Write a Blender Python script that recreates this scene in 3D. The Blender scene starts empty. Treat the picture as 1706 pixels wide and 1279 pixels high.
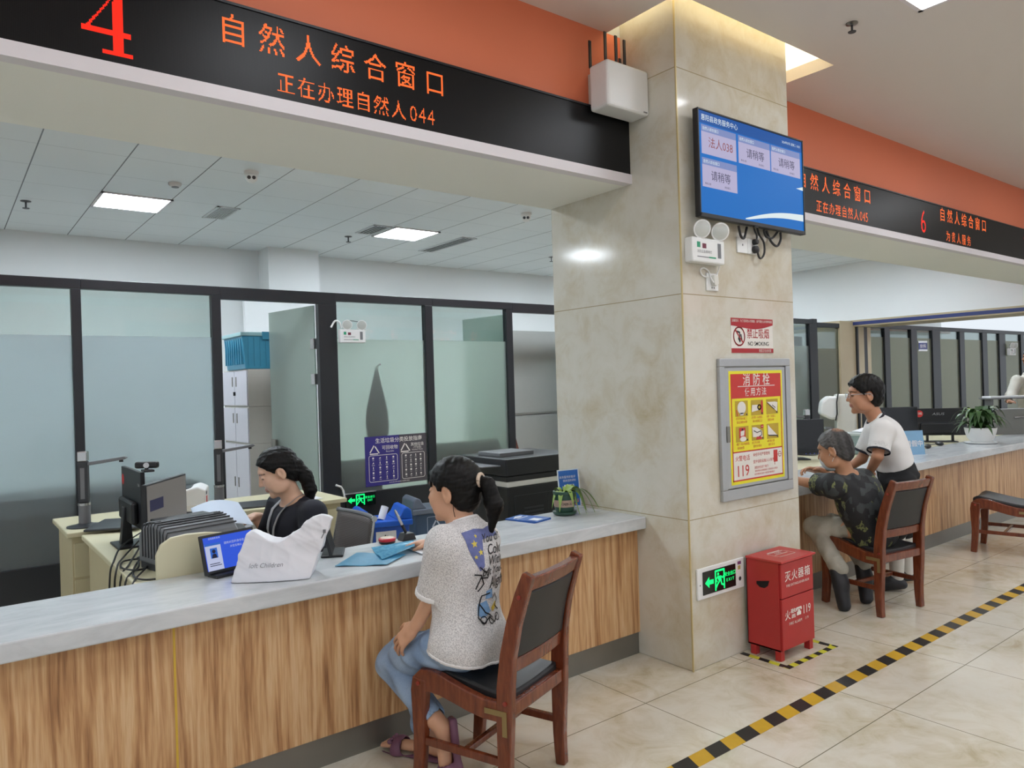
import bpy, bmesh, math, random
import numpy as np
from mathutils import Vector, Matrix, Euler
from mathutils.bvhtree import BVHTree

SC = bpy.context.scene
COL = SC.collection
PI = math.pi
rnd = random.Random(7)

# ------------------------------------------------------------------ camera
YAW = math.atan2(1589, 1234)               # X axis (along the counters) lies this far right of the view
CAM_F = Vector((math.cos(YAW), math.sin(YAW), 0))
CAM_R0 = Vector((math.sin(YAW), -math.cos(YAW), 0))
ROLL = 0.030
n_ = math.hypot(1, ROLL)
CAM_R = (CAM_R0 - Vector((0, 0, ROLL))) / n_
CAM_U = (Vector((0, 0, 1)) + CAM_R0 * ROLL) / n_
cam_data = bpy.data.cameras.new('camera')
cam = bpy.data.objects.new('camera', cam_data)
COL.objects.link(cam)
cam_data.sensor_width = 36
cam_data.lens = 36 * 1234 / 1706
cam_data.clip_start = 0.05
cam_data.clip_end = 200
cm = Matrix((CAM_R, CAM_U, -CAM_F)).transposed().to_4x4()
cm.translation = Vector((0, 0, 1.55))
cam.matrix_world = cm
SC.camera = cam

# ------------------------------------------------------------------ view, world, light
SC.view_settings.view_transform = 'Standard'
SC.view_settings.look = 'None'
SC.view_settings.gamma = 1.0
SC.view_settings.use_curve_mapping = False
SC.view_settings.exposure = -0.09
try:
    SC.cycles.use_denoising = True
    SC.cycles.max_bounces = 10
    SC.cycles.transmission_bounces = 8
    SC.cycles.transparent_max_bounces = 12
    SC.cycles.sample_clamp_indirect = 6
    SC.cycles.caustics_reflective = False
    SC.cycles.caustics_refractive = False
except Exception:
    pass
W = bpy.data.worlds.new('world')
SC.world = W
W.use_nodes = True
W.node_tree.nodes['Background'].inputs[0].default_value = (0.86, 0.93, 1.0, 1)
W.node_tree.nodes['Background'].inputs[1].default_value = 1.02     # daylight from the open, glazed side of the hall
LAMP_HALL = 17.0
LAMP_OFFICE = 50.0


def area_light(name, loc, size, power, color=(1, 1, 1), rot=(0, 0, 0), size_y=None):
    d = bpy.data.lights.new(name, 'AREA')
    d.energy = power
    d.color = color
    d.size = size
    if size_y:
        d.shape = 'RECTANGLE'
        d.size_y = size_y
    o = bpy.data.objects.new(name, d)
    o.location = loc
    o.rotation_euler = rot
    COL.objects.link(o)
    return o


# warm LED strips hidden in the ceiling recess round the pillar
area_light('recess_strip_light', (3.6, 2.47, 3.6), 1.2, 24, (1, .78, .45), (PI, 0, 0), .05)
area_light('recess_strip_light', (4.45, 2.66, 3.6), .05, 10, (1, .80, .5), (PI, 0, 0), .4)
area_light('recess_strip_light', (3.06, 2.66, 3.6), .05, 10, (1, .80, .5), (PI, 0, 0), .4)


# ------------------------------------------------------------------ materials
def lin(c):
    return tuple(((x / 255) / 12.92 if x / 255 <= .04045 else ((x / 255 + .055) / 1.055) ** 2.4) for x in c)


MATS = {}


class NT:
    def __init__(s, m):
        m.use_nodes = True
        s.t = m.node_tree
        s.n = s.t.nodes
        s.bsdf = s.n['Principled BSDF']
        s.out = s.n['Material Output']

    def new(s, typ, **kw):
        nd = s.n.new(typ)
        for k, v in kw.items():
            if k.startswith('i_'):
                key = k[2:]
                key = int(key) if key.isdigit() else key.replace('_', ' ')
                nd.inputs[key].default_value = v
            else:
                setattr(nd, k, v)
        return nd

    def link(s, a, b):
        s.t.links.new(a, b)

    def coord(s, scale=(1, 1, 1), kind='Object'):
        tc = s.new('ShaderNodeTexCoord')
        mp = s.new('ShaderNodeMapping')
        mp.inputs['Scale'].default_value = scale
        s.link(tc.outputs[kind], mp.inputs[0])
        return mp.outputs[0]

    def noise(s, vec, scale, detail=3, rough=.5, dist=0):
        nd = s.new('ShaderNodeTexNoise')
        nd.inputs['Scale'].default_value = scale
        nd.inputs['Detail'].default_value = detail
        nd.inputs['Roughness'].default_value = rough
        nd.inputs['Distortion'].default_value = dist
        s.link(vec, nd.inputs['Vector'])
        return nd.outputs['Fac']

    def ramp(s, fac, stops):
        nd = s.new('ShaderNodeValToRGB')
        el = nd.color_ramp.elements
        while len(el) < len(stops):
            el.new(.5)
        for e, (p, c) in zip(el, stops):
            e.position = p
            e.color = (*lin(c), 1)
        s.link(fac, nd.inputs[0])
        return nd.outputs[0]

    def math(s, op, a, b=None, c=None):
        nd = s.new('ShaderNodeMath', operation=op)
        for i, v in enumerate((a, b, c)):
            if v is None:
                continue
            if isinstance(v, (int, float)):
                nd.inputs[i].default_value = v
            else:
                s.link(v, nd.inputs[i])
        return nd.outputs[0]

    def mix(s, fac, a, b):
        nd = s.new('ShaderNodeMix', data_type='RGBA')
        for i, v in ((0, fac), (6, a), (7, b)):
            if isinstance(v, (int, float)):
                nd.inputs[i].default_value = v
            elif isinstance(v, tuple):
                nd.inputs[i].default_value = (*v, 1) if len(v) == 3 else v
            else:
                s.link(v, nd.inputs[i])
        return nd.outputs[2]

    def bump(s, h, strength=.3, dist=.01):
        nd = s.new('ShaderNodeBump')
        nd.inputs['Strength'].default_value = strength
        nd.inputs['Distance'].default_value = dist
        s.link(h, nd.inputs['Height'])
        s.link(nd.outputs[0], s.bsdf.inputs['Normal'])


def mat(name, c, rough=.5, metal=0, var=.06, scale=14, bump=0, bscale=200, spec=None, coat=0, emit=0, alpha=None):
    """A painted / plastic / metal surface: base colour with a slight mottle, optional fine bump."""
    if name in MATS:
        return MATS[name]
    m = bpy.data.materials.new(name)
    t = NT(m)
    col = lin(c)
    vec = t.coord()
    fac = t.noise(vec, scale, 2)
    a = tuple(x * (1 - var) for x in col)
    b = tuple(min(1, x * (1 + var)) for x in col)
    t.link(t.mix(fac, a, b), t.bsdf.inputs['Base Color'])
    t.bsdf.inputs['Roughness'].default_value = rough
    t.bsdf.inputs['Metallic'].default_value = metal
    if spec is not None:
        t.bsdf.inputs['Specular IOR Level'].default_value = spec
    if coat:
        t.bsdf.inputs['Coat Weight'].default_value = coat
        t.bsdf.inputs['Coat Roughness'].default_value = .08
    if emit:
        t.bsdf.inputs['Emission Color'].default_value = (*col, 1)
        t.bsdf.inputs['Emission Strength'].default_value = emit
    if bump:
        t.bump(t.noise(vec, bscale, 2), bump, .002)
    MATS[name] = m
    return m


def glow(name, c, strength, base=(10, 10, 10)):
    """A lit sign, screen or lamp face."""
    if name in MATS:
        return MATS[name]
    m = bpy.data.materials.new(name)
    t = NT(m)
    t.bsdf.inputs['Base Color'].default_value = (*lin(base), 1)
    t.bsdf.inputs['Emission Color'].default_value = (*lin(c), 1)
    t.bsdf.inputs['Emission Strength'].default_value = strength
    t.bsdf.inputs['Roughness'].default_value = .45
    t.bsdf.inputs['Specular IOR Level'].default_value = .15
    MATS[name] = m
    return m


# ------------------------------------------------------------------ mesh collecting
def curve_through(pts, k=7):
    P_ = [Vector(p) for p in pts]
    out = []
    for i in range(len(P_) - 1):
        p0, p1, p2, p3 = P_[max(i - 1, 0)], P_[i], P_[i + 1], P_[min(i + 2, len(P_) - 1)]
        for s in range(k):
            u = s / k
            out.append(.5 * ((2 * p1) + (-p0 + p2) * u + (2 * p0 - 5 * p1 + 4 * p2 - p3) * u * u + (-p0 + 3 * p1 - 3 * p2 + p3) * u ** 3))
    return out + [P_[-1]]


class B:
    """Collects shapes; build() links them as ONE mesh object."""

    def __init__(s):
        s.v = []
        s.f = []

    def add(s, verts, faces):
        o = len(s.v)
        s.v.extend(tuple(map(float, p)) for p in verts)
        s.f.extend(tuple(o + i for i in f) for f in faces)
        return s

    def box(s, x0, x1, y0, y1, z0, z1, m=None):
        vs = [Vector((x, y, z)) for z in (z0, z1) for y in (y0, y1) for x in (x0, x1)]
        if m is not None:
            vs = [m @ v for v in vs]
        return s.add(vs, [(0, 2, 3, 1), (4, 5, 7, 6), (0, 1, 5, 4), (2, 6, 7, 3), (0, 4, 6, 2), (1, 3, 7, 5)])

    def quad(s, a, b, c, d):
        return s.add([a, b, c, d], [(0, 1, 2, 3)])

    def prism(s, pts, h0, h1, plane='xy', m=None):
        """polygon (2-D points) extruded along the third axis"""
        n = len(pts)
        area = sum(pts[i][0] * pts[(i + 1) % n][1] - pts[(i + 1) % n][0] * pts[i][1] for i in range(n))
        if area < 0:
            pts = pts[::-1]

        def P(p, h):
            v = {'xy': (p[0], p[1], h), 'xz': (p[0], h, p[1]), 'yz': (h, p[0], p[1])}[plane]
            return m @ Vector(v) if m is not None else Vector(v)
        vs = [P(p, h0) for p in pts] + [P(p, h1) for p in pts]
        fs = [tuple(range(n))[::-1], tuple(range(n, 2 * n))] + [(i, (i + 1) % n, n + (i + 1) % n, n + i) for i in range(n)]
        flip = (plane == 'xz') ^ (h1 < h0)
        if flip:
            fs = [f[::-1] for f in fs]
        return s.add(vs, fs)

    def tube(s, pts, r, n=8, caps=True, sq=None, cr=False):
        """round bar along a polyline; r may be a list; sq=(a,b) squashes the section; cr rounds the path"""
        pts = curve_through(pts) if cr else [Vector(p) for p in pts]
        k = len(pts)
        rs = r if isinstance(r, (list, tuple)) else [r] * k
        up = None
        rings = []
        for i, p in enumerate(pts):
            t = (pts[min(i + 1, k - 1)] - pts[max(i - 1, 0)])
            t = t.normalized() if t.length > 1e-9 else Vector((0, 0, 1))
            if up is None:
                up = Vector((0, 0, 1)) if abs(t.z) < .9 else Vector((1, 0, 0))
            u = up - t * up.dot(t)
            if u.length < 1e-6:
                u = t.orthogonal()
            u.normalize()
            up = u
            w = t.cross(u)
            a, b = sq or (1, 1)
            rings.append([p + (u * math.cos(2 * PI * j / n) * a + w * math.sin(2 * PI * j / n) * b) * rs[i] for j in range(n)])
        vs = [v for ring in rings for v in ring]
        fs = [(i * n + j, i * n + (j + 1) % n, (i + 1) * n + (j + 1) % n, (i + 1) * n + j) for i in range(k - 1) for j in range(n)]
        if caps:
            fs += [tuple(range(n))[::-1], tuple((k - 1) * n + j for j in range(n))]
        return s.add(vs, fs)

    def cyl(s, p0, p1, r0, r1=None, n=20):
        return s.tube([p0, p1], [r0, r0 if r1 is None else r1], n)

    def lathe(s, prof, c=(0, 0, 0), n=28, m=None):
        vs = []
        for r, z in prof:
            for j in range(n):
                v = Vector((c[0] + r * math.cos(2 * PI * j / n), c[1] + r * math.sin(2 * PI * j / n), c[2] + z))
                vs.append(m @ v if m is not None else v)
        k = len(prof)
        fs = [(i * n + j, i * n + (j + 1) % n, (i + 1) * n + (j + 1) % n, (i + 1) * n + j) for i in range(k - 1) for j in range(n)]
        fs += [tuple(range(n))[::-1], tuple((k - 1) * n + j for j in range(n))]
        return s.add(vs, fs)

    def ell(s, c, r, n=16, m=None):
        prof = [(math.sin(PI * i / n), -math.cos(PI * i / n)) for i in range(n + 1)]
        vs, k = [], len(prof)
        for a, z in prof:
            for j in range(n):
                v = Vector((max(a, 1e-4) * math.cos(2 * PI * j / n) * r[0], max(a, 1e-4) * math.sin(2 * PI * j / n) * r[1], z * r[2]))
                v = (m @ v if m is not None else v) + Vector(c)
                vs.append(v)
        fs = [(i * n + j, i * n + (j + 1) % n, (i + 1) * n + (j + 1) % n, (i + 1) * n + j) for i in range(k - 1) for j in range(n)]
        return s.add(vs, fs)

    def strip(s, center, widths, h0, h1, plane='yz', m=None):
        """a flat bar following a 2-D centre line with a width at each point, extruded from h0 to h1"""
        k = len(center)
        vs, fs = [], []
        P = {'yz': lambda p, h: (h, p[0], p[1]), 'xz': lambda p, h: (p[0], h, p[1]), 'xy': lambda p, h: (p[0], p[1], h)}[plane]
        for i in range(k):
            a = Vector(center[max(i - 1, 0)])
            b = Vector(center[min(i + 1, k - 1)])
            t = (b - a).normalized()
            nrm = Vector((-t.y, t.x)) * widths[i] / 2
            c = Vector(center[i])
            for q, h in ((c - nrm, h0), (c + nrm, h0), (c + nrm, h1), (c - nrm, h1)):
                v = Vector(P(q, h))
                vs.append(m @ v if m is not None else v)
        for i in range(k - 1):
            o = i * 4
            for j in range(4):
                fs.append((o + j, o + 4 + j, o + 4 + (j + 1) % 4, o + (j + 1) % 4))
        fs += [(0, 1, 2, 3), tuple((k - 1) * 4 + j for j in (3, 2, 1, 0))]
        return s.add(vs, fs)

    def text(s, body, size, x, y, z=.0006, align='CENTER', sx=1.0, bold=0, shear=0, sp=1.0, rot=0):
        """filled lettering in the local x-y plane, (x, y) = centre (or left end) of its mid-height"""
        o = len(s.v)
        vs, fs = glyphs(body, size, align, bold, shear, sp)
        c, sn = math.cos(rot), math.sin(rot)
        out = []
        for p in vs:
            px, py = p[0] * sx, p[1] - size * .36
            out.append((x + px * c - py * sn, y + px * sn + py * c, z))
        return s.add(out, fs)

    def rect(s, x0, x1, y0, y1, z=.0004):
        return s.add([(x0, y0, z), (x1, y0, z), (x1, y1, z), (x0, y1, z)], [(0, 1, 2, 3)])

    def poly(s, pts, z=.0006):
        return s.add([(p[0], p[1], z) for p in pts], [tuple(range(len(pts)))])

    def line(s, pts, w, z=.0006, closed=False):
        pts = [Vector(p) for p in pts]
        if closed:
            pts = pts + [pts[0]]
        for a, b in zip(pts[:-1], pts[1:]):
            t = (b - a)
            if t.length < 1e-9:
                continue
            t.normalize()
            nn = Vector((-t.y, t.x)) * w / 2
            a2, b2 = a - t * w * .3, b + t * w * .3
            s.poly([a2 - nn, b2 - nn, b2 + nn, a2 + nn], z)
        return s

    def disc(s, x, y, r, z=.0006, n=20, ry=None):
        return s.poly([(x + r * math.cos(2 * PI * i / n), y + (ry or r) * math.sin(2 * PI * i / n)) for i in range(n)], z)

    def ring(s, x, y, r, w, z=.0006, n=28):
        return s.line([(x + r * math.cos(2 * PI * i / n), y + r * math.sin(2 * PI * i / n)) for i in range(n)], w, z, True)

    def rrect(s, x0, x1, y0, y1, r, w, z=.0006):
        pts = []
        for cx, cy, a0 in ((x1 - r, y0 + r, -90), (x1 - r, y1 - r, 0), (x0 + r, y1 - r, 90), (x0 + r, y0 + r, 180)):
            for k in range(5):
                a = math.radians(a0 + 22.5 * k)
                pts.append((cx + r * math.cos(a), cy + r * math.sin(a)))
        return s.line(pts, w, z, True)

    def xf(s, m):
        s.v = [tuple(m @ Vector(p)) for p in s.v]
        return s

    def taper(s):
        """draw the upper part of a chair back slightly inwards"""
        s.v = [(x * (1 - .085 * min(1, max(0, (z - .42) / .44))), y, z) for x, y, z in s.v]
        return s

    def mesh(s, name):
        me = bpy.data.meshes.new(name)
        me.from_pydata(s.v, [], s.f)
        me.validate()
        me.update()
        return me

    def build(s, name, m, parent=None, smooth=False, bev=0, seg=2, origin=None, sub=0):
        if origin is not None:
            o3 = Vector(origin)
            s.v = [tuple(Vector(p) - o3) for p in s.v]
        me = s.mesh(name)
        if m is not None:
            me.materials.append(m)
        if smooth:
            me.polygons.foreach_set('use_smooth', [True] * len(me.polygons))
            if not sub:
                me.set_sharp_from_angle(angle=math.radians(42))
        o = bpy.data.objects.new(name, me)
        COL.objects.link(o)
        if parent is not None:
            o.parent = parent
        if origin is not None:
            o.location = origin
        if bev:
            md = o.modifiers.new('bevel', 'BEVEL')
            md.width = bev
            md.segments = seg
            md.limit_method = 'ANGLE'
            md.angle_limit = math.radians(35)
        if sub:
            md = o.modifiers.new('sub', 'SUBSURF')
            md.levels = md.render_levels = sub
        return o


_GL = {}


def glyphs(body, size, align='CENTER', bold=0, shear=0, sp=1.0):
    key = (body, align, bold, shear, sp)
    if key not in _GL:
        cu = bpy.data.curves.new('glyph', 'FONT')
        cu.body = body
        cu.size = 1.0
        cu.align_x = align
        cu.offset = bold
        cu.shear = shear
        cu.space_character = sp
        cu.resolution_u = 3
        cu.fill_mode = 'FRONT'
        ob = bpy.data.objects.new('glyph', cu)
        me = bpy.data.meshes.new_from_object(ob)
        _GL[key] = ([tuple(v.co) for v in me.vertices], [tuple(p.vertices) for p in me.polygons])
        bpy.data.objects.remove(ob)
        bpy.data.meshes.remove(me)
        bpy.data.curves.remove(cu)
    vs, fs = _GL[key]
    return [(p[0] * size, p[1] * size, 0) for p in vs], fs


def tag(o, label, cat, group=None):
    o['label'] = label
    o['category'] = cat
    if group:
        o['group'] = group
    return o


def thing(name, label, cat, loc=(0, 0, 0), rz=0, group=None, rot=None):
    o = bpy.data.objects.new(name, None)
    o.empty_display_size = .1
    COL.objects.link(o)
    o.location = loc
    o.rotation_euler = rot if rot is not None else (0, 0, rz)
    return tag(o, label, cat, group)


def sign(name, label, cat, loc, yaw=0, group=None):
    """a thing on a wall: local x runs right, y up, z out of the wall (world -Y turned by yaw)"""
    return thing(name, label, cat, loc, 0, group, (PI / 2, 0, yaw))


def struct(o):
    o['kind'] = 'structure'
    return o


def dup(root, loc, rz=None, label=None, group=None):
    r = root.copy()
    COL.objects.link(r)
    r.location = loc
    if rz is not None:
        r.rotation_euler = (root.rotation_euler[0], root.rotation_euler[1], rz)
    if label:
        r['label'] = label
    if group:
        r['group'] = group
    for ch in list(root.children):
        c = ch.copy()
        COL.objects.link(c)
        c.parent = r
        for g in list(ch.children):
            d = g.copy()
            COL.objects.link(d)
            d.parent = c
    return r
# ================================================================== SETTING
ZH, ZO = 3.5, 3.45            # hall / office ceiling heights
CX0, CX1, CY0, CY1 = 3.12, 4.175, 2.53, 3.56     # the marble pillar


def m_floor():
    m = bpy.data.materials.new('polished_floor_tile')
    t = NT(m)
    v = t.coord()
    n1 = t.noise(v, 1.7, 5, .6, .8)
    n2 = t.noise(v, 5.5, 5, .65, 1.2)
    f = t.math('ADD', t.math('MULTIPLY', n1, .55), t.math('MULTIPLY', n2, .45))
    c = t.ramp(f, [(.32, (178, 164, 134)), (.43, (201, 192, 170)), (.55, (214, 208, 193)), (.72, (220, 217, 206))])
    sep = t.new('ShaderNodeSeparateXYZ')
    t.link(v, sep.inputs[0])
    lines = []
    for ax, off in ((0, 2.65), (1, 1.645)):
        a = t.math('FRACT', t.math('DIVIDE', t.math('SUBTRACT', sep.outputs[ax], off - 80 * .797), .797))
        d = t.math('MINIMUM', a, t.math('SUBTRACT', 1, a))
        lines.append(t.math('LESS_THAN', d, .0028))
    j = t.math('MAXIMUM', lines[0], lines[1])
    t.link(t.mix(j, c, lin((120, 112, 92))), t.bsdf.inputs['Base Color'])
    t.bsdf.inputs['Roughness'].default_value = .13
    t.bsdf.inputs['Specular IOR Level'].default_value = .55
    return m


def m_marble():
    m = bpy.data.materials.new('beige_pillar_tile')
    t = NT(m)
    v = t.coord()
    n1 = t.noise(v, 2.3, 4, .55, .5)
    n2 = t.noise(v, 6, 5, .68, .5)
    f = t.math('ADD', t.math('MULTIPLY', n1, .5), t.math('MULTIPLY', n2, .5))
    c = t.ramp(f, [(.30, (182, 168, 138)), (.42, (197, 189, 169)), (.53, (206, 202, 189)), (.7, (212, 209, 199))])
    sep = t.new('ShaderNodeSeparateXYZ')
    t.link(v, sep.inputs[0])
    zz = sep.outputs[2]
    j = None
    for h in (.80, 2.0, 3.2):
        d = t.math('LESS_THAN', t.math('ABSOLUTE', t.math('SUBTRACT', zz, h)), .0025)
        j = d if j is None else t.math('MAXIMUM', j, d)
    t.link(t.mix(j, c, lin((160, 148, 118))), t.bsdf.inputs['Base Color'])
    t.bsdf.inputs['Roughness'].default_value = .1
    return m


def m_ceiling_grid():
    m = bpy.data.materials.new('office_ceiling_panels')
    t = NT(m)
    v = t.coord()
    sep = t.new('ShaderNodeSeparateXYZ')
    t.link(v, sep.inputs[0])
    S = .6095
    a = t.math('FRACT', t.math('DIVIDE', t.math('SUBTRACT', sep.outputs[0], .64 - 40 * S), S))
    lx = t.math('LESS_THAN', t.math('MINIMUM', a, t.math('SUBTRACT', 1, a)), .008)
    b = t.math('FRACT', t.math('DIVIDE', t.math('SUBTRACT', sep.outputs[1], 7.72 - 40 * S), S))
    ly = t.math('LESS_THAN', t.math('MINIMUM', b, t.math('SUBTRACT', 1, b)), .005)
    base = t.mix(t.noise(v, .9, 3), lin((222, 229, 232)), lin((232, 237, 240)))
    c1 = t.mix(ly, base, lin((176, 184, 188)))
    t.link(t.mix(lx, c1, lin((84, 92, 98))), t.bsdf.inputs['Base Color'])
    t.bsdf.inputs['Roughness'].default_value = .45
    return m


def m_wood_front():
    m = bpy.data.materials.new('striped_wood_laminate')
    t = NT(m)
    v = t.coord((1, 1, .045))
    w = t.noise(t.coord((3, 3, .5)), 1.5, 2)
    va = t.new('ShaderNodeVectorMath', operation='MULTIPLY_ADD')
    t.link(w, va.inputs[0])
    va.inputs[1].default_value = (.07, .07, 0)
    t.link(v, va.inputs[2])
    n1 = t.noise(va.outputs[0], 36, 4, .65)
    n2 = t.noise(va.outputs[0], 95, 2, .5)
    f = t.math('ADD', t.math('MULTIPLY', n1, .78), t.math('MULTIPLY', n2, .22))
    c = t.ramp(f, [(.30, (126, 86, 54)), (.42, (172, 126, 84)), (.52, (200, 158, 112)), (.62, (214, 180, 138)), (.75, (184, 138, 92))])
    t.link(c, t.bsdf.inputs['Base Color'])
    t.bsdf.inputs['Roughness'].default_value = .38
    return m


def m_stone_top():
    m = bpy.data.materials.new('grey_white_stone')
    t = NT(m)
    v = t.coord((1, 3, 3))
    f = t.noise(v, 3.0, 6, .65, .8)
    c = t.ramp(f, [(.33, (186, 190, 193)), (.5, (198, 202, 205)), (.68, (208, 211, 213))])
    t.link(c, t.bsdf.inputs['Base Color'])
    t.bsdf.inputs['Roughness'].default_value = .22
    return m


def m_glass(name, frosted, tint=(232, 242, 244)):
    m = bpy.data.materials.new(name)
    t = NT(m)
    t.n.remove(t.bsdf)
    gl = t.new('ShaderNodeBsdfGlossy')
    gl.inputs['Roughness'].default_value = .03
    fr = t.new('ShaderNodeFresnel')
    fr.inputs['IOR'].default_value = 1.45
    v = t.coord()
    col = t.mix(t.noise(v, 3, 2), tuple(x * .96 for x in lin(tint)), lin(tint))
    if frosted:
        rf = t.new('ShaderNodeBsdfRefraction')
        rf.inputs['IOR'].default_value = 1.12
        rf.inputs['Roughness'].default_value = .55
        t.link(col, rf.inputs['Color'])
        tr = t.new('ShaderNodeBsdfTranslucent')
        t.link(col, tr.inputs['Color'])
        mx = t.new('ShaderNodeMixShader')
        df = t.new('ShaderNodeBsdfDiffuse')
        t.link(col, df.inputs['Color'])
        m3 = t.new('ShaderNodeMixShader')
        m3.inputs[0].default_value = .5
        t.link(tr.outputs[0], m3.inputs[1])
        t.link(df.outputs[0], m3.inputs[2])
        mx.inputs[0].default_value = .24
        t.link(rf.outputs[0], mx.inputs[1])
        t.link(m3.outputs[0], mx.inputs[2])
        core = mx.outputs[0]
    else:
        tr = t.new('ShaderNodeBsdfTransparent')
        t.link(col, tr.inputs['Color'])
        core = tr.outputs[0]
    mx2 = t.new('ShaderNodeMixShader')
    t.link(t.math('MULTIPLY', fr.outputs[0], .75), mx2.inputs[0])
    t.link(core, mx2.inputs[1])
    t.link(gl.outputs[0], mx2.inputs[2])
    t.link(mx2.outputs[0], t.out.inputs[0])
    return m


FLOOR_M, MARBLE, GRID_M, WOOD_F, STONE = m_floor(), m_marble(), m_ceiling_grid(), m_wood_front(), m_stone_top()
FROST = m_glass('frosted_glass', True)
FROST2 = m_glass('frosted_glass_green', True, (236, 247, 240))
FROST3 = m_glass('frosted_glass_olive', True, (206, 208, 186))
CLEAR = m_glass('clear_glass', False, (232, 240, 238))
WHITE_W = mat('white_wall_paint', (236, 240, 241), .6, var=.015, scale=2)
HALL_C = mat('hall_ceiling_paint', (222, 216, 212), .6, var=.015, scale=2)
ORANGE = mat('orange_wall_paint', (226, 126, 90), .55, var=.02, scale=3)
SOFFIT = mat('soffit_paint', (243, 243, 236), .55, var=.015, scale=2)
TRIMW = mat('white_edge_trim', (225, 220, 224), .45, var=.02)
FRAME = mat('dark_frame_metal', (40, 42, 46), .38, .3, var=.08)
BLACK = mat('black_plastic', (24, 25, 28), .42)
DKGREY = mat('dark_grey_plastic', (52, 54, 58), .45)
MIDGREY = mat('mid_grey_plastic', (112, 114, 118), .45)
WHITE = mat('white_plastic', (228, 229, 228), .4, var=.02)
OFFWHITE = mat('offwhite_plastic', (214, 213, 206), .45, var=.03)
CHROME = mat('brushed_chrome', (190, 190, 190), .25, .9)
GOLD = mat('gold_edge', (196, 178, 128), .35, .2)
STEEL = mat('dull_steel', (136, 134, 128), .36, .75, var=.12, scale=5)
ALU = mat('aluminium', (178, 180, 182), .38, .55)

# floors
struct(B().box(-9, 26, -9, 12.5, -.06, 0).build('floor', FLOOR_M))

# hall ceiling with the square recess round the pillar (X 3.01-4.52, Y 2.41-2.9)
b = B()
HX0, HX1, HY0 = 3.01, 4.52, 2.41
b.box(-9, HX0, -9, 2.94, ZH, ZH + .08)
b.box(HX1, 26, -9, 2.94, ZH, ZH + .08)
b.box(HX0, HX1, -9, HY0, ZH, ZH + .08)
struct(b.build('ceiling', HALL_C))
b = B()
b.box(HX0 - .25, HX1 + .25, HY0 - .25, 2.94, 3.95, 4.0)
b.box(HX0 - .25, HX1 + .25, HY0 - .30, HY0 - .25, ZH + .08, 3.95)
b.box(HX0 - .30, HX0 - .25, HY0 - .25, 2.9, ZH + .08, 3.95)
b.box(HX1 + .25, HX1 + .30, HY0 - .25, 2.9, ZH + .08, 3.95)
struct(b.build('ceiling.001', WHITE_W))

# bulkhead over the counters: orange face, white above inside the recess
for k, (x0, x1) in enumerate(((-6, CX0), (CX1, 24))):
    struct(B().box(x0, x1, 2.92, 3.56, 2.665, ZH).build('wall_bulkhead' if k == 0 else 'wall_bulkhead.001', ORANGE))
    struct(B().box(x0, x1, 2.92, 3.56, 2.655, 2.664).build('ceiling_soffit' if k == 0 else 'ceiling_soffit.001', SOFFIT))
    struct(B().box(x0, x1, 2.86, 2.92, 2.655, 2.708).build('trim_%d' % (k + 1), TRIMW))
b = B().box(HX0 - .25, CX0, 2.92, 3.3, ZH, 4.0)
b.box(CX1, HX1 + .25, 2.92, 3.3, ZH, 4.0)
struct(b.build('wall_recess', WHITE_W))
# the opposite side of the hall, seen only as a faint reflection
struct(B().box(-6, 24, -3.9, -3.335, 2.665, ZH).build('wall_bulkhead.002', ORANGE))

# pillar
struct(B().box(CX0, CX1, CY0, CY1, 0, 3.95).build('column', MARBLE, bev=.006))
struct(B().box(CX0 - .0015, CX0 + .006, CY0 - .0015, CY0 + .006, 0, 3.9).build('trim_3', GOLD))

# office ceiling and outer walls
struct(B().box(-6, 12.5, 3.56, 10.1, ZO, ZO + .06).build('ceiling_office', GRID_M))
struct(B().box(12.5, 26, 3.56, 12.5, ZO, ZO + .06).build('ceiling_office.001', WHITE_W))
struct(B().box(-6, 12.5, 10.0, 10.1, 0, ZO).build('wall_back', WHITE_W))
struct(B().box(3.48, 4.18, 9.62, 10.0, 0, ZO).build('column_back', WHITE_W))
struct(B().box(-6.1, -6, 2.92, 10.1, 0, ZO).build('wall_left', WHITE_W))
# cross wall above the opening at the far right, with its blue band
struct(B().box(12.5, 13.3, 3.56, 6.75, 2.47, ZO).build('wall_right', WHITE_W))
TAN = mat('tan_tile', (186, 172, 142), .35, var=.08, scale=4)
BLUE_B = mat('blue_band', (38, 52, 112), .4, var=.05)
struct(B().box(12.495, 13.3, 3.0, 6.5, 2.44, 2.47).build('trim_4', TAN))
struct(B().box(12.49, 13.3, 3.0, 6.5, 2.385, 2.44).build('trim_5', BLUE_B))
struct(B().box(12.5, 13.3, 3.0, 6.5, 2.365, 2.385).build('trim_6', TAN))
struct(B().box(12.05, 12.56, 6.46, 6.9, 0, 2.45).build('column_far', TAN))
struct(B().box(12.5, 12.6, 6.75, 10.1, 0, ZO).build('wall_right.001', WHITE_W))
struct(B().box(12.6, 26, 10.5, 10.6, 0, ZO).build('wall_back.001', WHITE_W))
struct(B().box(12.61, 12.86, 6.46, 6.6, 0, 2.36).build('wall_far', TAN))
struct(B().box(12.99, 13.12, 6.47, 6.53, .31, 2.36).build('wall_far.001', TAN))
struct(B().box(12.565, 12.61, 6.43, 6.6, 0, 2.36).build('trim_7', FRAME))

# glazed partition: every pane or door is its own window_n / door_n with its frame as a child
PY = 6.5


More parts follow.
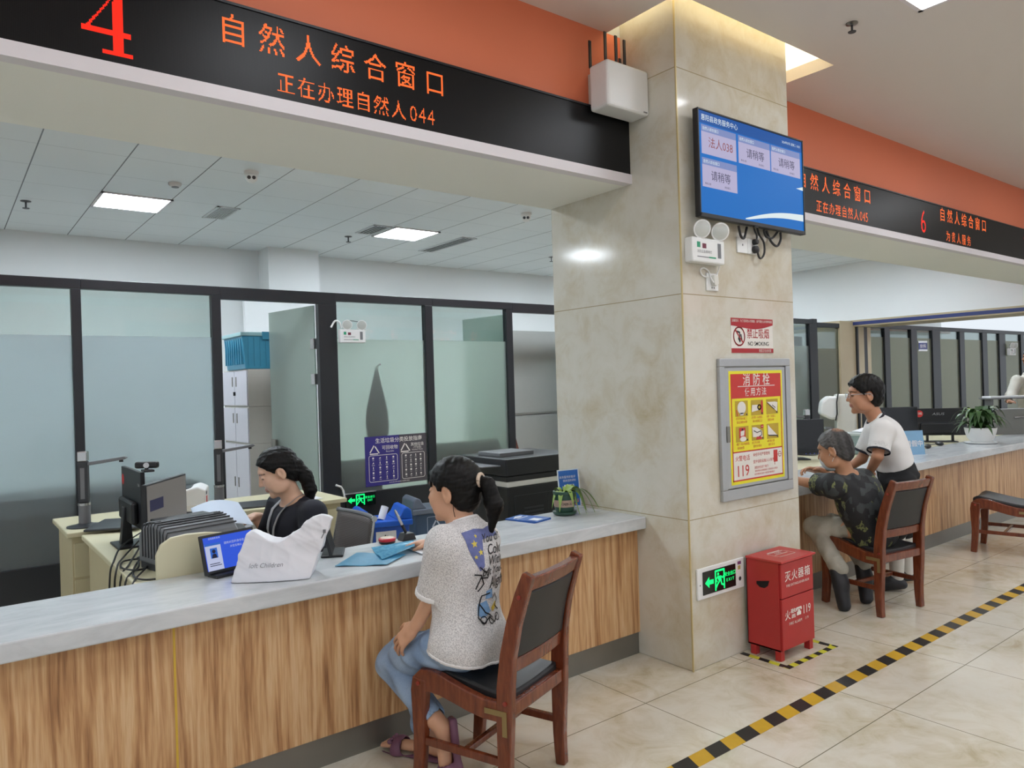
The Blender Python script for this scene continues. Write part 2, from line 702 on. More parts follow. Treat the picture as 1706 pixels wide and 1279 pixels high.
def pane(kind, n, x0, x1, left, right, z1=2.375, frost=FROST, open_leaf=False, z_f=2.02, z_b=.31):
    """left/right = width of the post on that side (0 = none)"""
    r = bpy.data.objects.new('%s_%d' % (kind, n), None)
    COL.objects.link(r)
    r.location = (x0, PY, 0)
    struct(r)
    w = x1 - x0
    f = B()
    f.box(-left, w + right, -.035, .035, z1, 2.45 if 2.34 < z1 < 2.38 and x0 < 11 else z1 + .075)
    if left:
        f.box(-left, 0, -.035, .035, 0, z1)
    if right:
        f.box(w, w + right, -.035, .035, 0, z1)
    if not open_leaf:
        f.box(0, w, -.03, .03, 0, z_b)
    f.build('window_frame' if kind == 'window' else 'door_frame', FRAME, r, bev=.004)
    if not open_leaf:
        B().box(0, w, -.004, .004, z_b, z_f).build('frosted_pane', frost, r)
        B().box(0, w, -.004, .004, z_f, z1).build('clear_pane', CLEAR, r)
    return r


pane('window', 1, -2.2, -1.25, .065, 0)
pane('window', 2, -1.18, -.19, .07, 0)
pane('window', 3, -.12, .82, .07, .065)
pane('window', 4, .885, 1.845, 0, .075)
d1 = pane('door', 1, 1.92, 2.79, 0, .18, 2.345, open_leaf=True)
pane('window', 5, 2.97, 3.93, 0, .09, frost=FROST2, z_b=.56)
pane('window', 6, 4.02, 4.97, 0, .085, frost=FROST2, z_b=.56)
d2 = pane('door', 2, 5.055, 5.93, 0, .18, 2.345, open_leaf=True)
x = 6.11
for k in range(5):
    pane('window', 7 + k, x, x + .93, 0, .09, frost=FROST2)
    x += 1.02
pane('window', 13, x, 11.2, 0, .15, 2.385, frost=FROST3, z_f=2.12)
pane('window', 14, 11.35, 12.05, 0, 0, 2.33, frost=FROST3, z_f=1.98)
XS = [12.86, 13.63, 14.68, 15.6, 16.89, 18.08, 19.03, 20.36, 21.5]
WS = [.13, .2, .25, .35, .24, .26, .36, .2, .2]
n = 15
for i in range(len(XS) - 1):
    x0 = XS[i] + WS[i]
    kind = 'door' if i in (2, 5) else 'window'
    r = pane(kind, n if kind == 'window' else n - 12, x0, XS[i + 1], WS[i], 0, 2.36, frost=FROST3, z_f=2.2)
    n += 1

# the open glass door leaf of the left office, hinged on the wide post and swung back into the room
ang = math.atan2(.80, -.13)
leaf = B().box(0, .82, -.006, .006, .03, 2.335).build('door_leaf', FROST2, d1)
leaf.location = (.865, .05, 0)
leaf.rotation_euler = (0, 0, ang)
B().box(.72, .80, -.03, .03, .98, 1.07).box(.70, .82, -.045, -.03, 1.02, 1.035).build('door_handle', STEEL, leaf, bev=.004)
B().box(0, .06, -.016, .016, 1.93, 2.03).build('hinge', CHROME, leaf, bev=.003)
B().box(0, .06, -.016, .016, 1.60, 1.70).build('hinge', CHROME, leaf, bev=.003)
leaf2 = B().box(-.82, 0, -.006, .006, .03, 2.335).build('door_leaf', FROST2, d2)
leaf2.location = (.03, .05, 0)
leaf2.rotation_euler = (0, 0, -PI / 2 + .1)
B().box(-.80, -.70, -.05, .05, 1.0, 1.05).build('door_handle', CHROME, leaf2, bev=.004)

# ------------------------------------------------------------------ ceiling lights
LAMP = glow('lamp_diffuser', (244, 249, 255), LAMP_HALL, (240, 240, 240))
LAMPO = glow('lamp_diffuser_office', (236, 246, 255), LAMP_OFFICE, (240, 240, 240))


def ceiling_light(x, y, z, label, group, lm, first=[]):
    t = thing('ceiling_light', label, 'ceiling light', (x, y, z), 0, group)
    f = B()
    for s in (-1, 1):
        f.box(s * .300 - .012, s * .300 + .012, -.312, .312, -.012, 0)
        f.box(-.312, .312, s * .300 - .012, s * .300 + .012, -.012, 0)
    f.build('frame', TRIMW, t)
    B().box(-.288, .288, -.288, .288, -.008, -.002).build('diffuser', lm, t)
    return t


for i in range(5):
    for j in range(3):
        x, y = 3.93 + 2.4 * (i - 2), 1.465 - 2.0 * j
        vis = (i == 2 and j == 0)
        ceiling_light(x, y, ZH, 'bright square ceiling panel cut by the top edge right of the pillar' if vis else 'square ceiling panel in the hall overhead', None if vis else 'hall ceiling panels out of view', LAMP)
for x, y, lab in ((1.56, 8.03, 'bright square ceiling panel nearest the left edge, left of the small vent'),
                  (4.64, 8.03, 'bright square ceiling panel between two grilles over the office')):
    ceiling_light(x, y, ZO, lab, 'office ceiling panels', LAMPO)
for x in (-1.5, 1.56, 4.64, 7.7, 10.6):
    for y in (5.3, 8.03):
        if y > 6 and 0 < x < 5:
            continue
        ceiling_light(x, y, ZO, 'square ceiling panel over the offices out of view', 'office ceiling panels out of view', LAMPO)
for x, y in ((14.5, 5.0), (17.5, 5.0), (15.5, 8.5), (18.5, 8.5)):
    ceiling_light(x, y, ZO, 'square ceiling panel over the far offices out of view', 'far office ceiling panels out of view', LAMPO)
# ================================================================== COUNTERS
TOPZ = .785
LEATHER = mat('black_leather', (30, 31, 34), .42, var=.12, scale=30, bump=.15, bscale=260)


def m_lacquer():
    m = bpy.data.materials.new('red_brown_lacquer')
    t = NT(m)
    v = t.coord((9, 9, 1.6))
    f = t.noise(v, 6, 4, .6, .4)
    t.link(t.ramp(f, [(.3, (92, 41, 23)), (.5, (110, 52, 29)), (.7, (126, 64, 37))]), t.bsdf.inputs['Base Color'])
    t.bsdf.inputs['Roughness'].default_value = .24
    t.bsdf.inputs['Coat Weight'].default_value = .35
    t.bsdf.inputs['Coat Roughness'].default_value = .12
    return m


LACQ = m_lacquer()
BRASS = mat('dull_brass', (150, 130, 88), .42, .6)
YELLOW = mat('yellow_strip', (206, 170, 60), .5)


def counter(x0, x1, label, cat_label_top, yellow=False):
    t = thing('service_counter', label, 'counter', (x0, 2.9, 0))
    w = x1 - x0
    B().box(0, w, 0, .03, .125, .718).build('front_panel', WOOD_F, t)
    B().box(0, w, .012, .04, 0, .125).build('kick_plate', STEEL, t)
    b = B()
    b.box(0, w, .40, .42, .02, .718)
    b.box(0, w, .03, .40, .60, .62)
    b.build('carcass', OFFWHITE, t)
    if yellow:
        B().box(.660 - x0 - .004, .660 - x0 + .004, -.0015, 0, .125, .718).build('edge_strip', YELLOW, t)
    tag(B().box(0, w, -.07, .435, .718, TOPZ).build('countertop', STONE, None, bev=.006, origin=None), cat_label_top, 'countertop').location = (x0, 2.9, 0)


counter(-3.0, CX0, 'near service counter with striped light wood front left of the pillar', 'long grey white stone top of the near counter left of the pillar', True)
counter(CX1, 13.5, 'far service counter with striped light wood front beyond the pillar', 'grey white stone top of the far counter beyond the pillar')


# ================================================================== CHAIRS
def make_chair(label):
    t = thing('office_chair', label, 'chair', (0, 0, 0), 0, 'lacquered wooden chairs with black leather')
    for s in (-1, 1):
        xa, xb = (.185, .222) if s > 0 else (-.222, -.185)
        # front leg
        B().strip([(.222, 0), (.212, .10), (.205, .20), (.205, .30), (.203, .37), (.196, .425)],
                  [.046, .050, .055, .064, .074, .066], xa, xb).build('leg', LACQ, t, bev=.006)
        # rear leg running up into the back post
        B().strip([(-.190, 0), (-.186, .06), (-.184, .13), (-.186, .22), (-.190, .33), (-.194, .45), (-.206, .57), (-.232, .69), (-.268, .80), (-.296, .872)],
                  [.042, .046, .050, .056, .064, .066, .060, .056, .052, .044], xa, xb).taper().build('leg', LACQ, t, bev=.006)
        # swooping side rail
        up = [(.225, .40), (.222, .432), (.195, .456), (.15, .462), (.10, .456), (.04, .438), (-.03, .418), (-.10, .403), (-.165, .40)]
        lo = [(-.165, .330), (-.10, .330), (-.03, .342), (.04, .360), (.10, .374), (.15, .378), (.18, .366)]
        B().prism(up + lo, xa + .002, xb - .002, 'yz').build('side_rail', LACQ, t, bev=.005)
        B().box(s * .203 - .010, s * .203 + .010, -.21, .20, .165, .195).build('stretcher', LACQ, t, bev=.004)
        for yy, zz in ((.20, .405), (-.20, .405), (-.262, .79)):
            B().cyl((s * .219, yy, zz), (s * .226, yy, zz), .0085, n=12).taper().build('plug', mat('red_plug', (140, 52, 40), .3), t, smooth=True)
    B().box(-.19, .19, -.012, .012, .168, .192).build('stretcher', LACQ, t, bev=.004)
    B().box(-.19, .19, -.214, -.182, .345, .395).build('back_rail', LACQ, t, bev=.004)
    B().box(-.19, .19, .17, .20, .36, .43).build('front_rail', LACQ, t, bev=.004)

    def yb(z):        # centre line of the back posts
        pts = [(.33, -.190), (.45, -.194), (.57, -.206), (.69, -.232), (.80, -.268), (.872, -.296)]
        for (z0, y0), (z1, y1) in zip(pts[:-1], pts[1:]):
            if z <= z1:
                return y0 + (y1 - y0) * (z - z0) / (z1 - z0)
        return pts[-1][1]

    def bowed(z0, z1, th, bow, nx=10, nz=5, half=.187):
        vs, fs = [], []
        for side in (0, 1):
            for i in range(nz + 1):
                z = z0 + (z1 - z0) * i / nz
                for j in range(nx + 1):
                    x = -half + 2 * half * j / nx
                    c = bow * (1 - (x / half) ** 2)
                    vs.append((x, yb(z) - c + (th / 2 if side else -th / 2), z))
        N = (nx + 1) * (nz + 1)
        q = lambda s_, i, j: s_ * N + i * (nx + 1) + j
        for i in range(nz):
            for j in range(nx):
                fs.append((q(0, i, j), q(0, i, j + 1), q(0, i + 1, j + 1), q(0, i + 1, j)))
                fs.append((q(1, i, j), q(1, i + 1, j), q(1, i + 1, j + 1), q(1, i, j + 1)))
        for j in range(nx):
            fs.append((q(0, 0, j), q(1, 0, j), q(1, 0, j + 1), q(0, 0, j + 1)))
            fs.append((q(0, nz, j), q(0, nz, j + 1), q(1, nz, j + 1), q(1, nz, j)))
        for i in range(nz):
            fs.append((q(0, i, 0), q(0, i + 1, 0), q(1, i + 1, 0), q(1, i, 0)))
            fs.append((q(0, i, nx), q(1, i, nx), q(1, i + 1, nx), q(0, i + 1, nx)))
        return B().add(vs, fs).taper()
    bowed(.555, .805, .034, .012).build('backrest', LEATHER, t, smooth=True, bev=.008)
    bowed(.806, .862, .040, .014).build('crest_rail', LACQ, t, smooth=True, bev=.006)
    bowed(.500, .553, .026, .012).build('lower_rail', LACQ, t, smooth=True, bev=.005)
    # dished seat pad following the side rails
    b, nx, ny = B(), 8, 12
    vs, fs = [], []
    for side in (0, 1):
        for i in range(ny + 1):
            y = -.19 + .415 * i / ny
            for j in range(nx + 1):
                x = -.183 + .366 * j / nx
                f = (y + .19) / .415
                z = .412 + .056 * min(1, max(0, (f - .12) / .75)) ** 1.3 - (.02 if f > .97 else 0)
                dish = .010 * (1 - (x / .183) ** 2)
                vs.append((x, y, (z + .012 - dish) if side else z - .05))
    N = (nx + 1) * (ny + 1)
    q = lambda s_, i, j: s_ * N + i * (nx + 1) + j
    for i in range(ny):
        for j in range(nx):
            fs.append((q(0, i, j), q(0, i + 1, j), q(0, i + 1, j + 1), q(0, i, j + 1)))
            fs.append((q(1, i, j), q(1, i, j + 1), q(1, i + 1, j + 1), q(1, i + 1, j)))
    for j in range(nx):
        fs.append((q(0, 0, j), q(0, 0, j + 1), q(1, 0, j + 1), q(1, 0, j)))
        fs.append((q(0, ny, j), q(1, ny, j), q(1, ny, j + 1), q(0, ny, j + 1)))
    for i in range(ny):
        fs.append((q(0, i, 0), q(1, i, 0), q(1, i + 1, 0), q(0, i + 1, 0)))
        fs.append((q(0, i, nx), q(0, i + 1, nx), q(1, i + 1, nx), q(1, i, nx)))
    b.add(vs, fs).build('seat', LEATHER, t, smooth=True, bev=.010)
    b = B()
    b.prism([(-.206, .285), (-.186, .285), (-.186, .356), (-.110, .356), (-.110, .376), (-.206, .376)], -.2245, -.222, 'yz')
    b.build('bracket', BRASS, t)
    return t


chair = make_chair('dark lacquered wooden chair with black leather under the seated woman')
chair.location = (1.72, 2.395, 0)
chair.rotation_euler = (0, 0, math.radians(20))
dup(chair, (4.93, 2.46, 0), math.radians(-9), 'dark lacquered wooden chair with black leather under the seated man')
dup(chair, (7.20, 2.42, 0), math.radians(10), 'dark lacquered wooden chair cut by the right edge, empty beside the far counter')

# ================================================================== FLOOR MARKING
TAPE_Y = mat('yellow_tape', (200, 160, 42), .45, var=.05)
TAPE_K = mat('black_tape', (30, 29, 30), .45, var=.1)
TAPE_Y2 = mat('lime_yellow_tape', (205, 205, 60), .45, var=.05)


def m_tape(name, ca, step, skew, ax, off=0):
    m = bpy.data.materials.new(name)
    t = NT(m)
    sp = t.new('ShaderNodeSeparateXYZ')
    t.link(t.coord(), sp.inputs[0])
    q = t.math('ADD', sp.outputs[ax], t.math('MULTIPLY', sp.outputs[1 - ax], -skew))
    fr = t.math('FRACT', t.math('ADD', t.math('DIVIDE', q, 2 * step), off))
    wear = t.noise(t.coord(), 30, 3)
    c0 = t.mix(wear, tuple(x * .85 for x in lin(ca)), lin(ca))
    t.link(t.mix(t.math('LESS_THAN', fr, .5), c0, lin((30, 29, 30))), t.bsdf.inputs['Base Color'])
    t.bsdf.inputs['Roughness'].default_value = .45
    return m


tag(B().box(0, 11, 0, .08, 0, .0015).build('floor_tape', m_tape('hazard_tape', (204, 162, 42), .105, .4, 0), None), 'long yellow and black striped tape running across the tiled floor', 'floor tape').location = (1.0, 1.905, 0)
t = thing('floor_tape', 'short yellow and black tape framing the red extinguisher box', 'floor tape', (3.52, 2.22, 0))
TX, TYM = m_tape('hazard_tape_lime', (208, 206, 62), .048, .1, 0), m_tape('hazard_tape_lime_side', (208, 206, 62), .062, .35, 1)
B().box(0, .50, 0, .035, 0, .0015).build('front_strip', TX, t)
B().box(0, .035, .035, .305, 0, .0014).build('side_strip', TYM, t)
B().box(.465, .50, .035, .305, 0, .0014).build('side_strip', TYM, t)

# ================================================================== RED EXTINGUISHER BOX
RED = mat('red_enamel', (176, 44, 44), .42, var=.10, scale=9)
RED_T = mat('red_enamel_lid', (186, 56, 54), .4, var=.08, scale=9)
PRINT_W = mat('white_print', (228, 222, 216), .6, var=.02)
t = thing('fire_extinguisher_box', 'red metal fire extinguisher box standing against the pillar', 'extinguisher box', (3.575, 2.29, 0))
WB, DB, HB = .325, .215, .535
b = B()
b.box(0, .004, .012, DB, .055, HB)
b.box(WB - .004, WB, .012, DB, .055, HB)
b.box(0, WB, DB - .004, DB, .055, HB)
b.box(0, WB, .012, DB, .055, .062)
b.box(.002, WB - .002, .02, DB, .06, HB - .002)
b.build('body', RED, t)
B().box(-.008, WB + .010, -.012, DB, HB, HB + .012).build('lid', RED_T, t, bev=.003)
door = B().box(.006, WB - .004, 0, .014, .342, HB - .006).build('upper_door', RED, t, bev=.002)
door2 = B().box(.006, WB - .004, 0, .014, .060, .337).build('lower_door', RED, t, bev=.002)
b = B()
b.prism([(.07, .43), (.15, .415), (.15, .400), (.13, .385), (.10, .385), (.08, .40)], -.0015, 0, 'yz')
b.build('grip_hole', mat('dark_opening', (22, 12, 12), .9), t)
for x, y in ((.02, .03), (WB - .02, .03), (.02, DB - .03), (WB - .02, DB - .03)):
    B().box(x - .018, x + .018, y - .018, y + .018, 0, .056).build('foot', RED, t, bev=.003)
fm = Matrix.Rotation(PI / 2, 4, 'X')
for dr, (zz) in ((door, 0), (door2, 0)):
    b = B()
    if dr is door:
        b.text('灭火器箱', .060, .165, .455, 0, sp=1.15, bold=.006)
        b.text('FIRE EXTINGUISHER BOX', .0185, .165, .405, 0, sp=1.1)
    else:
        b.text('火警', .056, .085, .245, 0, bold=.006)
        b.text('119', .066, .245, .247, 0, sx=.85, bold=.006)
        b.text('FIRE ALARM    119', .022, .165, .195, 0, sp=1.1)
        b.rect(.146, .188, .225, .245, 0).poly([(.138, .262), (.143, .270), (.191, .270), (.196, .262), (.196, .252), (.184, .252), (.182, .260), (.152, .260), (.150, .252), (.138, .252)], 0)
        b.poly([(.155, .245), (.179, .245), (.175, .258), (.159, .258)], 0)
    b.xf(fm).xf(Matrix.Translation((0, -.0008, 0))).build('lettering', PRINT_W, dr)
b = B()
b.rrect(.09, .25, .06, .14, .008, .004, HB + .0126).line([(.11, .10), (.23, .10)], .006, HB + .0126).text('FIRE', .03, .17, .12, HB + .0126)
b.rect(.11, .23, .148, .156, HB + .0126)
b.build('lid_print', PRINT_W, t)

# ================================================================== THINGS ON THE PILLAR
FY = CY0                      # front face of the pillar
# --- hydrant cabinet
t = sign('fire_hydrant_cabinet', 'aluminium fire hydrant cabinet with yellow and red instruction poster on the pillar', 'fire hydrant cabinet', (3.738, FY, 1.26))
HW, HH = .345, .395
b = B()
b.box(-HW, HW, HH - .045, HH, 0, .022).box(-HW, HW, -HH, -HH + .06, 0, .022)
b.box(-HW, -HW + .045, -HH + .06, HH - .045, 0, .022).box(HW - .045, HW, -HH + .06, HH - .045, 0, .022)
b.build('cabinet_frame', ALU, t, bev=.004)
dr = B().box(-HW + .05, HW - .05, -HH + .065, HH - .05, 0, .016).build('cabinet_door', ALU, t, bev=.003)
h = B().box(-HW + .043, -HW + .070, -.07, .02, .016, .030).build('door_handle', STEEL, dr, bev=.004)
P = B().rect(-.262, .262, -.312, .325, .0165).build('poster', mat('poster_yellow', (232, 222, 30), .35, var=.01), t)
PR = mat('poster_red', (196, 46, 38), .4, var=.02)
PW = mat('poster_white', (226, 222, 214), .4, var=.01)
OCH = mat('poster_ochre', (186, 158, 44), .5, var=.03)
Z1, Z2, Z3, Z4 = .0172, .0179, .0186, .0193
b = B().rect(-.246, .246, .170, .308, Z1)
b.rect(-.246, -.238, -.295, .170, Z1).rect(.238, .246, -.295, .170, Z1).rect(-.246, .246, -.295, -.287, Z1).rect(-.246, .246, -.135, -.128, Z1)
for i in range(3):
    for j in range(2):
        cx, cy = -.15 + .15 * i, .112 - .144 * j
        b.text(('1打开消火栓门', '2水带一头接在', '3另一头接上', '4按下消火栓按钮', '5打开水阀', '6对准火源')[i + 3 * j], .0165, cx - .06, cy - .056, Z2, 'LEFT')
        b.text(('取出消防水带', '消火栓接口上', '消防水枪', '启动水泵', '逆时针转动', '进行灭火')[i + 3 * j], .0165, cx - .05, cy - .077, Z2, 'LEFT')
for i in range(2):
    b.text(('未经许可严禁使用', '爱护消防设施人人有责')[i], .021, -.055, -.158 - .04 * i, Z2, 'LEFT')
b.text('消防安全四个能力', .0175, -.045, -.232, Z2, 'LEFT')
b.text('检查消除火灾隐患能力 扑救初起火灾能力', .0125, -.040, -.252, Z2, 'LEFT').text('组织疏散逃生能力 消防宣传教育能力', .0125, -.045, -.270, Z2, 'LEFT')
b.text('火警电话', .034, -.155, -.168, Z2, sx=1.02).text('119', .088, -.155, -.237, Z2, bold=.006, sx=.95)
b.rect(.150, .190, -.215, -.145, Z2).ring(.214, -.172, .014, .004, Z2).line([(.19, -.172), (.23, -.172)], .003, Z2)
b.line([(.160, -.215), (.160, -.23)], .005, Z2)
b.build('red_print', PR, P)
B().rect(-.238, .238, -.287, -.135, Z1).build('white_field', PW, P)
b = B().text('消防栓', .074, 0, .274, Z2, sp=1.6, bold=.007).text('使用方法', .050, -.01, .204, Z2, sp=1.18, bold=.007).line([(-.18, .237), (.18, .237)], .004, Z2)
b.build('white_print', PW, P)
b = B()
for i in range(3):
    for j in range(2):
        cx, cy = -.15 + .15 * i, .112 - .144 * j
        b.rect(cx - .060, cx + .060, cy - .044, cy + .044, Z1)
b.build('ochre_print', OCH, P)
SQ = Matrix(((1, 0, 0, 0), (0, .8, 0, .0672), (0, 0, 1, 0), (0, 0, 0, 1)))
b, b2, b3 = B(), B(), B()
cx, cy = -.15, .056
b.disc(cx, cy + .005, .040, Z2, ry=.045).rect(cx - .015, cx + .015, cy - .047, cy - .03, Z2)
b2.line([(cx - .05, cy - .01), (cx - .04, cy - .05)], .008, Z2)
cx = 0
b.poly([(cx - .055, cy - .03), (cx - .05, cy + .02), (cx + .01, cy + .02), (cx + .01, cy - .02)], Z2)
b3.ring(cx + .02, cy + .002, .016, .009, Z3)
b2.poly([(cx + .038, cy - .05), (cx + .038, cy + .04), (cx + .048, cy + .055), (cx + .056, cy + .04), (cx + .056, cy - .05)], Z2)
cx = .15
b.poly([(cx - .055, cy + .035), (cx + .05, cy - .04), (cx + .055, cy + .03), (cx + .03, cy + .035)], Z2)
b3.line([(cx - .05, cy + .03), (cx + .02, cy - .02)], .006, Z3).line([(cx, cy + .01), (cx + .03, cy - .01)], .006, Z3)
cx, cy = -.15, -.124
b2.rect(cx - .030, cx + .030, cy - .03, cy + .045, Z2)
b.poly([(cx - .018, cy - .015), (cx - .018, cy + .02), (cx + .02, cy + .025), (cx + .015, cy - .01), (cx, cy - .012)], Z3).disc(cx + .005, cy - .035, .03, Z3, ry=.018)
b3.disc(cx, cy + .032, .008, Z3)
cx = 0
b.poly([(cx - .055, cy + .04), (cx - .05, cy - .03), (cx + .045, cy - .035), (cx + .04, cy + .01), (cx - .02, cy + .04)], Z2)
b3.line([(cx - .04, cy + .015), (cx - .01, cy), (cx + .03, cy + .01), (cx + .035, cy - .02), (cx + .01, cy - .03)], .006, Z3)
b2.disc(cx + .042, cy + .042, .014, Z3).poly([(cx - .02, cy - .05), (cx - .015, cy - .03), (cx + .03, cy - .03), (cx + .035, cy - .05)], Z3)
b.line([(cx + .034, cy + .042), (cx + .05, cy + .042)], .003, Z4)
cx = .15
b.poly([(cx - .05, cy + .05), (cx - .03, cy + .03), (cx + .045, cy - .035), (cx - .03, cy - .03), (cx - .05, cy - .02)], Z2)
b3.line([(cx - .045, cy - .03), (cx + .045, cy - .036)], .008, Z3)
b.xf(SQ)
for i in range(3):
    for j in range(2):
        pc = B()
        for f_ in b.f:
            cxx = sum(b.v[q][0] for q in f_) / len(f_)
            cyy = sum(b.v[q][1] for q in f_) / len(f_)
            if min(2, max(0, int((cxx + .225) // .15))) == i and (cyy < .04) == bool(j):
                pc.add([b.v[q] for q in f_], [tuple(range(len(f_)))])
        pc.build('picture_figure', PW, P)
b2.xf(SQ).build('red_figure_print', PR, P)
for i in range(3):
    for j in range(2):
        b3.disc(-.105 + .15 * i, .013 - .180 * j, .0065, Z3, 10)
b3.xf(SQ).build('dark_print', BLACK, P)

# --- no smoking plate
t = sign('no_smoking_sign', 'red and white no smoking plate above the fire hydrant cabinet', 'sign', (3.735, FY, 1.787))
B().box(-.205, .205, -.099, .099, 0, .003).build('plate', PW, t)
wave = [(-.205, .099)] + [(-.205 + .41 * k / 14, .062 - .018 * math.sin(1.15 * PI * (k / 14) ** 1.3) - .006) for k in range(15)] + [(.205, .099)]
b = B().poly(wave, .0036).rect(-.205, .205, -.099, -.073, .0036)
b.ring(-.13, -.005, .052, .009, .0038).line([(-.165, .03), (-.095, -.04)], .009, .0042)
b.text('禁止吸烟', .062, .055, .012, .0038, bold=.007, sx=.9)
b.build('red_print', mat('sign_red', (168, 28, 36), .4, var=.02), t)
B().text('温馨提示：为了您和他人的健康，请不要在公共场所吸烟', .0165, 0, .084, .0042, sx=.95).text('爱国卫生运动宣', .018, .12, -.086, .0042).build('white_print', PW, t)
b = B().text('NO SMOKING', .033, .055, -.045, .0038, bold=.007).line([(-.150, .022), (-.125, .018), (-.120, -.02)], .01, .0038).poly([(-.135, -.005), (-.115, -.03), (-.125, -.042), (-.142, -.02)], .0038).line([(-.112, .005), (-.105, -.025)], .009, .0038)
b.build('black_print', BLACK, t)

# --- lit exit sign let into the pillar
GREEN = glow('exit_green', (20, 245, 120), 1.6, (4, 40, 20))
DKGREEN = mat('exit_dark_face', (14, 22, 20), .2)


def running_man(b, x, y, s, z):
    """the fleeing figure"""
    P_ = lambda l: [(x + s * a, y + s * c) for a, c in l]
    b.disc(x - .12 * s, y + .34 * s, .075 * s, z, 14)
    b.poly(P_([(-.18, .25), (.10, .22), (.16, -.02), (-.06, -.05), (-.14, .08)]), z)
    b.line(P_([(-.14, .22), (-.30, .08), (-.22, -.04)]), .07 * s, z)
    b.line(P_([(.08, .20), (.26, .10), (.34, .20)]), .07 * s, z)
    b.line(P_([(.0, -.02), (-.20, -.20), (-.36, -.40)]), .09 * s, z)
    b.line(P_([(.10, .0), (.16, -.22), (.36, -.30)]), .09 * s, z)


t = sign('exit_sign', 'white framed green exit sign with running figure beside the red extinguisher box', 'exit sign', (3.367, FY, .452))
B().box(-.205, .205, -.083, .083, 0, .012).build('frame', WHITE, t, bev=.003)
face = B().box(-.165, .125, -.062, .062, .012, .015).build('display_face', DKGREEN, t, bev=.004)
b = B()
b.poly([(-.148, 0), (-.112, .030), (-.112, .012), (-.075, .012), (-.075, -.012), (-.112, -.012), (-.112, -.030)], .0158)
b.line([(-.058, -.052), (-.058, .050), (.018, .050), (.018, -.052)], .011, .0158)
running_man(b, -.022, -.004, .105, .0160)
b.text('安全出口', .025, .072, .018, .0158, bold=.006).text('E X I T', .024, .072, -.014, .0158, bold=.006)
b.build('lit_symbols', GREEN, face)
B().disc(.166, -.03, .012, .0124).disc(-.185, -.005, .004, .0124).build('speaker_hole', BLACK, t)
B().rect(.146, .178, .05, .068, .0124).build('sticker', mat('sticker_purple', (120, 60, 110), .5), t)
B().rect(.148, .172, .022, .044, .0124).build('sticker', mat('sticker_gold', (186, 166, 96), .5), t)


# --- twin-spot emergency lights
def emergency_light(label, loc, s, yaw=0):
    t = sign('emergency_light', label, 'emergency light', loc, yaw, 'twin spot emergency lights')
    B().box(-.138 * s, .138 * s, -.066 * s, .066 * s, 0, .055 * s).build('case', WHITE, t, bev=.008)
    ztop = .0555 * s
    b = B().rect(-.10 * s, -.072 * s, .012 * s, .042 * s, ztop).rect(.0, .06 * s, -.040 * s, -.032 * s, ztop)
    b.build('green_label', mat('label_green', (40, 150, 110), .5), t)
    B().rect(-.055 * s, -.022 * s, .010 * s, .036 * s, ztop).build('red_label', mat('label_maroon', (110, 40, 60), .5), t)
    B().rect(.075 * s, .105 * s, -.035 * s, .045 * s, ztop).build('switch_strip', MIDGREY, t)
    B().text('消防应急照明灯', .018 * s, -.10 * s, -.008 * s, ztop, 'LEFT').rect(-.10 * s, .0, -.039 * s, -.034 * s, ztop).build('grey_print', MIDGREY, t)
    for k, sx in enumerate((-.06, .098)):
        hd = B()
        m_ = Matrix.Translation((sx * s, .112 * s, .055 * s)) @ Matrix.Rotation(math.radians(-24 if k == 0 else -34), 4, 'Y') @ Matrix.Rotation(math.radians(14), 4, 'X')
        hd.lathe([(.012 * s, -.026 * s), (.036 * s, -.016 * s), (.050 * s, .006 * s), (.050 * s, .012 * s), (.043 * s, .012 * s)], m=m_, n=30)
        head = hd.build('lamp_head', WHITE, t, smooth=True)
        B().lathe([(.043 * s, .0), (.043 * s, .0126 * s), (.026 * s, .017 * s), (.004 * s, .019 * s)], m=m_, n=30).build('lens', mat('ribbed_lens', (196, 200, 196), .12, spec=.8), head, smooth=True)
        B().cyl((sx * s, .062 * s, .035 * s), (sx * s, .085 * s, .038 * s), .010 * s).build('swivel', DKGREY, t)
    return t


t = emergency_light('white twin spot emergency light under the television on the pillar', (3.285, FY, 2.232), 1.0)
B().tube([(.12, -.066, .03), (.13, -.10, .012), (.10, -.128, .010), (.05, -.132, .010), (.0, -.128, .010), (-.02, -.10, .010), (.01, -.085, .010), (.05, -.10, .010), (.055, -.135, .02), (.06, -.165, .035)], .004, 8, cr=True).build('cord', WHITE, t, smooth=True)
t = sign('wall_socket', 'small white wall socket with plug below the emergency light', 'wall socket', (3.37, FY, 2.075))
B().box(-.050, .050, -.048, .048, 0, .010).build('plate', WHITE, t, bev=.003)
B().prism([(-.018, .035), (.02, .035), (.026, -.01), (.01, -.022), (-.014, -.02)], .010, .034, 'xy').build('plug', OFFWHITE, t, bev=.004)
B().rect(-.012, -.005, -.036, -.028, .0105).rect(.006, .013, -.036, -.028, .0105).build('socket_holes', BLACK, t)
t = sign('wall_socket', 'double white wall socket with two black plugs under the television', 'wall socket', (3.705, FY, 2.303))
B().box(-.098, .0, -.044, .044, 0, .010).box(.002, .098, -.044, .044, 0, .010).build('plate', WHITE, t, bev=.003)
B().rect(-.054, -.046, -.004, .008, .0105).build('socket_holes', BLACK, t)
for yy, s in ((.026, .8), (-.018, 1)):
    B().lathe([(.004, 0), (.022 * s, .004), (.022 * s, .024), (.012, .03)], m=Matrix.Translation((.055, yy, .010)), n=18).build('plug', BLACK, t, smooth=True)
B().tube([(.055, .03, .03), (.062, .06, .03), (.052, .10, .02), (.050, .15, .02)], .005, cr=True).build('cord', BLACK, t, smooth=True)
B().tube([(.055, -.02, .034), (.075, -.06, .030), (.105, -.064, .028), (.132, -.03, .03), (.128, .03, .03), (.095, .08, .02), (.07, .15, .02)], .006, cr=True).build('cord', BLACK, t, smooth=True)

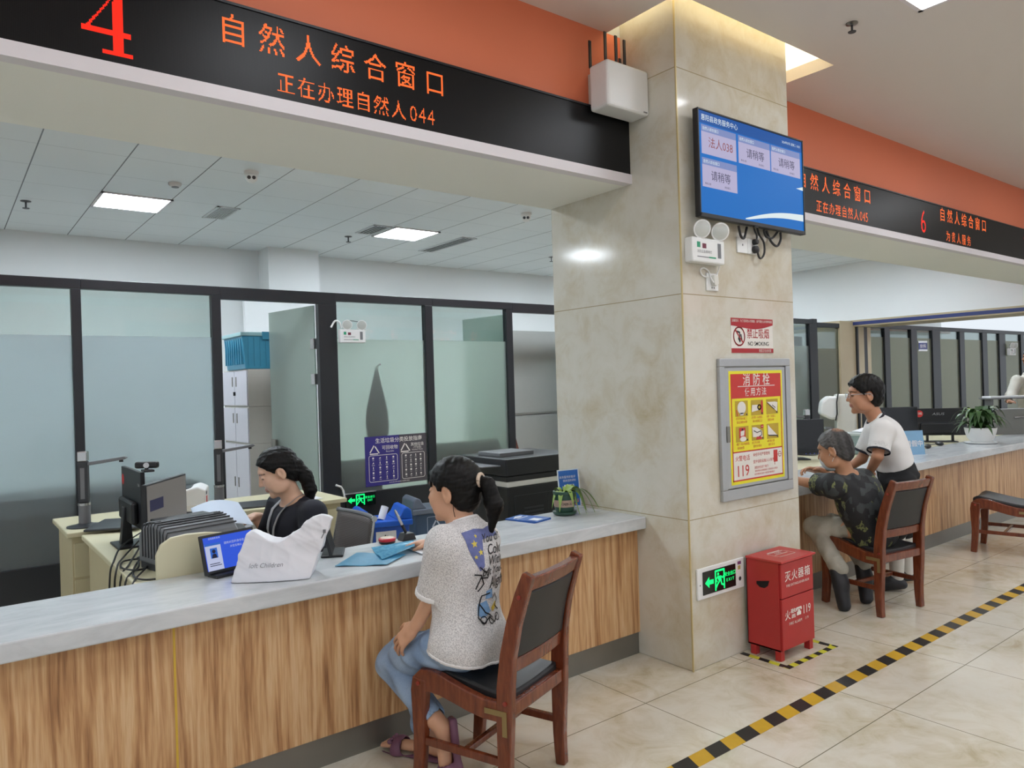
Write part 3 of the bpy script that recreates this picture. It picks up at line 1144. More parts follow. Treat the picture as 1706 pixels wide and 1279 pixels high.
# --- television
SCR_B = glow('screen_blue', (22, 118, 208), .85, (2, 4, 8))
SCR_D = glow('screen_header_blue', (24, 92, 176), .8)
SCR_L = glow('screen_lilac', (190, 184, 218), .9)
SCR_H = glow('screen_card_header', (136, 152, 206), .85)
SCR_W = glow('screen_white', (226, 238, 240), 1.0)
SCR_T = glow('screen_text_dark', (78, 76, 110), .6)
SCR_R = glow('screen_text_red', (170, 90, 90), .7)
t = sign('television', 'black wall mounted television with blue queue screen on the pillar', 'television', (3.695, 2.455, 2.690))
TW, TH = .505, .287
B().box(-TW, TW, -TH, TH, -.030, .0).build('case', BLACK, t, bev=.004)
b = B()
b.box(-TW, TW, TH - .010, TH, 0, .006).box(-TW, TW, -TH, -TH + .022, 0, .006).box(-TW, -TW + .010, -TH, TH, 0, .006).box(TW - .010, TW, -TH, TH, 0, .006)
b.box(-.02, .02, -TH - .008, -TH, -.01, .004)
b.build('bezel', BLACK, t, bev=.002)
B().box(-.15, .15, -.12, .12, -.074, -.030).build('wall_bracket', DKGREY, t)
s_ = B().rect(-TW + .010, TW - .010, -TH + .022, TH - .010, .001).build('screen', SCR_B, t)
B().rect(-TW + .010, TW - .010, TH - .075, TH - .010, .0014).build('title_bar', SCR_D, s_)
cards = [(-.475, .05), (-.15, .05), (.165, .05), (-.475, -.125)]
bl, bh, bt, br_, bw = B(), B(), B(), B(), B()
for i, (x0, y0) in enumerate(cards):
    w_ = .305
    bl.rect(x0, x0 + w_, y0, y0 + .118, .0018)
    bh.rect(x0, x0 + w_, y0 + .118, y0 + .155, .0018)
    B().text('自然人综合窗口', .020, x0 + .01, y0 + .136, .0024, 'LEFT').build('card_title', SCR_W, s_)
    if i == 0:
        br_.text('法人038', .062, x0 + .165, y0 + .066, .0024)
    else:
        B().text('请稍等', .058, x0 + .16, y0 + .066, .0024).text('等待人数', .013, x0 + .02, y0 + .018, .0024, 'LEFT').text('综合窗口', .013, x0 + .19, y0 + .018, .0024, 'LEFT').build('card_lettering', SCR_T, s_)
bw.text('惠阳县政务服务中心', .036, -.475, .243, .0024, 'LEFT')
B().text('2024年07月 星期二 10:25', .018, .475, .243, .0024, 'RIGHT').build('date_lettering', SCR_W, s_)
sw = [(-.10 + .59 * k / 16, -.252 + .085 * (k / 16) ** 1.0 + .02 * math.sin(PI * k / 16)) for k in range(17)]
B().poly(sw + [(p[0], p[1] - .006 - .034 * (k / 16) ** .6 ) for k, p in list(enumerate(sw))[::-1]], .0018).build('swoosh_print', SCR_W, s_)
B().poly([(.42, -.015), (.495, .003), (.495, -.020)], .0018).build('swoosh_print', SCR_W, s_)
bl.build('card_print', SCR_L, s_)
bh.build('card_header_print', SCR_H, s_)
br_.build('red_lettering', SCR_R, s_)
bw.build('white_lettering', SCR_W, s_)
for pts in ([(-.11, -TH, -.04), (-.09, -.345, -.04), (-.06, -.352, -.04), (-.04, -.31, -.04), (-.03, -TH, -.04)],
            [(.16, -TH, -.04), (.19, -.35, -.03), (.25, -.372, -.03), (.29, -.33, -.03), (.29, -TH, -.03)],
            [(.12, -TH, -.03), (.14, -.325, -.03), (.20, -.33, -.03), (.26, -TH, -.03)]):
    B().tube(pts, .007, cr=True).build('cable', BLACK, t, smooth=True)

# --- wireless access box on the bulkhead beside the pillar
t = sign('network_router', 'white wall mounted wireless box with black antennas beside the pillar top', 'router', (2.965, 2.92, 3.115))
B().box(-.11, .155, -.060, .115, .0, .066).build('mount', OFFWHITE, t, bev=.006)
B().box(-.165, .155, -.122, .122, .066, .205).build('case', WHITE, t, bev=.016, seg=3)
B().rect(.105, .135, -.112, -.105, .2054).build('badge', MIDGREY, t)
b = B()
for k, (x0, x1, zz) in enumerate(((-.145, -.150, .06), (-.150, -.155, .18), (-.07, -.075, .18), (.005, .0, .17), (.085, .075, .06))):
    B().box(x0 - .009, x0 + .009, .12, .27 if k != 4 else .23, zz - .004, zz + .004).build('antenna', BLACK, t, bev=.002)

# ================================================================== LED DISPLAYS
def m_led_black():
    m = bpy.data.materials.new('led_module_black')
    t = NT(m)
    v = t.coord()
    sep = t.new('ShaderNodeSeparateXYZ')
    t.link(v, sep.inputs[0])
    d = None
    for ax in (0, 1):
        a = t.math('FRACT', t.math('DIVIDE', sep.outputs[ax], .005))
        a = t.math('POWER', t.math('SUBTRACT', a, .5), 2)
        d = a if d is None else t.math('ADD', d, a)
    dot = t.math('LESS_THAN', d, .10)
    t.link(t.mix(dot, lin((9, 9, 10)), lin((20, 20, 23))), t.bsdf.inputs['Base Color'])
    t.bsdf.inputs['Roughness'].default_value = .36
    t.bsdf.inputs['Specular IOR Level'].default_value = .25
    return m


LEDK = m_led_black()
LED_R = glow('led_red', (255, 112, 52), 1.5, (60, 10, 6))
LED_R2 = glow('led_red_deep', (255, 44, 26), 1.5, (60, 8, 6))


def led_dots(polys_b, pitch, name, m, parent):
    """turn filled lettering into rows of lit square dots"""
    V = np.array(polys_b.v)
    on = set()
    for f in polys_b.f:
        for k in range(1, len(f) - 1):
            A, B_, C_ = V[f[0]][:2], V[f[k]][:2], V[f[k + 1]][:2]
            lo = np.floor(np.minimum(np.minimum(A, B_), C_) / pitch).astype(int)
            hi = np.ceil(np.maximum(np.maximum(A, B_), C_) / pitch).astype(int)
            gx, gy = np.meshgrid(np.arange(lo[0], hi[0] + 1), np.arange(lo[1], hi[1] + 1))
            px, py = (gx + .5) * pitch, (gy + .5) * pitch
            s1 = (B_[0] - A[0]) * (py - A[1]) - (B_[1] - A[1]) * (px - A[0])
            s2 = (C_[0] - B_[0]) * (py - B_[1]) - (C_[1] - B_[1]) * (px - B_[0])
            s3 = (A[0] - C_[0]) * (py - C_[1]) - (A[1] - C_[1]) * (px - C_[0])
            ins = ((s1 >= 0) & (s2 >= 0) & (s3 >= 0)) | ((s1 <= 0) & (s2 <= 0) & (s3 <= 0))
            on.update(zip(gx[ins].tolist(), gy[ins].tolist()))
    b = B()
    g = pitch * .06
    for i, j in sorted(on):
        b.rect(i * pitch + g, (i + 1) * pitch - g, j * pitch + g, (j + 1) * pitch - g, .0012)
    return b.build(name, m, parent)


def led_display(label, x0, x1):
    t = sign('led_display', label, 'LED display', (x0, 2.87, 2.871), 0, 'LED strip displays over the counters')
    w = x1 - x0
    B().box(0, w, -.160, .160, -.05, 0).build('led_panel', LEDK, t)
    B().box(0, w, .160, .170, -.05, .006).box(0, w, -.166, -.160, -.05, .004).build('frame', FRAME, t)
    return t


def led_rows(t, X, row1, w1, x1, z1, h1, row2, w2, x2, z2, h2, bold1=.004):
    b = B()
    n1 = len(row1)
    for k, ch in enumerate(row1):
        b.text(ch, h1, x1 + w1 * k / (n1 - 1) - X, z1 - 2.871, bold=bold1, sx=.9)
    led_dots(b, .0048, 'upper_lettering', LED_R, t)
    b = B()
    n2 = len(row2)
    for k, ch in enumerate(row2):
        dig = ch.isdigit()
        b.text(ch, h2 * (.98 if not dig else 1.1), x2 + w2[k] - X, z2 - 2.871, bold=.0 if not dig else -.01, sx=.86 if not dig else .8)
    led_dots(b, .0042, 'lower_lettering', LED_R, t)


LX = -3.0
t = led_display('long black LED strip showing a red 4 above the near counter', LX, 3.185)
r2 = [.085 * k for k in range(7)] + [.085 * 6 + .075, .085 * 6 + .121, .085 * 6 + .167]
r2 = [v * 1.0 for v in r2]
led_rows(t, LX, '自然人综合窗口', .905, .928, 2.935, .125, '正在办理自然人044', r2, 1.130, 2.775, .092)
b = B()
X4, Z4_ = .49 - LX, 2.835 - 2.871
for pts in ([(.028, -.095), (.062, -.095), (.062, .125), (.040, .125), (.028, .085)],
            [(-.078, -.030), (.092, -.030), (.092, -.012), (-.078, -.012)],
            [(-.078, -.030), (-.056, -.012), (.040, .125), (.028, .100), (-.060, -.022)],
            [(-.012, -.100), (.098, -.100), (.098, -.086), (-.012, -.086)]):
    b.poly([(X4 + x * .9, Z4_ + z) for x, z in pts])
led_dots(b, .0048, 'number_lettering', LED_R2, t)
t = led_display('black LED strip showing a red 6 above the far counter', CX1, 15.0)
r3 = [.090 * k for k in range(7)] + [.090 * 6 + .072, .090 * 6 + .118, .090 * 6 + .164]
led_rows(t, CX1, '自然人综合窗口', .93, 4.90, 2.943, .125, '正在办理自然人045', r3, 5.110, 2.778, .095)
led_rows(t, CX1, '自然人综合窗口', .94, 7.20, 2.960, .130, '为贵人服务', [.115 * k for k in range(5)], 7.31, 2.775, .105)
b = B().text('6', .29, 6.81 - CX1, 2.862 - 2.871, sx=.75, bold=-.012)
b.text('7', .29, 9.25 - CX1, 2.862 - 2.871, sx=.75, bold=-.012).text('5', .29, 4.50 - CX1, 2.862 - 2.871, sx=.75, bold=-.012)
led_dots(b, .0048, 'number_lettering', LED_R2, t)

t = sign('led_display', 'black LED strip with red 11 and 12 reflected from the opposite side of the hall', 'LED display', (15.0, -3.27, 2.871), PI, 'LED strip displays over the counters')
B().box(0, 12, -.16, .16, -.045, 0).build('led_panel', LEDK, t)
b = B()
LED_R3 = glow('led_red_bright', (255, 100, 60), 7, (60, 10, 6))
for k, w in enumerate(('11', '12', '13')):
    b.text(w, .29, 1.2 + 2.4 * k, 0, sx=.75).text('自然人综合窗口', .125, 2.2 + 2.4 * k, .07).text('正在办理自然人', .09, 2.2 + 2.4 * k, -.09)
led_dots(b, .012, 'lettering', LED_R3, t)

# ================================================================== CEILING FITTINGS
def sprinkler(label, x, y, z, s=1.0):
    t = thing('sprinkler_head', label, 'sprinkler', (x, y, z), 0, 'ceiling sprinklers')
    B().lathe([(.038 * s, 0), (.038 * s, -.004), (.012 * s, -.010), (.010 * s, -.012)], n=20).build('escutcheon', STEEL if s < 1 else DKGREY, t, smooth=True)
    B().cyl((0, 0, -.01), (0, 0, -.055 * s), .007 * s).build('stem', DKGREY, t)
    B().lathe([(.008, -.052 * s), (.026 * s, -.056 * s), (.024 * s, -.060 * s), (.004, -.060 * s)], n=18).build('deflector', DKGREY, t, smooth=True)


sprinkler('chrome sprinkler on the pale hall ceiling right of the pillar', 4.07, 2.06, ZH, .85)
sprinkler('dark sprinkler at the far left of the office ceiling', .72, 8.47, ZO, 1.2)
sprinkler('dark sprinkler left of the second square ceiling panel', 4.10, 8.52, ZO, 1.2)
sprinkler('dark sprinkler on the office ceiling just left of the pillar', 7.38, 8.44, ZO, 1.2)


def dome_camera(label, x, y):
    t = thing('dome_camera', label, 'security camera', (x, y, ZO), 0, 'white ceiling cameras')
    B().lathe([(.062, 0), (.062, -.022), (.050, -.034), (.02, -.036)], n=26).build('base', WHITE, t, smooth=True)
    d = Vector((-x, -y, -1.7)).normalized()
    c = Vector((0, 0, -.050))
    b = B().ell(c, (.050, .050, .050), 20)
    h = b.build('camera_ball', WHITE, t, smooth=True)
    u = d.cross(Vector((0, 0, 1))).normalized()
    for s in (-1, 1):
        p = c + d * .040 + u * s * .020
        B().cyl(p, p + d * .014, .0155).build('lens', BLACK, h, smooth=True)


dome_camera('white dome camera on the office ceiling right of the left square panel', 2.19, 6.40)
dome_camera('white dome camera on the office ceiling near the pillar', 5.24, 6.40)
t = thing('smoke_detector', 'round white smoke detector on the office ceiling above the left panel', 'smoke detector', (1.74, 7.10, ZO))
B().lathe([(.055, 0), (.055, -.012), (.046, -.030), (.03, -.036), (.004, -.036)], n=26).build('body', WHITE, t, smooth=True)
B().lathe([(.030, -.030), (.032, -.039), (.004, -.041)], n=20).build('grille', MIDGREY, t, smooth=True)


def vent(label, x0, x1, y0, y1, nslat, along_y=True):
    t = thing('ceiling_vent', label, 'ceiling vent', ((x0 + x1) / 2, (y0 + y1) / 2, ZO), 0, 'grey ceiling grilles')
    w, d = (x1 - x0) / 2, (y1 - y0) / 2
    b = B().box(-w, w, -d, -d + .02, -.010, 0).box(-w, w, d - .02, d, -.010, 0).box(-w, -w + .02, -d, d, -.010, 0).box(w - .02, w, -d, d, -.010, 0)
    b.build('frame', mat('vent_grey', (214, 218, 220), .45), t)
    B().box(-w + .02, w - .02, -d + .02, d - .02, -.002, -.0005).build('backing', mat('vent_dark', (20, 22, 24), .8), t)
    b = B()
    for k in range(nslat):
        x = -w + .02 + (2 * w - .04) * (k + .5) / nslat
        b.box(x - .007, x + .005, -d + .02, d - .02, -.009, -.003)
    b.build('slats', mat('vent_slat', (186, 190, 192), .45), t)


vent('small square ceiling vent right of the left square panel', 2.30, 2.53, 7.75, 8.32, 9)
vent('dark ceiling grille touching the second square panel', 4.06, 4.30, 7.75, 8.25, 5)
vent('long narrow ceiling grille right of the second square panel', 5.35, 5.58, 7.83, 8.93, 4)
# ================================================================== OFFICE BEHIND THE NEAR COUNTER
CREAM = mat('cream_laminate', (206, 200, 168), .45, var=.03, scale=3)
CREAM_D = mat('cream_edge', (188, 178, 144), .5, var=.03)


def desk(label, x0, x1, y0, y1, z=.74, panels=()):
    t = thing('office_desk', label, 'desk', (x0, y0, 0))
    B().box(0, x1 - x0, 0, y1 - y0, z - .03, z).build('desktop', CREAM, t, bev=.006)
    for xx in (.03, x1 - x0 - .45):
        p = B().box(xx, xx + .42, .05, y1 - y0 - .05, .02, z - .03).build('pedestal', CREAM_D, t, bev=.003)
        for k in range(3):
            B().box(xx + .01, xx + .41, .045, .052, .05 + .215 * k, .25 + .215 * k).build('drawer', CREAM, p, bev=.002)
    return t


desk('cream desk running back from the near counter under the two monitors', .65, 1.36, 3.36, 5.0)
desk('cream desk along the glass partition under the document cameras', .58, 2.35, 5.03, 5.72, .755)


def document_camera(label, x, y, z, yaw, mat_dir):
    t = thing('document_camera', label, 'document camera', (x, y, z), yaw, 'dark folding document cameras')
    B().lathe([(.10, 0), (.10, .006), (.055, .014), (.04, .02)], n=28).build('base', DKGREY, t, smooth=True)
    B().box(mat_dir[0], mat_dir[1], mat_dir[2], mat_dir[3], 0, .014).build('scan_mat', DKGREY, t, bev=.006)
    B().cyl((0, 0, .015), (0, 0, .13), .033, n=24).build('lower_post', MIDGREY, t, smooth=True)
    B().cyl((0, 0, .13), (0, 0, .145), .035, n=24).build('collar', CHROME, t, smooth=True)
    B().box(-.028, .028, -.022, .022, .145, .40).build('post', DKGREY, t, bev=.008)
    B().box(-.012, .012, -.0235, -.021, .17, .36).build('post_inlay', MIDGREY, t)
    B().box(-.026, .026, -.024, .024, .40, .46).build('head_block', CHROME, t, bev=.004)
    a = B().prism([(.028, .372), (.028, .392), (.235, .418), (.25, .410), (.235, .400)], -.018, .018, 'xz').build('arm', MIDGREY, t, bev=.003)
    B().cyl((.215, 0, .400), (.215, 0, .385), .012).build('camera_lens', BLACK, a, smooth=True)
    return t


document_camera('document camera at the far left desk corner with its arm out to the right', .70, 5.22, .755, -.45, (.06, .36, -.22, .16))
document_camera('document camera with black scan mat beside the white printer', 1.56, 5.42, .755, -.2, (-.06, .34, -.30, -.02))


def monitor(name, label, loc, yaw, w, h, z0, face_m, back_m=BLACK, tilt=0, stand=True, group='desk monitors', legs=False):
    """local: screen faces -Y, centre of the stand at the origin"""
    t = thing(name, label, 'monitor', loc, yaw, group)
    R_ = Matrix.Translation((0, 0, z0 + h / 2)) @ Matrix.Rotation(tilt, 4, 'X') @ Matrix.Translation((0, 0, -z0 - h / 2))
    B().box(-w / 2, w / 2, -.012, .010, z0, z0 + h, m=R_).build('casing', back_m, t, bev=.004)
    B().add([R_ @ Vector(v) for v in ((-w / 2 + .008, -.0125, z0 + .02), (w / 2 - .008, -.0125, z0 + .02), (w / 2 - .008, -.0125, z0 + h - .008), (-w / 2 + .008, -.0125, z0 + h - .008))], [(0, 1, 2, 3)]).build('screen', face_m, t)
    bk = B().box(-w * .36, w * .36, .010, .042, z0 + .02, z0 + h * .46, m=R_).build('back_housing', back_m, t, bev=.012)
    if legs:
        for s in (-1, 1):
            B().box(s * .13 - .012, s * .13 + .012, .0, .03, .008, z0 + .05).build('stand_leg', back_m, t, bev=.003)
        B().box(-.17, .17, -.08, .09, 0, .010).build('stand_foot', back_m, t, bev=.004)
    elif stand:
        B().prism([(.01, .012), (.07, .012), (.05, z0 + .10), (.02, z0 + .10)], -.03, .03, 'yz').build('stand_neck', back_m, t, bev=.004)
        B().box(-.115, .115, -.10, .10, 0, .012).build('stand_foot', back_m, t, bev=.004)
    return t


SCR_OFF = mat('dark_screen', (26, 27, 32), .18, var=.03)
SCR_GREY = glow('grey_screen', (128, 124, 118), .55, (60, 60, 60))
STICK_R = mat('red_sticker', (206, 48, 44), .5, var=.03)
t = monitor('monitor', 'black monitor seen from behind, red sticker on its back, under the webcam', (.83, 4.46, .74), PI / 2, .50, .30, .11, SCR_OFF)
MON1 = t
m_ = Matrix(((-1, 0, 0, 0), (0, 0, 1, .0108), (0, 1, 0, 0), (0, 0, 0, 1)))
B().disc(-.205, .34, .030, .0).xf(m_).build('sticker', STICK_R, t)
m_b = Matrix(((-1, 0, 0, 0), (0, 0, 1, .0115), (0, 1, 0, 0), (0, 0, 0, 1)))
B().text('已消毒', .016, .205, .34, 0).xf(m_b).build('sticker_print', PRINT_W, t)
t = monitor('monitor', 'monitor with lit grey screen beside the webcam on the near desk', (.905, 4.07, .74), math.radians(54), .47, .33, .05, SCR_GREY)
MON2 = t
m_f = Matrix(((1, 0, 0, 0), (0, 0, -1, -.0132), (0, 1, 0, 0), (0, 0, 0, 1)))
B().rect(-.20, -.05, .245, .30, 0).xf(m_f).build('dialog_window', glow('dialog_blue', (56, 56, 84), .6), t)
B().rect(-.19, -.06, .258, .285, -.0004).xf(m_f).build('dialog_text', glow('dialog_grey', (120, 122, 140), .6), t)
t = thing('webcam', 'small black webcam clipped above the left monitor', 'webcam', (.85, 4.205, 1.152))
B().box(-.02, .03, -.04, .04, 0, .012).build('clip', BLACK, t, bev=.003)
w_ = B().box(-.012, .022, -.060, .060, .018, .052).build('body', BLACK, t, bev=.010)
w_.rotation_euler = (0, 0, .9)
B().cyl((-.0, -.016, .035), (-.0, -.020, .035), .014).build('lens', CHROME, t, smooth=True).rotation_euler = (0, 0, -.3)
B().cyl((0, 0, .0), (0, 0, .02), .010).build('neck', BLACK, t)

# passbook printer, grey and ribbed
t = thing('ribbed_printer', 'dark grey ribbed dome-lidded printer behind the cream divider', 'printer', (.93, 3.72, .74), math.radians(12))
PASSB = t
prof = [(-.15, .03), (-.15, .16), (-.10, .205), (.0, .222), (.11, .20), (.16, .15), (.16, .03)]
B().prism(prof, -.17, .17, 'yz').build('body', MIDGREY, t, bev=.012)
B().box(-.165, .165, -.155, .15, 0, .05).build('base', DKGREY, t, bev=.006)
b = B()
for k in range(9):
    yy = -.13 + .03 * k
    zz = .222 - .9 * abs(yy - .01) ** 1.7
    b.tube([(-.171, yy, .06), (-.171, yy, zz - .02), (-.165, yy, zz + .003), (.165, yy, zz + .003)], .004, 6)
b.build('ribs', DKGREY, t)
B().box(-.13, .13, .0, .12, .212, .226).build('window', BLACK, t, bev=.004)

t = thing('counter_divider', 'cream rounded divider board standing behind the near counter', 'divider', (.70, 3.337, .55))
pts = [(0, 0), (.40, 0), (.40, .355)] + [(.30, .385), (.20, .402), (.12, .405), (.06, .398), (.02, .375), (.0, .33)]
B().prism(pts, 0, .022, 'xz').build('board', CREAM, t, bev=.005)

# white laser printer
t = thing('laser_printer', 'small white laser printer with red label on the desk', 'printer', (1.27, 5.22, .755), math.radians(-20))
B().prism([(-.15, 0), (-.15, .13), (-.13, .165), (.02, .17), (.10, .19), (.15, .165), (.15, 0)], -.13, .13, 'xz').build('body', WHITE, t, bev=.010)
B().prism([(-.12, .168), (.06, .174), (.06, .180), (-.12, .172)], -.10, .10, 'xz').build('output_tray', DKGREY, t)
B().box(-.10, .10, -.142, -.128, .035, .075).build('front_slot', OFFWHITE, t, bev=.003)
B().box(-.11, .11, -.136, -.129, .015, .03).build('paper_slot', DKGREY, t)
B().box(.128, .152, -.09, -.03, .05, .12).build('label', STICK_R, t)
B().box(.128, .151, -.09, -.03, .13, .15).build('display', DKGREY, t)

# papers and trays on the desk
PAPER = mat('white_paper', (226, 228, 232), .6, var=.02)
PAPER_B = mat('bluish_paper', (196, 206, 222), .5, var=.03)


def sheet(name, label, cat, pts, z, curl, m, th=.001, group=None, n=10):
    """a sheet with a lifted edge: pts = 4 corners (x, y), curl(u, v) = height"""
    o = Vector((*pts[0], z))
    a, b_, c, d = [Vector((*p, 0)) for p in pts]
    vs, fs = [], []
    for s in (0, 1):
        for i in range(n + 1):
            for j in range(n + 1):
                u, v = i / n, j / n
                p = a * (1 - u) * (1 - v) + b_ * u * (1 - v) + c * u * v + d * (1 - u) * v
                vs.append((p.x - o.x, p.y - o.y, curl(u, v) + s * th))
    N = (n + 1) ** 2
    q = lambda s, i, j: s * N + i * (n + 1) + j
    for i in range(n):
        for j in range(n):
            fs.append((q(0, i, j), q(0, i, j + 1), q(0, i + 1, j + 1), q(0, i + 1, j)))
            fs.append((q(1, i, j), q(1, i + 1, j), q(1, i + 1, j + 1), q(1, i, j + 1)))
        for e in (0, n):
            fs.append((q(0, i, e), q(0, i + 1, e), q(1, i + 1, e), q(1, i, e)))
            fs.append((q(0, e, i), q(0, e, i + 1), q(1, e, i + 1), q(1, e, i)))
    ob = B().add(vs, fs).build(name, m, None, smooth=True)
    ob.location = o
    return tag(ob, label, cat, group)


sheet('document_tray', 'bluish grey plastic sheet sloping up behind the ribbed printer', 'sheet', [(1.06, 4.02), (1.34, 4.05), (1.44, 4.62), (1.16, 4.60)], .79, lambda u, v: .085 + .03 * math.sin(PI * u) - .05 * (1 - v), PAPER_B, .003)
sheet('paper', 'white printed paper in front of the clerk', 'paper', [(1.10, 3.98), (1.34, 4.02), (1.37, 4.40), (1.14, 4.36)], .742, lambda u, v: .012 + .05 * u * v + .006 * math.sin(7 * u), PAPER)
sheet('paper', 'loose white papers by the document camera mat', 'paper', [(1.95, 5.10), (2.20, 5.12), (2.20, 5.40), (1.95, 5.36)], .757, lambda u, v: .006 + .004 * math.sin(5 * u + 3 * v), PAPER)
sheet('paper', 'white form sticking out under the white printer', 'paper', [(1.13, 5.06), (1.30, 5.03), (1.32, 5.10), (1.16, 5.18)], .757, lambda u, v: .004, PAPER)

# cable tangle
CABLE = mat('black_cable', (22, 22, 24), .5)
for k, pts in enumerate((
        [(.86, 4.45, .80), (.74, 4.30, .77), (.66, 4.05, .745), (.63, 3.98, .68), (.62, 3.95, .4), (.66, 3.9, .1)],
        [(.88, 4.40, .80), (.80, 4.20, .76), (.70, 3.90, .75), (.64, 3.78, .70), (.62, 3.74, .42), (.63, 3.7, .05)],
        [(.84, 4.10, .76), (.76, 3.98, .75), (.72, 3.80, .75), (.64, 3.66, .72), (.62, 3.60, .5), (.62, 3.62, .05)],
        [(.90, 4.05, .78), (.78, 3.82, .75), (.70, 3.70, .76), (.66, 3.85, .75), (.70, 4.0, .75), (.82, 3.98, .75)],
        [(.88, 4.15, .80), (.74, 3.92, .75), (.67, 3.64, .75), (.70, 3.52, .75), (.80, 3.50, .75)],
        [(.86, 4.02, .77), (.74, 3.74, .755), (.655, 3.56, .74), (.625, 3.50, .66), (.62, 3.48, .3)],
        [(.84, 4.30, .80), (.72, 4.12, .75), (.64, 3.86, .745), (.625, 3.82, .60), (.63, 3.62, .2)],
        [(.80, 3.62, .76), (.90, 3.50, .80), (.98, 3.44, .80)])):
    # smooth the polyline
    P_ = [Vector(p) for p in pts]
    sm = []
    for i in range(len(P_) - 1):
        p0, p1, p2, p3 = P_[max(i - 1, 0)], P_[i], P_[i + 1], P_[min(i + 2, len(P_) - 1)]
        for s in range(6):
            u = s / 6
            sm.append(.5 * ((2 * p1) + (-p0 + p2) * u + (2 * p0 - 5 * p1 + 4 * p2 - p3) * u * u + (-p0 + 3 * p1 - 3 * p2 + p3) * u ** 3))
    sm.append(P_[-1])
    owner = (MON1, MON1, MON2, MON2, MON1, MON2, MON1, PASSB)[k]
    mi = owner.matrix_basis.inverted()
    B().tube([mi @ p for p in sm], .0045, 6).build('cable', CABLE, owner, smooth=True)

# ------------------------------------------------------------------ on the near counter
t = thing('customer_tablet', 'black tablet display with lit blue screen left of the white bag', 'tablet', (.975, 3.225, TOPZ), math.radians(14))
B().box(-.10, .10, -.045, .045, 0, .014).build('base', BLACK, t, bev=.005)
TM = Matrix.Translation((0, .0, .012)) @ Matrix.Rotation(math.radians(-16), 4, 'X')
B().box(-.125, .125, -.006, .008, .0, .165, m=TM).build('case', BLACK, t, bev=.004)
fm2 = TM @ Matrix(((1, 0, 0, 0), (0, 0, -1, -.0066), (0, 1, 0, 0), (0, 0, 0, 1)))
s_ = B().rect(-.113, .113, .014, .153, 0).xf(fm2).build('screen', glow('tablet_blue', (52, 92, 226), .9), t)
b = B().rect(-.110, -.040, .014, .125, .0006)
b.text('请核对您的身份信息', .012, .03, .118, .0006).text('并签名确认', .011, .03, .100, .0006).text('自助服务系统', .009, -.09, .146, .0006, 'LEFT')
b.xf(fm2).build('white_fields', glow('tablet_white', (200, 208, 240), .85), s_)
b = B().rect(-.090, -.058, .064, .106, .0012).rect(-.110, -.040, .117, .126, .0012)
b.xf(fm2).build('photo_field', glow('tablet_photo_blue', (52, 110, 214), .8), s_)
b = B().disc(-.074, .092, .008, .0016).poly([(-.086, .064), (-.062, .064), (-.066, .080), (-.074, .083), (-.082, .080)], .0016)
b.rect(-.100, -.055, .040, .043, .0016).rect(-.100, -.048, .032, .035, .0016)
b.xf(fm2).build('photo_figure', glow('tablet_dark', (50, 50, 80), .5), s_)
t = thing('customer_display', 'black customer display seen from the side behind the white bag', 'display', (1.44, 3.25, TOPZ), math.radians(62))
B().box(-.085, .085, -.05, .05, 0, .012).build('base', BLACK, t, bev=.005)
B().box(-.10, .10, -.006, .008, .01, .165, m=Matrix.Rotation(math.radians(-14), 4, 'X')).build('panel', BLACK, t, bev=.004)

# blue transparent folder and papers
BLUE_T = bpy.data.materials.new('blue_clear_plastic')
nt = NT(BLUE_T)
nt.n.remove(nt.bsdf)
tr_, gl_, mx_ = nt.new('ShaderNodeBsdfTransparent'), nt.new('ShaderNodeBsdfGlossy'), nt.new('ShaderNodeMixShader')
df_, mx0 = nt.new('ShaderNodeBsdfDiffuse'), nt.new('ShaderNodeMixShader')
v_ = nt.coord()
nt.link(nt.ramp(nt.noise(v_, 60, 3), [(.3, (86, 160, 200)), (.7, (130, 200, 228))]), df_.inputs[0])
tr_.inputs[0].default_value = (.45, .78, .92, 1)
gl_.inputs['Roughness'].default_value = .12
mx0.inputs[0].default_value = .5
nt.link(tr_.outputs[0], mx0.inputs[1])
nt.link(df_.outputs[0], mx0.inputs[2])
mx_.inputs[0].default_value = .12
nt.link(mx0.outputs[0], mx_.inputs[1])
nt.link(gl_.outputs[0], mx_.inputs[2])
nt.link(mx_.outputs[0], nt.out.inputs[0])
FOLD_D = mat('folder_teal', (70, 136, 168), .4, var=.2, scale=60)
sheet('plastic_folder', 'light blue clear plastic folder lying on the near counter', 'folder', [(1.335, 3.0), (1.51, 2.86), (1.665, 2.97), (1.52, 3.17)], TOPZ + .0005, lambda u, v: .003 + .002 * math.sin(9 * u), FOLD_D, .002)
sheet('plastic_sleeve', 'blue clear plastic sleeve lifted off the folder by the papers', 'sleeve', [(1.53, 2.94), (1.72, 2.98), (1.80, 3.13), (1.60, 3.18)], TOPZ + .006, lambda u, v: .004 + .024 * u * (1 - .5 * v) + .004 * math.sin(8 * v), BLUE_T, .001)
sheet('paper', 'white papers under the right hand of the seated woman', 'paper', [(1.72, 2.92), (1.88, 3.0), (1.92, 3.16), (1.74, 3.12)], TOPZ + .001, lambda u, v: .004 + .004 * u, PAPER, .004)
t = thing('ink_pad', 'round red ink pad on the near counter beside the pen stand', 'ink pad', (1.735, 3.275, TOPZ))
B().lathe([(.036, 0), (.040, .004), (.040, .012), (.036, .014)], n=30).build('base', BLACK, t, smooth=True)
B().lathe([(.041, .012), (.043, .016), (.042, .024), (.036, .028)], n=30).build('rim', mat('ink_red', (186, 40, 54), .3), t, smooth=True)
B().lathe([(.034, .0282), (.030, .0288)], n=30).build('lid_window', mat('pad_lid', (214, 196, 176), .25), t)
t = thing('pen_stand', 'black pen stand with silver pen on the near counter', 'pen stand', (1.845, 3.275, TOPZ))
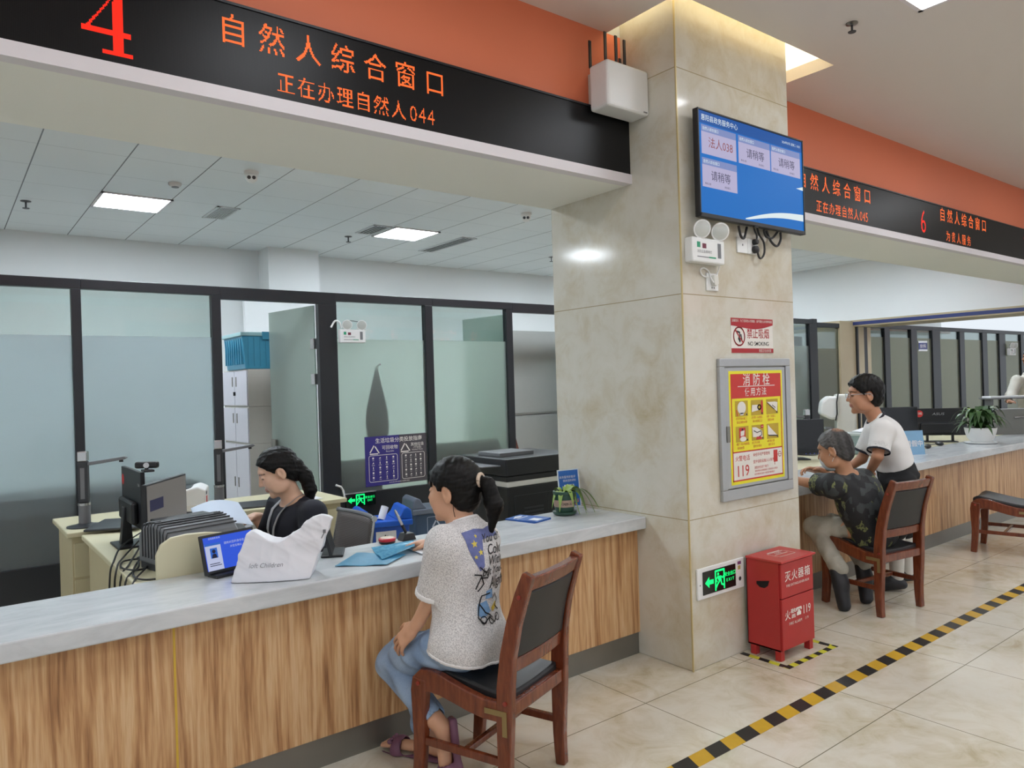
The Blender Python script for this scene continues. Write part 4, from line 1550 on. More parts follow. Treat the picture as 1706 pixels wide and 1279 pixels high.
B().prism([(-.04, 0), (.04, 0), (.026, .036), (-.022, .036)], -.03, .03, 'xz').build('base', BLACK, t, bev=.004)
p0, p1 = Vector((-.004, 0, .036)), Vector((-.055, .012, .155))
B().tube([p0, p0.lerp(p1, .35)], [.007, .008], 12).build('pen_socket', BLACK, t, smooth=True)
B().tube([p0.lerp(p1, .35), p0.lerp(p1, .9), p1], [.0075, .007, .004], 12).build('pen', CHROME, t, smooth=True)

# leaflets, acrylic QR stand, green pot
LEAF_B = mat('leaflet_blue', (40, 92, 168), .35, var=.3, scale=25)
t = thing('leaflet_stack', 'blue leaflets stacked flat on the near counter before the copier', 'leaflets', (2.61, 3.25, TOPZ), math.radians(12))
for k in range(3):
    B().box(-.075, .075, -.105, .105, .003 * k, .003 * k + .0026, m=Matrix.Rotation(.05 * k, 4, 'Z')).build('leaflet', LEAF_B, t)
m_t = Matrix.Rotation(.1, 4, 'Z')
B().rect(-.045, .015, -.09, -.03, .0096).rect(-.06, .05, .03, .04, .0096).poly([(-.06, .06), (.0, .09), (.05, .07), (.0, .05)], .0096).xf(m_t).build('print', PAPER, t)
t = thing('leaflet_stand', 'blue upright leaflet in a clear stand in front of the pillar', 'leaflet stand', (3.035, 3.36, TOPZ), math.radians(-8))
TM = Matrix.Rotation(math.radians(-6), 4, 'X')
B().box(-.078, .078, -.002, .002, .004, .235, m=TM).build('acrylic_panel', mat('acrylic_white', (214, 222, 230), .15), t)
B().box(-.078, .078, -.03, .06, 0, .004).build('acrylic_foot', mat('acrylic_white', (214, 222, 230), .15), t)
f3 = TM @ Matrix(((1, 0, 0, 0), (0, 0, -1, -.0024), (0, 1, 0, 0), (0, 0, 0, 1)))
s_ = B().rect(-.071, .071, .010, .228, 0).xf(f3).build('leaflet', mat('leaflet_blue_plain', (40, 104, 186), .3, var=.12, scale=30), t)
b = B().text('政务服务好差评', .017, -.008, .188, .0006).text('期待您的评价', .016, .006, .166, .0006)
b.rect(-.036, .036, .070, .142, .0006)
b.xf(f3).build('print', PAPER, s_)
B().disc(.04, .02, .006, .0008).disc(.055, .035, .005, .0008).text('扫码评价', .015, .035, .045, .0008).xf(f3).build('orange_print', mat('print_orange', (226, 140, 70), .5), s_)

POT_G = mat('pot_green', (40, 72, 58), .4, var=.08)
GREEN_L = mat('leaf_light', (140, 168, 84), .45, var=.25, scale=20)
t = thing('potted_plant', 'green pot of drooping striped leaves on the near counter corner', 'potted plant', (2.855, 3.215, TOPZ))
B().lathe([(.054, 0), (.068, .010), (.070, .022), (.064, .022)], n=30).build('saucer', POT_G, t, smooth=True)
B().lathe([(.050, .018), (.058, .05), (.062, .09), (.063, .122), (.067, .124), (.066, .138), (.056, .138), (.050, .12)], n=30).build('pot', POT_G, t, smooth=True)
B().lathe([(.0592, .050), (.0635, .090), (.0625, .090)], n=30).build('band', mat('pot_band', (176, 150, 132), .5, var=.08), t, smooth=True)
B().lathe([(.053, .12), (.002, .124)], n=20).build('soil', mat('soil', (52, 42, 34), .9, var=.3), t)
bt_ = B()
ga, ra = math.radians(-85), .0640
for k, ch in enumerate('GREEN & NATURE'):
    a = math.radians(-140 + 7.2 * k)
    m_ = Matrix.Translation((ra * math.cos(a), ra * math.sin(a), .070)) @ Matrix.Rotation(a + PI / 2, 4, 'Z') @ Matrix.Rotation(PI / 2, 4, 'X')
    tmp = B().text(ch, .018, 0, 0, 0).xf(m_)
    bt_.add(tmp.v, tmp.f)
bt_.build('band_lettering', BLACK, t)


def blade(pts, w0, droop=.3, fold=.25):
    """a leaf blade along a 3-D polyline"""
    pts = [Vector(p) for p in pts]
    k = len(pts)
    vs, fs = [], []
    for i, p in enumerate(pts):
        tt = (pts[min(i + 1, k - 1)] - pts[max(i - 1, 0)]).normalized()
        sd = tt.cross(Vector((0, 0, 1)))
        sd = sd.normalized() if sd.length > 1e-4 else Vector((1, 0, 0))
        u = i / (k - 1)
        w = w0 * (min(1, .35 + 2.6 * u) * (1 - u ** 2.2) + .02)
        up = sd.cross(tt)
        vs += [p - sd * w + up * w * fold, p, p + sd * w + up * w * fold]
    for i in range(k - 1):
        for j in (0, 1):
            fs.append((i * 3 + j, i * 3 + j + 1, (i + 1) * 3 + j + 1, (i + 1) * 3 + j))
    return vs, fs


def arc_leaf(a, r, h, drop, n=8, z0=.124, r0=.02):
    c, s = math.cos(a), math.sin(a)
    return [((r0 + (r - r0) * (i / n)) * c, (r0 + (r - r0) * (i / n)) * s, max(.006, z0 + h * math.sin(PI * min(1, i / n * .75)) * 1.0 - drop * (i / n) ** 2.2)) for i in range(n + 1)]


rr = random.Random(3)
for k, (a, r, h, d, w) in enumerate(((-12, .26, .05, .20, .010), (-30, .20, .06, .23, .011), (5, .20, .07, .24, .012), (-45, .14, .05, .23, .012), (20, .17, .08, .20, .011),
                                     (-20, .15, .08, .24, .013), (-60, .10, .03, .22, .009), (-150, .09, .035, .12, .012), (170, .085, .03, .10, .011), (-100, .10, .04, .10, .010), (100, .09, .05, .10, .010), (40, .14, .06, .16, .010))):
    v_, f_ = blade(arc_leaf(math.radians(a), r, h, d), w * 1.7)
    B().add(v_, f_).build('leaf', GREEN_L, t, smooth=True)

# ------------------------------------------------------------------ copier
t = thing('copier', 'large black office copier with a white band behind the near counter', 'copier', (2.97, 3.90, 0), math.radians(0))
B().box(0, .62, 0, .64, .03, .865).build('body', BLACK, t, bev=.010)
B().box(-.006, .626, -.006, .646, .865, .900).build('white_band', OFFWHITE, t, bev=.006)
B().box(-.01, .63, .0, .66, .900, .935).build('scanner_bed', BLACK, t, bev=.006)
B().box(-.012, .64, -.004, .56, .937, 1.052).build('document_feeder', BLACK, t, bev=.008)
B().box(-.20, .0, .06, .42, 1.0, 1.008, m=Matrix.Rotation(.03, 4, 'Y')).build('feeder_tray', MIDGREY, t, bev=.003)
B().box(.06, .36, .16, .42, 1.052, 1.078).build('feeder_guide', MIDGREY, t, bev=.003)
b = B()
for k in range(12):
    b.box(.13, .30, -.003, 0, .42 + .026 * k, .432 + .026 * k)
b.build('louvres', DKGREY, t)
b = B().box(.05, .56, -.002, 0, .80, .803).box(.05, .053, -.002, 0, .10, .80).box(.34, .343, -.002, 0, .10, .80)
b.build('panel_seams', DKGREY, t)
for x, y in ((.08, .08), (.54, .08), (.08, .56), (.54, .56)):
    B().cyl((x, y, 0), (x, y, .04), .025).build('caster', DKGREY, t, smooth=True)

# ------------------------------------------------------------------ mesh office chair
MESHF = bpy.data.materials.new('chair_mesh_fabric')
nt = NT(MESHF)
v_ = nt.coord()
wv = nt.new('ShaderNodeTexWave', bands_direction='Z')
wv.inputs['Scale'].default_value = 34
nt.link(v_, wv.inputs['Vector'])
nt.link(nt.mix(wv.outputs['Fac'], lin((78, 73, 72)), lin((124, 118, 116))), nt.bsdf.inputs['Base Color'])
nt.bsdf.inputs['Roughness'].default_value = .7
t = thing('mesh_office_chair', 'grey mesh-backed office chair the clerk sits on behind the near counter', 'chair', (1.76, 4.19, 0), math.radians(90))
vs, fs = [], []
for i in range(9):
    for j in range(9):
        u, v = -1 + 2 * i / 8, j / 8
        vs.append((u * (.245 - .015 * v), -.20 - .05 * v + .035 * (1 - u * u) * (-1), .45 + .33 * v))
for i in range(8):
    for j in range(8):
        fs.append((i * 9 + j, (i + 1) * 9 + j, (i + 1) * 9 + j + 1, i * 9 + j + 1))
bk = B().add(vs, fs).build('backrest', MESHF, t, smooth=True)
md = bk.modifiers.new('solid', 'SOLIDIFY')
md.thickness = .012
for s in (-1, 1):
    B().tube([(s * .20, .12, .445), (s * .235, -.14, .44), (s * .248, -.20, .52), (s * .236, -.252, .780)], .011, 10).build('side_tube', CHROME, t, smooth=True)
B().tube([(x_, -.25 - .035 * (1 - (x_ / .235) ** 2), .782) for x_ in (-.235, -.15, -.08, 0, .08, .15, .235)], .015, 12).build('top_bar', MIDGREY, t, smooth=True)
for s in (-1, 1):
    B().cyl((s * .230, -.252, .782), (s * .246, -.252, .782), .018).build('end_cap', CHROME, t, smooth=True)
B().box(-.22, .22, -.20, .24, .40, .44).build('seat', MESHF, t, bev=.015)
B().cyl((0, 0, .10), (0, 0, .40), .028).build('gas_lift', CHROME, t, smooth=True)
for k in range(5):
    a = 2 * PI * k / 5
    B().tube([(0, 0, .10), (.26 * math.cos(a), .26 * math.sin(a), .06)], [.025, .016]).build('leg', CHROME, t, smooth=True)
    B().ell((.27 * math.cos(a), .27 * math.sin(a), .027), (.027, .027, .027), 10).build('caster', BLACK, t, smooth=True)

# ------------------------------------------------------------------ sorting bins
def bin_(label, x, y, yaw, lid_m, body_m, sticker_m, ink_m, word, group='waste sorting bins'):
    t = thing('waste_bin', label, 'waste bin', (x, y, 0), yaw, group)
    B().prism([(-.17, 0), (.17, 0), (.205, .415), (-.205, .415)], -.15, .15, 'xz').build('body', body_m, t, bev=.015)
    b = B()
    b.box(-.225, .225, -.175, .175, .405, .455)
    b.prism([(-.225, .455), (-.085, .455), (-.12, .49), (-.15, .545), (-.185, .555), (-.215, .53)], -.165, .165, 'xz')
    b.prism([(.225, .455), (.085, .455), (.12, .49), (.15, .545), (.185, .555), (.215, .53)], -.165, .165, 'xz')
    b.build('lid', lid_m, t, bev=.010)
    tm = Matrix.Translation((0, -.1515, 0)) @ Matrix(((1, 0, 0, 0), (0, 0, -1, 0), (0, 1, 0, 0), (0, 0, 0, 1)))
    s = None
    if sticker_m:
        s = B().rect(-.085, .085, .10, .37, 0).xf(tm).build('sticker', sticker_m, t)
    b = B()
    tri = [(0, .345), (-.045, .270), (.045, .270)]
    for i in range(3):
        a, c = Vector(tri[i]), Vector(tri[(i + 1) % 3])
        b.line([a.lerp(c, .12), a.lerp(c, .80)], .013, .001)
    b.text(word, .038, 0, .232, .001)
    for k in range(4 if sticker_m else 3):
        b.rrect(-.075 + .039 * k, -.045 + .039 * k, .120, .155, .004, .003, .001)
        b.disc(-.06 + .039 * k, .137, .008, .001, 8)
    if not sticker_m:
        b.rrect(-.085, .085, .175, .375, .01, .004, .001)
    b.xf(tm).build('print', ink_m, t)
    return t


BIN_BL = mat('bin_blue', (32, 92, 196), .35, var=.05)
BIN_BD = mat('bin_blue_body', (34, 78, 170), .4, var=.05)
BIN_G = mat('bin_grey', (104, 112, 124), .4, var=.05)
BIN_GD = mat('bin_slate_body', (62, 84, 108), .45, var=.06)
t = bin_('blue recycling bin with rolled paper sticking out of its lid', 2.93, 5.62, math.radians(-14), BIN_BL, BIN_BD, PAPER, DKGREY, '可回收物')
tag(B().tube([(0, 0, 0), (.05, .02, .10)], .032, 10).build('paper_roll', PAPER, None, smooth=True), 'rolled white paper poking out of the blue recycling bin', 'paper roll').location = (2.89, 5.55, .455)
bin_('slate grey residual waste bin behind the seated woman\'s head', 3.57, 5.88, math.radians(-12), BIN_G, BIN_GD, None, PAPER_B, '其他垃圾')

# ------------------------------------------------------------------ on the partition
t = sign('waste_poster', 'purple and grey waste sorting poster stuck on the glass partition', 'poster', (3.575, PY - .006, .842))
B().box(-.345, .345, -.24, .24, 0, .0015).build('sheet', mat('poster_purple', (48, 40, 120), .4, var=.04), t)
B().rect(.03, .345, -.24, .24, .0019).build('grey_half', mat('poster_grey', (74, 70, 76), .4, var=.04), t)
b = B().text('生活垃圾分类投放指南', .052, .03, .195, .0025, bold=.006, sp=1.02)
b.text('可回收物', .044, -.075, .125, .0025, bold=.006).text('Recyclable', .021, -.075, .088, .0025)
b.text('其他垃圾', .038, .235, .135, .0025, bold=.006).text('(干垃圾)', .026, .235, .104, .0025).text('Residual Waste', .020, .235, .082, .0025)
for cx in (-.245, .095):
    tri = [(cx, .155), (cx - .055, .07), (cx + .055, .07)]
    for i in range(3):
        a, c = Vector(tri[i]), Vector(tri[(i + 1) % 3])
        b.line([a.lerp(c, .08), a.lerp(c, .82)], .012, .0025)
for x0, x1 in ((-.305, .005), (.055, .315)):
    b.rrect(x0, x1, -.200, .055, .02, .005, .0025)
    for i in range(4):
        for j in range(5):
            px, py = x0 + .045 + (x1 - x0 - .09) * i / 3, .028 - .047 * j
            k = (i * 7 + j * 3) % 4
            if k == 0:
                b.rect(px - .009, px + .009, py - .008, py + .010, .0025)
            elif k == 1:
                b.disc(px, py, .010, .0025, 10)
            elif k == 2:
                b.rect(px - .004, px + .004, py - .012, py + .012, .0025)
            else:
                b.poly([(px - .012, py - .008), (px + .010, py - .004), (px + .004, py + .010)], .0025)
            b.text(('纸张', '玻璃瓶', '金属', '塑料', '织物')[j] if x0 < 0 else ('纸巾', '烟蒂', '陶瓷', '尘土', '贝壳')[j], .011, px, py - .021, .0025)
b.text('生活垃圾分类从我做起 共建美好家园', .014, .02, -.220, .0025)
b.build('white_print', PRINT_W, t)

t = sign('exit_sign', 'green exit sign low on the glass partition behind the mesh chair', 'exit sign', (3.155, PY - .035, .500))
B().box(-.155, .155, -.065, .065, 0, .02).build('case', DKGREEN, t, bev=.003)
B().box(-.157, .157, .060, .068, 0, .022).build('trim', ALU, t)
b = B().poly([(-.14, 0), (-.10, .030), (-.10, .012), (-.065, .012), (-.065, -.012), (-.10, -.012), (-.10, -.030)], .021)
b.line([(-.05, -.05), (-.05, .045), (.03, .045), (.03, -.05)], .012, .021)
running_man(b, -.01, -.006, .10, .0212)
b.text('安全出口', .026, .09, .014, .021, bold=.006).text('EXIT', .026, .09, -.016, .021, bold=.006)
b.build('lit_symbols', GREEN, t)
B().tube([(-.16, .02, .01), (-.175, .10, .01), (-.20, .14, .01), (-.25, .16, .01)], .010).build('conduit', WHITE, t, smooth=True)
t = emergency_light('white twin spot emergency light at the top of the glass partition', (3.105, PY - .035, 2.045), .95)
B().tube([(-.10, .075, .02), (-.12, .13, .02), (-.16, .14, .01), (-.20, .08, .01)], .009, cr=True).build('conduit', WHITE, t, smooth=True)
B().tube([(-.02, .15, .02), (.06, .14, .03), (.10, .10, .04)], .003).build('cord', BLACK, t, smooth=True)

# ------------------------------------------------------------------ behind the partition
COATM = mat('dark_green_cloth', (18, 30, 27), .8, var=.15)
t = thing('hanging_coat', 'dark coat hanging on a hook blurred behind the frosted glass', 'coat', (3.42, 6.572, 1.02))
b = B()
prof = [(.0, .72, .012), (.02, .68, .03), (.05, .55, .05), (.09, .40, .06), (.115, .30, .06), (.12, .15, .06), (.10, .0, .06)]
vs, fs, n = [], [], 16
for r_, z, d in prof:
    for j in range(n):
        a = 2 * PI * j / n
        vs.append((max(r_, .01) * math.cos(a) * (1 + .1 * math.sin(3 * a)), d * math.sin(a), z))
for i in range(len(prof) - 1):
    for j in range(n):
        fs.append((i * n + j, i * n + (j + 1) % n, (i + 1) * n + (j + 1) % n, (i + 1) * n + j))
b.add(vs, fs).build('cloth', COATM, t, smooth=True)
B().tube([(0, -.08, .76), (0, -.02, .745), (0, .0, .73), (0, .0, .71)], .008).build('hook', CHROME, t, smooth=True)


def cabinet_unit(label, x0, x1, y0, y1, z0, z1, key=False, drawers=0):
    t = thing('filing_cabinet', label, 'filing cabinet', (x0, y0, z0), 0, 'grey steel cabinets stacked in the open doorway')
    w, d, h = x1 - x0, y1 - y0, z1 - z0
    B().box(0.012, w, 0, d, 0, h).build('body', mat('cabinet_grey', (196, 194, 186), .4, .0, var=.03), t, bev=.003)
    for k in range(2):
        dd = B().box(0, .012, .008 + k * d / 2, d / 2 - .004 + k * d / 2, .012, h - .012).build('door', mat('cabinet_white', (206, 206, 216), .4, var=.02), t, bev=.002)
        yy = d / 2 + (-.07 if k == 0 else .05)
        B().box(-.006, 0, yy, yy + .018, h * .55, h * .55 + .10).build('handle', STEEL, dd)
    if key:
        B().box(-.020, 0, d / 2 - .03, d / 2 - .012, h * .30, h * .40).build('key', BLACK, t)
    return t


cabinet_unit('upper grey steel cabinet under the blue storage box in the doorway', 2.475, 2.90, 7.55, 8.35, 1.40, 1.78, True)
cabinet_unit('middle grey steel cabinet in the doorway stack', 2.475, 2.90, 7.55, 8.35, 1.02, 1.398)
cabinet_unit('lower tall grey steel cabinet at the bottom of the doorway stack', 2.475, 2.90, 7.55, 8.35, 0, 1.018)
TEAL = mat('teal_plastic', (64, 142, 172), .35, var=.06)
t = thing('storage_box', 'teal blue plastic storage box on top of the doorway cabinets', 'storage box', (2.44, 7.56, 1.782))
B().prism([(.03, 0), (.44, 0), (.47, .34), (0, .34)], 0, .60, 'xz').build('body', TEAL, t, bev=.010)
B().box(-.015, .485, -.015, .615, .335, .375).build('lid', mat('teal_lid', (150, 186, 190), .35), t, bev=.008)
b = B()
for k in range(7):
    b.box(.06 + .06 * k, .072 + .06 * k, -.006, .01, .03, .32)
for k in range(8):
    b.box(-.004, .03, .04 + .07 * k, .055 + .07 * k, .05, .31)
b.build('ribs', TEAL, t)
B().box(.20, .36, -.024, -.012, .30, .38).build('latch', TEAL, t, bev=.003)
struct(B().box(2.95, 3.45, 9.0, 9.06, 0, 2.75).build('wall_partition_back', WHITE_W))
DARKW = mat('dark_wood', (44, 40, 36), .5, var=.1)
for lab, x0, x1, y0, y1, h in (('dark desk blurred behind the left frosted panes', -2.0, 1.75, 6.57, 7.2, .80),
                               ('dark green sofa blurred behind the glass left of the waste poster', 3.0, 3.45, 6.53, 7.2, .86),
                               ('dark green sofa blurred behind the glass above the copier', 4.05, 4.9, 6.53, 7.2, .95)):
    if 'desk' in lab:
        t = thing('dark_desk', lab, 'desk', (x0, y0, 0))
        B().box(0, x1 - x0, 0, y1 - y0, h - .04, h).build('desktop', DARKW, t, bev=.004)
        B().box(.02, x1 - x0 - .02, .03, .06, 0, h - .04).build('front_panel', DARKW, t)
        B().box(.02, .06, .06, y1 - y0, 0, h - .04).build('side_panel', DARKW, t)
        B().box(x1 - x0 - .06, x1 - x0 - .02, .06, y1 - y0, 0, h - .04).build('side_panel', DARKW, t)
    else:
        t = thing('sofa', lab, 'sofa', (x0, y0, 0), 0, 'dark sofas behind the glass')
        w = x1 - x0
        B().box(0, w, 0, .16, 0, h).build('backrest', COATM, t, bev=.05)
        B().box(.02, w - .02, .16, y1 - y0, 0, .42).build('seat', COATM, t, bev=.03)
t = thing('filing_cabinet', 'tall grey two-part cabinet behind the doorway at the pillar', 'filing cabinet', (5.45, 7.1, 0))
for z0, z1 in ((0, 1.16), (1.17, 2.20)):
    bd = B().box(0, .9, 0, .42, z0, z1).build('body', mat('cabinet_mid_grey', (186, 189, 186), .45, var=.03), t, bev=.004)
    B().box(.02, .88, -.012, 0, z0 + .02, z1 - .02).build('door', mat('cabinet_mid_grey', (150, 152, 148), .45), bd, bev=.003)
t = thing('pennant', 'small reddish brown pennant hanging from the far door handle', 'pennant', (5.14, 6.60, .72))
B().prism([(-.085, 0), (.075, .02), (.0, .26)], -.006, .006, 'xz').build('cloth', mat('brown_cloth', (112, 70, 58), .8, var=.1), t)
B().tube([(0, 0, .25), (0, 0, .33)], .004).build('string', BLACK, t)

# ================================================================== OFFICE BEHIND THE FAR COUNTER
t = desk('cream desk behind the far counter under the monitors', 5.4, 12.0, 3.42, 4.25)
t = desk('cream back desk under the white camera machine', 8.2, 10.6, 4.75, 5.45)
t = monitor('monitor', 'dark monitor beside the pillar in front of the seated man', (6.52, 3.98, .74), math.radians(-38), .56, .34, .045, SCR_OFF)
b = B()
for k in range(4):
    b.disc(.10 + .04 * k, .055, .004, 0)
b.xf(Matrix(((1, 0, 0, 0), (0, 0, -1, -.0132), (0, 1, 0, 0), (0, 0, 0, 1)))).build('status_lights', glow('status_led', (90, 110, 220), .8), t)
monitor('monitor', 'black monitor behind the standing man', (8.45, 3.98, .74), math.radians(-42), .60, .36, .06, SCR_OFF)
t = monitor('monitor', 'black monitor seen from behind with red sticker and silver lettering', (9.08, 3.72, .74), math.radians(180 - 53.8), .56, .31, .075, SCR_OFF, legs=True)
mb = Matrix(((-1, 0, 0, 0), (0, 0, 1, .0108), (0, 1, 0, 0), (0, 0, 0, 1)))
mb2 = Matrix(((-1, 0, 0, 0), (0, 0, 1, .0114), (0, 1, 0, 0), (0, 0, 0, 1)))
B().disc(-.205, .325, .040, 0).xf(mb).build('sticker', STICK_R, t)
B().text('已检', .030, -.205, .328, 0, bold=.01).xf(mb2).build('sticker_print', PRINT_W, t)
B().text('ASUS', .040, -.01, .322, 0, sx=1.35, shear=.2).xf(mb).build('lettering', ALU, t)
B().box(-.28, .28, .0102, .0112, .205, .228).build('back_stripe', DKGREY, t)
document_camera('slim document camera pole between monitor and white machine', 6.98, 4.12, .742, math.radians(150), (.02, .2, -.16, .0))
t = thing('photo_machine', 'white desktop machine with domed head on the back desk', 'machine', (9.15, 5.0, .742), math.radians(-52))
B().box(.0, .24, -.10, .12, .03, .55).build('column', OFFWHITE, t, bev=.03)
B().prism([(-.20, .30), (-.06, .22), (.02, .24), (.02, .52), (-.10, .53), (-.18, .46)], -.11, .11, 'xz').build('head', WHITE, t, bev=.03)
B().box(-.16, .26, -.13, .13, 0, .035).build('base', BLACK, t, bev=.01)
B().tube([(.02, -.12, .56), (.0, -.13, .45), (.0, -.13, .30), (-.02, -.13, .22)], .008).build('cable', BLACK, t, smooth=True)
B().box(-.13, -.03, -.06, .06, .10, .13).build('camera_plate', MIDGREY, t, bev=.004)
t = thing('document_box', 'grey green translucent document box behind the seated man', 'document box', (7.42, 3.74, .742), math.radians(-48))
B().box(-.17, .17, -.11, .11, 0, .19).build('body', mat('grey_green_plastic', (132, 152, 150), .3, var=.05), t, bev=.008)
B().box(-.178, .178, -.118, .118, .185, .21).build('lid', mat('grey_green_lid', (182, 192, 190), .3), t, bev=.006)
B().box(-.04, .08, -.1115, -.1105, .03, .07).build('label', PAPER, t)
sheet('paper', 'white paper heap on the document box', 'paper', [(7.34, 3.68), (7.50, 3.64), (7.54, 3.82), (7.38, 3.86)], .954, lambda u, v: .004 + .03 * u, PAPER, .006)
sheet('paper', 'white form on the far counter under the hands of the seated man', 'paper', [(4.80, 2.95), (5.02, 2.93), (5.05, 3.2), (4.84, 3.2)], TOPZ + .001, lambda u, v: .001, PAPER, .002)

# acrylic notice on the far counter
t = thing('notice_stand', 'light blue acrylic notice stand on the far counter beside the standing man', 'notice', (7.10, 3.12, TOPZ), math.radians(-32))
TM = Matrix.Rotation(math.radians(-8), 4, 'X')
B().box(-.095, .095, -.002, .002, .003, .225, m=TM).build('acrylic_panel', mat('notice_blue', (128, 172, 206), .2, var=.05), t)
B().box(-.095, .095, -.03, .06, 0, .004).build('acrylic_foot', mat('acrylic_white', (214, 222, 230), .15), t)
f3 = TM @ Matrix(((1, 0, 0, 0), (0, 0, -1, -.0026), (0, 1, 0, 0), (0, 0, 0, 1)))
B().text('请假中', .062, .0, .105, 0, bold=.007, sx=.92).xf(f3).build('lettering', PRINT_W, t)

# white bowl plant
LEAF_D = mat('leaf_dark', (58, 88, 46), .4, var=.35, scale=14)
t = thing('potted_plant', 'bushy green plant in a white bowl on the far counter', 'potted plant', (8.60, 3.12, TOPZ))
B().lathe([(.12, 0), (.15, .006), (.155, .016), (.13, .016)], n=32).build('saucer', WHITE, t, smooth=True)
B().lathe([(.085, .014), (.125, .06), (.142, .12), (.150, .165), (.140, .165), (.13, .14)], n=32).build('bowl', WHITE, t, smooth=True)
B().lathe([(.135, .145), (.002, .15)], n=20).build('soil', mat('soil', (52, 42, 34), .9), t)
rr = random.Random(11)
for k in range(88):
    a = rr.uniform(0, 2 * PI)
    r = rr.uniform(.10, .29)
    h = rr.uniform(.05, .24) * (1.25 - r)
    v_, f_ = blade(arc_leaf(a, r, h, rr.uniform(.0, .12) * (r / .25), 7, .15, .03), rr.uniform(.030, .048), fold=.15)
    B().add(v_, f_).build('leaf', LEAF_D if k else GREEN_L, t, smooth=True)

for nm, lab, cat, x, y, a in (('computer_mouse', 'black computer mouse on the edge of the far counter', 'mouse', 7.78, 3.30, .4),
                              ('charger', 'black charger lying on the far counter by the white bowl', 'charger', 8.12, 3.33, 1.0)):
    t = thing(nm, lab, cat, (x, y, TOPZ), a)
    B().ell((0, 0, .020), (.055, .032, .0195), 14).build('body', BLACK, t, smooth=True)
    B().tube([(.05, 0, .012), (.10, .03, .006), (.14, .01, .006), (.17, .06, .006)], .004, cr=True).build('cord', BLACK, t, smooth=True)

GREYP = mat('smoky_acrylic', (112, 112, 106), .3, var=.05)
t = thing('desk_screen', 'grey acrylic desk screen cut by the right edge beyond the white bowl', 'desk screen', (9.75, 3.42, TOPZ), math.radians(-40))
B().box(0, 1.3, -.006, .006, .0, .30).build('panel', GREYP, t, bev=.003)
B().box(.0, 1.3, -.009, .009, .295, .305).build('top_edge', ALU, t)
B().cyl((.62, -.02, .02), (.62, -.02, .36), .012).build('post', BLACK, t, smooth=True)
B().tube([(.25, -.02, .20), (.50, -.02, .21), (.62, -.02, .24)], .008).build('clamp_arm', CHROME, t, smooth=True)
t = thing('paper_tray', 'tray of white papers above the grey desk screen at the right edge', 'paper tray', (11.46, 3.86, .742), math.radians(-40))
B().box(-.25, .5, -.10, .15, .405, .42).build('tray', MIDGREY, t, bev=.004)
B().box(-.22, .45, -.08, .13, .421, .445).build('papers', PAPER, t, bev=.004)
for x in (-.2, .45):
    B().box(x, x + .03, -.05, .10, 0, .405).build('leg', MIDGREY, t)

# behind the far glass
t = thing('cabinet', 'dark green cabinet behind the glass right of the pillar', 'cabinet', (10.7, 6.72, 0))
B().box(0, 1.28, 0, .45, 0, 1.95).build('body', mat('dark_green_paint', (58, 78, 64), .5), t, bev=.004)
for k in range(2):
    B().box(.02 + .63 * k, .62 + .63 * k, -.012, 0, .05, 1.92).build('door', mat('dark_green_paint', (58, 78, 64), .5), t, bev=.003)
t = thing('cardboard_box', 'brown cardboard box on the dark green cabinet behind the glass', 'box', (10.9, 6.76, 1.952))
B().box(0, .5, 0, .36, 0, .24).build('box', mat('cardboard', (140, 112, 82), .8, var=.08), t, bev=.004)
B().box(.2, .3, -.002, .362, .2385, .2415).build('tape', mat('parcel_tape', (170, 140, 96), .35), t)
t = sign('door_plate', 'small dark blue name plate on a far glass door', 'name plate', (15.22, PY - .008, 2.05))
B().box(-.19, .19, -.10, .10, 0, .004).build('plate', mat('plate_white', (206, 208, 214), .4), t)
B().rect(-.19, .19, -.065, .062, .0046).build('blue_field', mat('plate_blue', (44, 52, 110), .4), t)
B().text('会计科', .085, 0, 0, .0052).build('lettering', PRINT_W, t)
t = emergency_light('white twin spot emergency light far away near the right edge', (19.62, PY - .035, 1.95), 1.3)
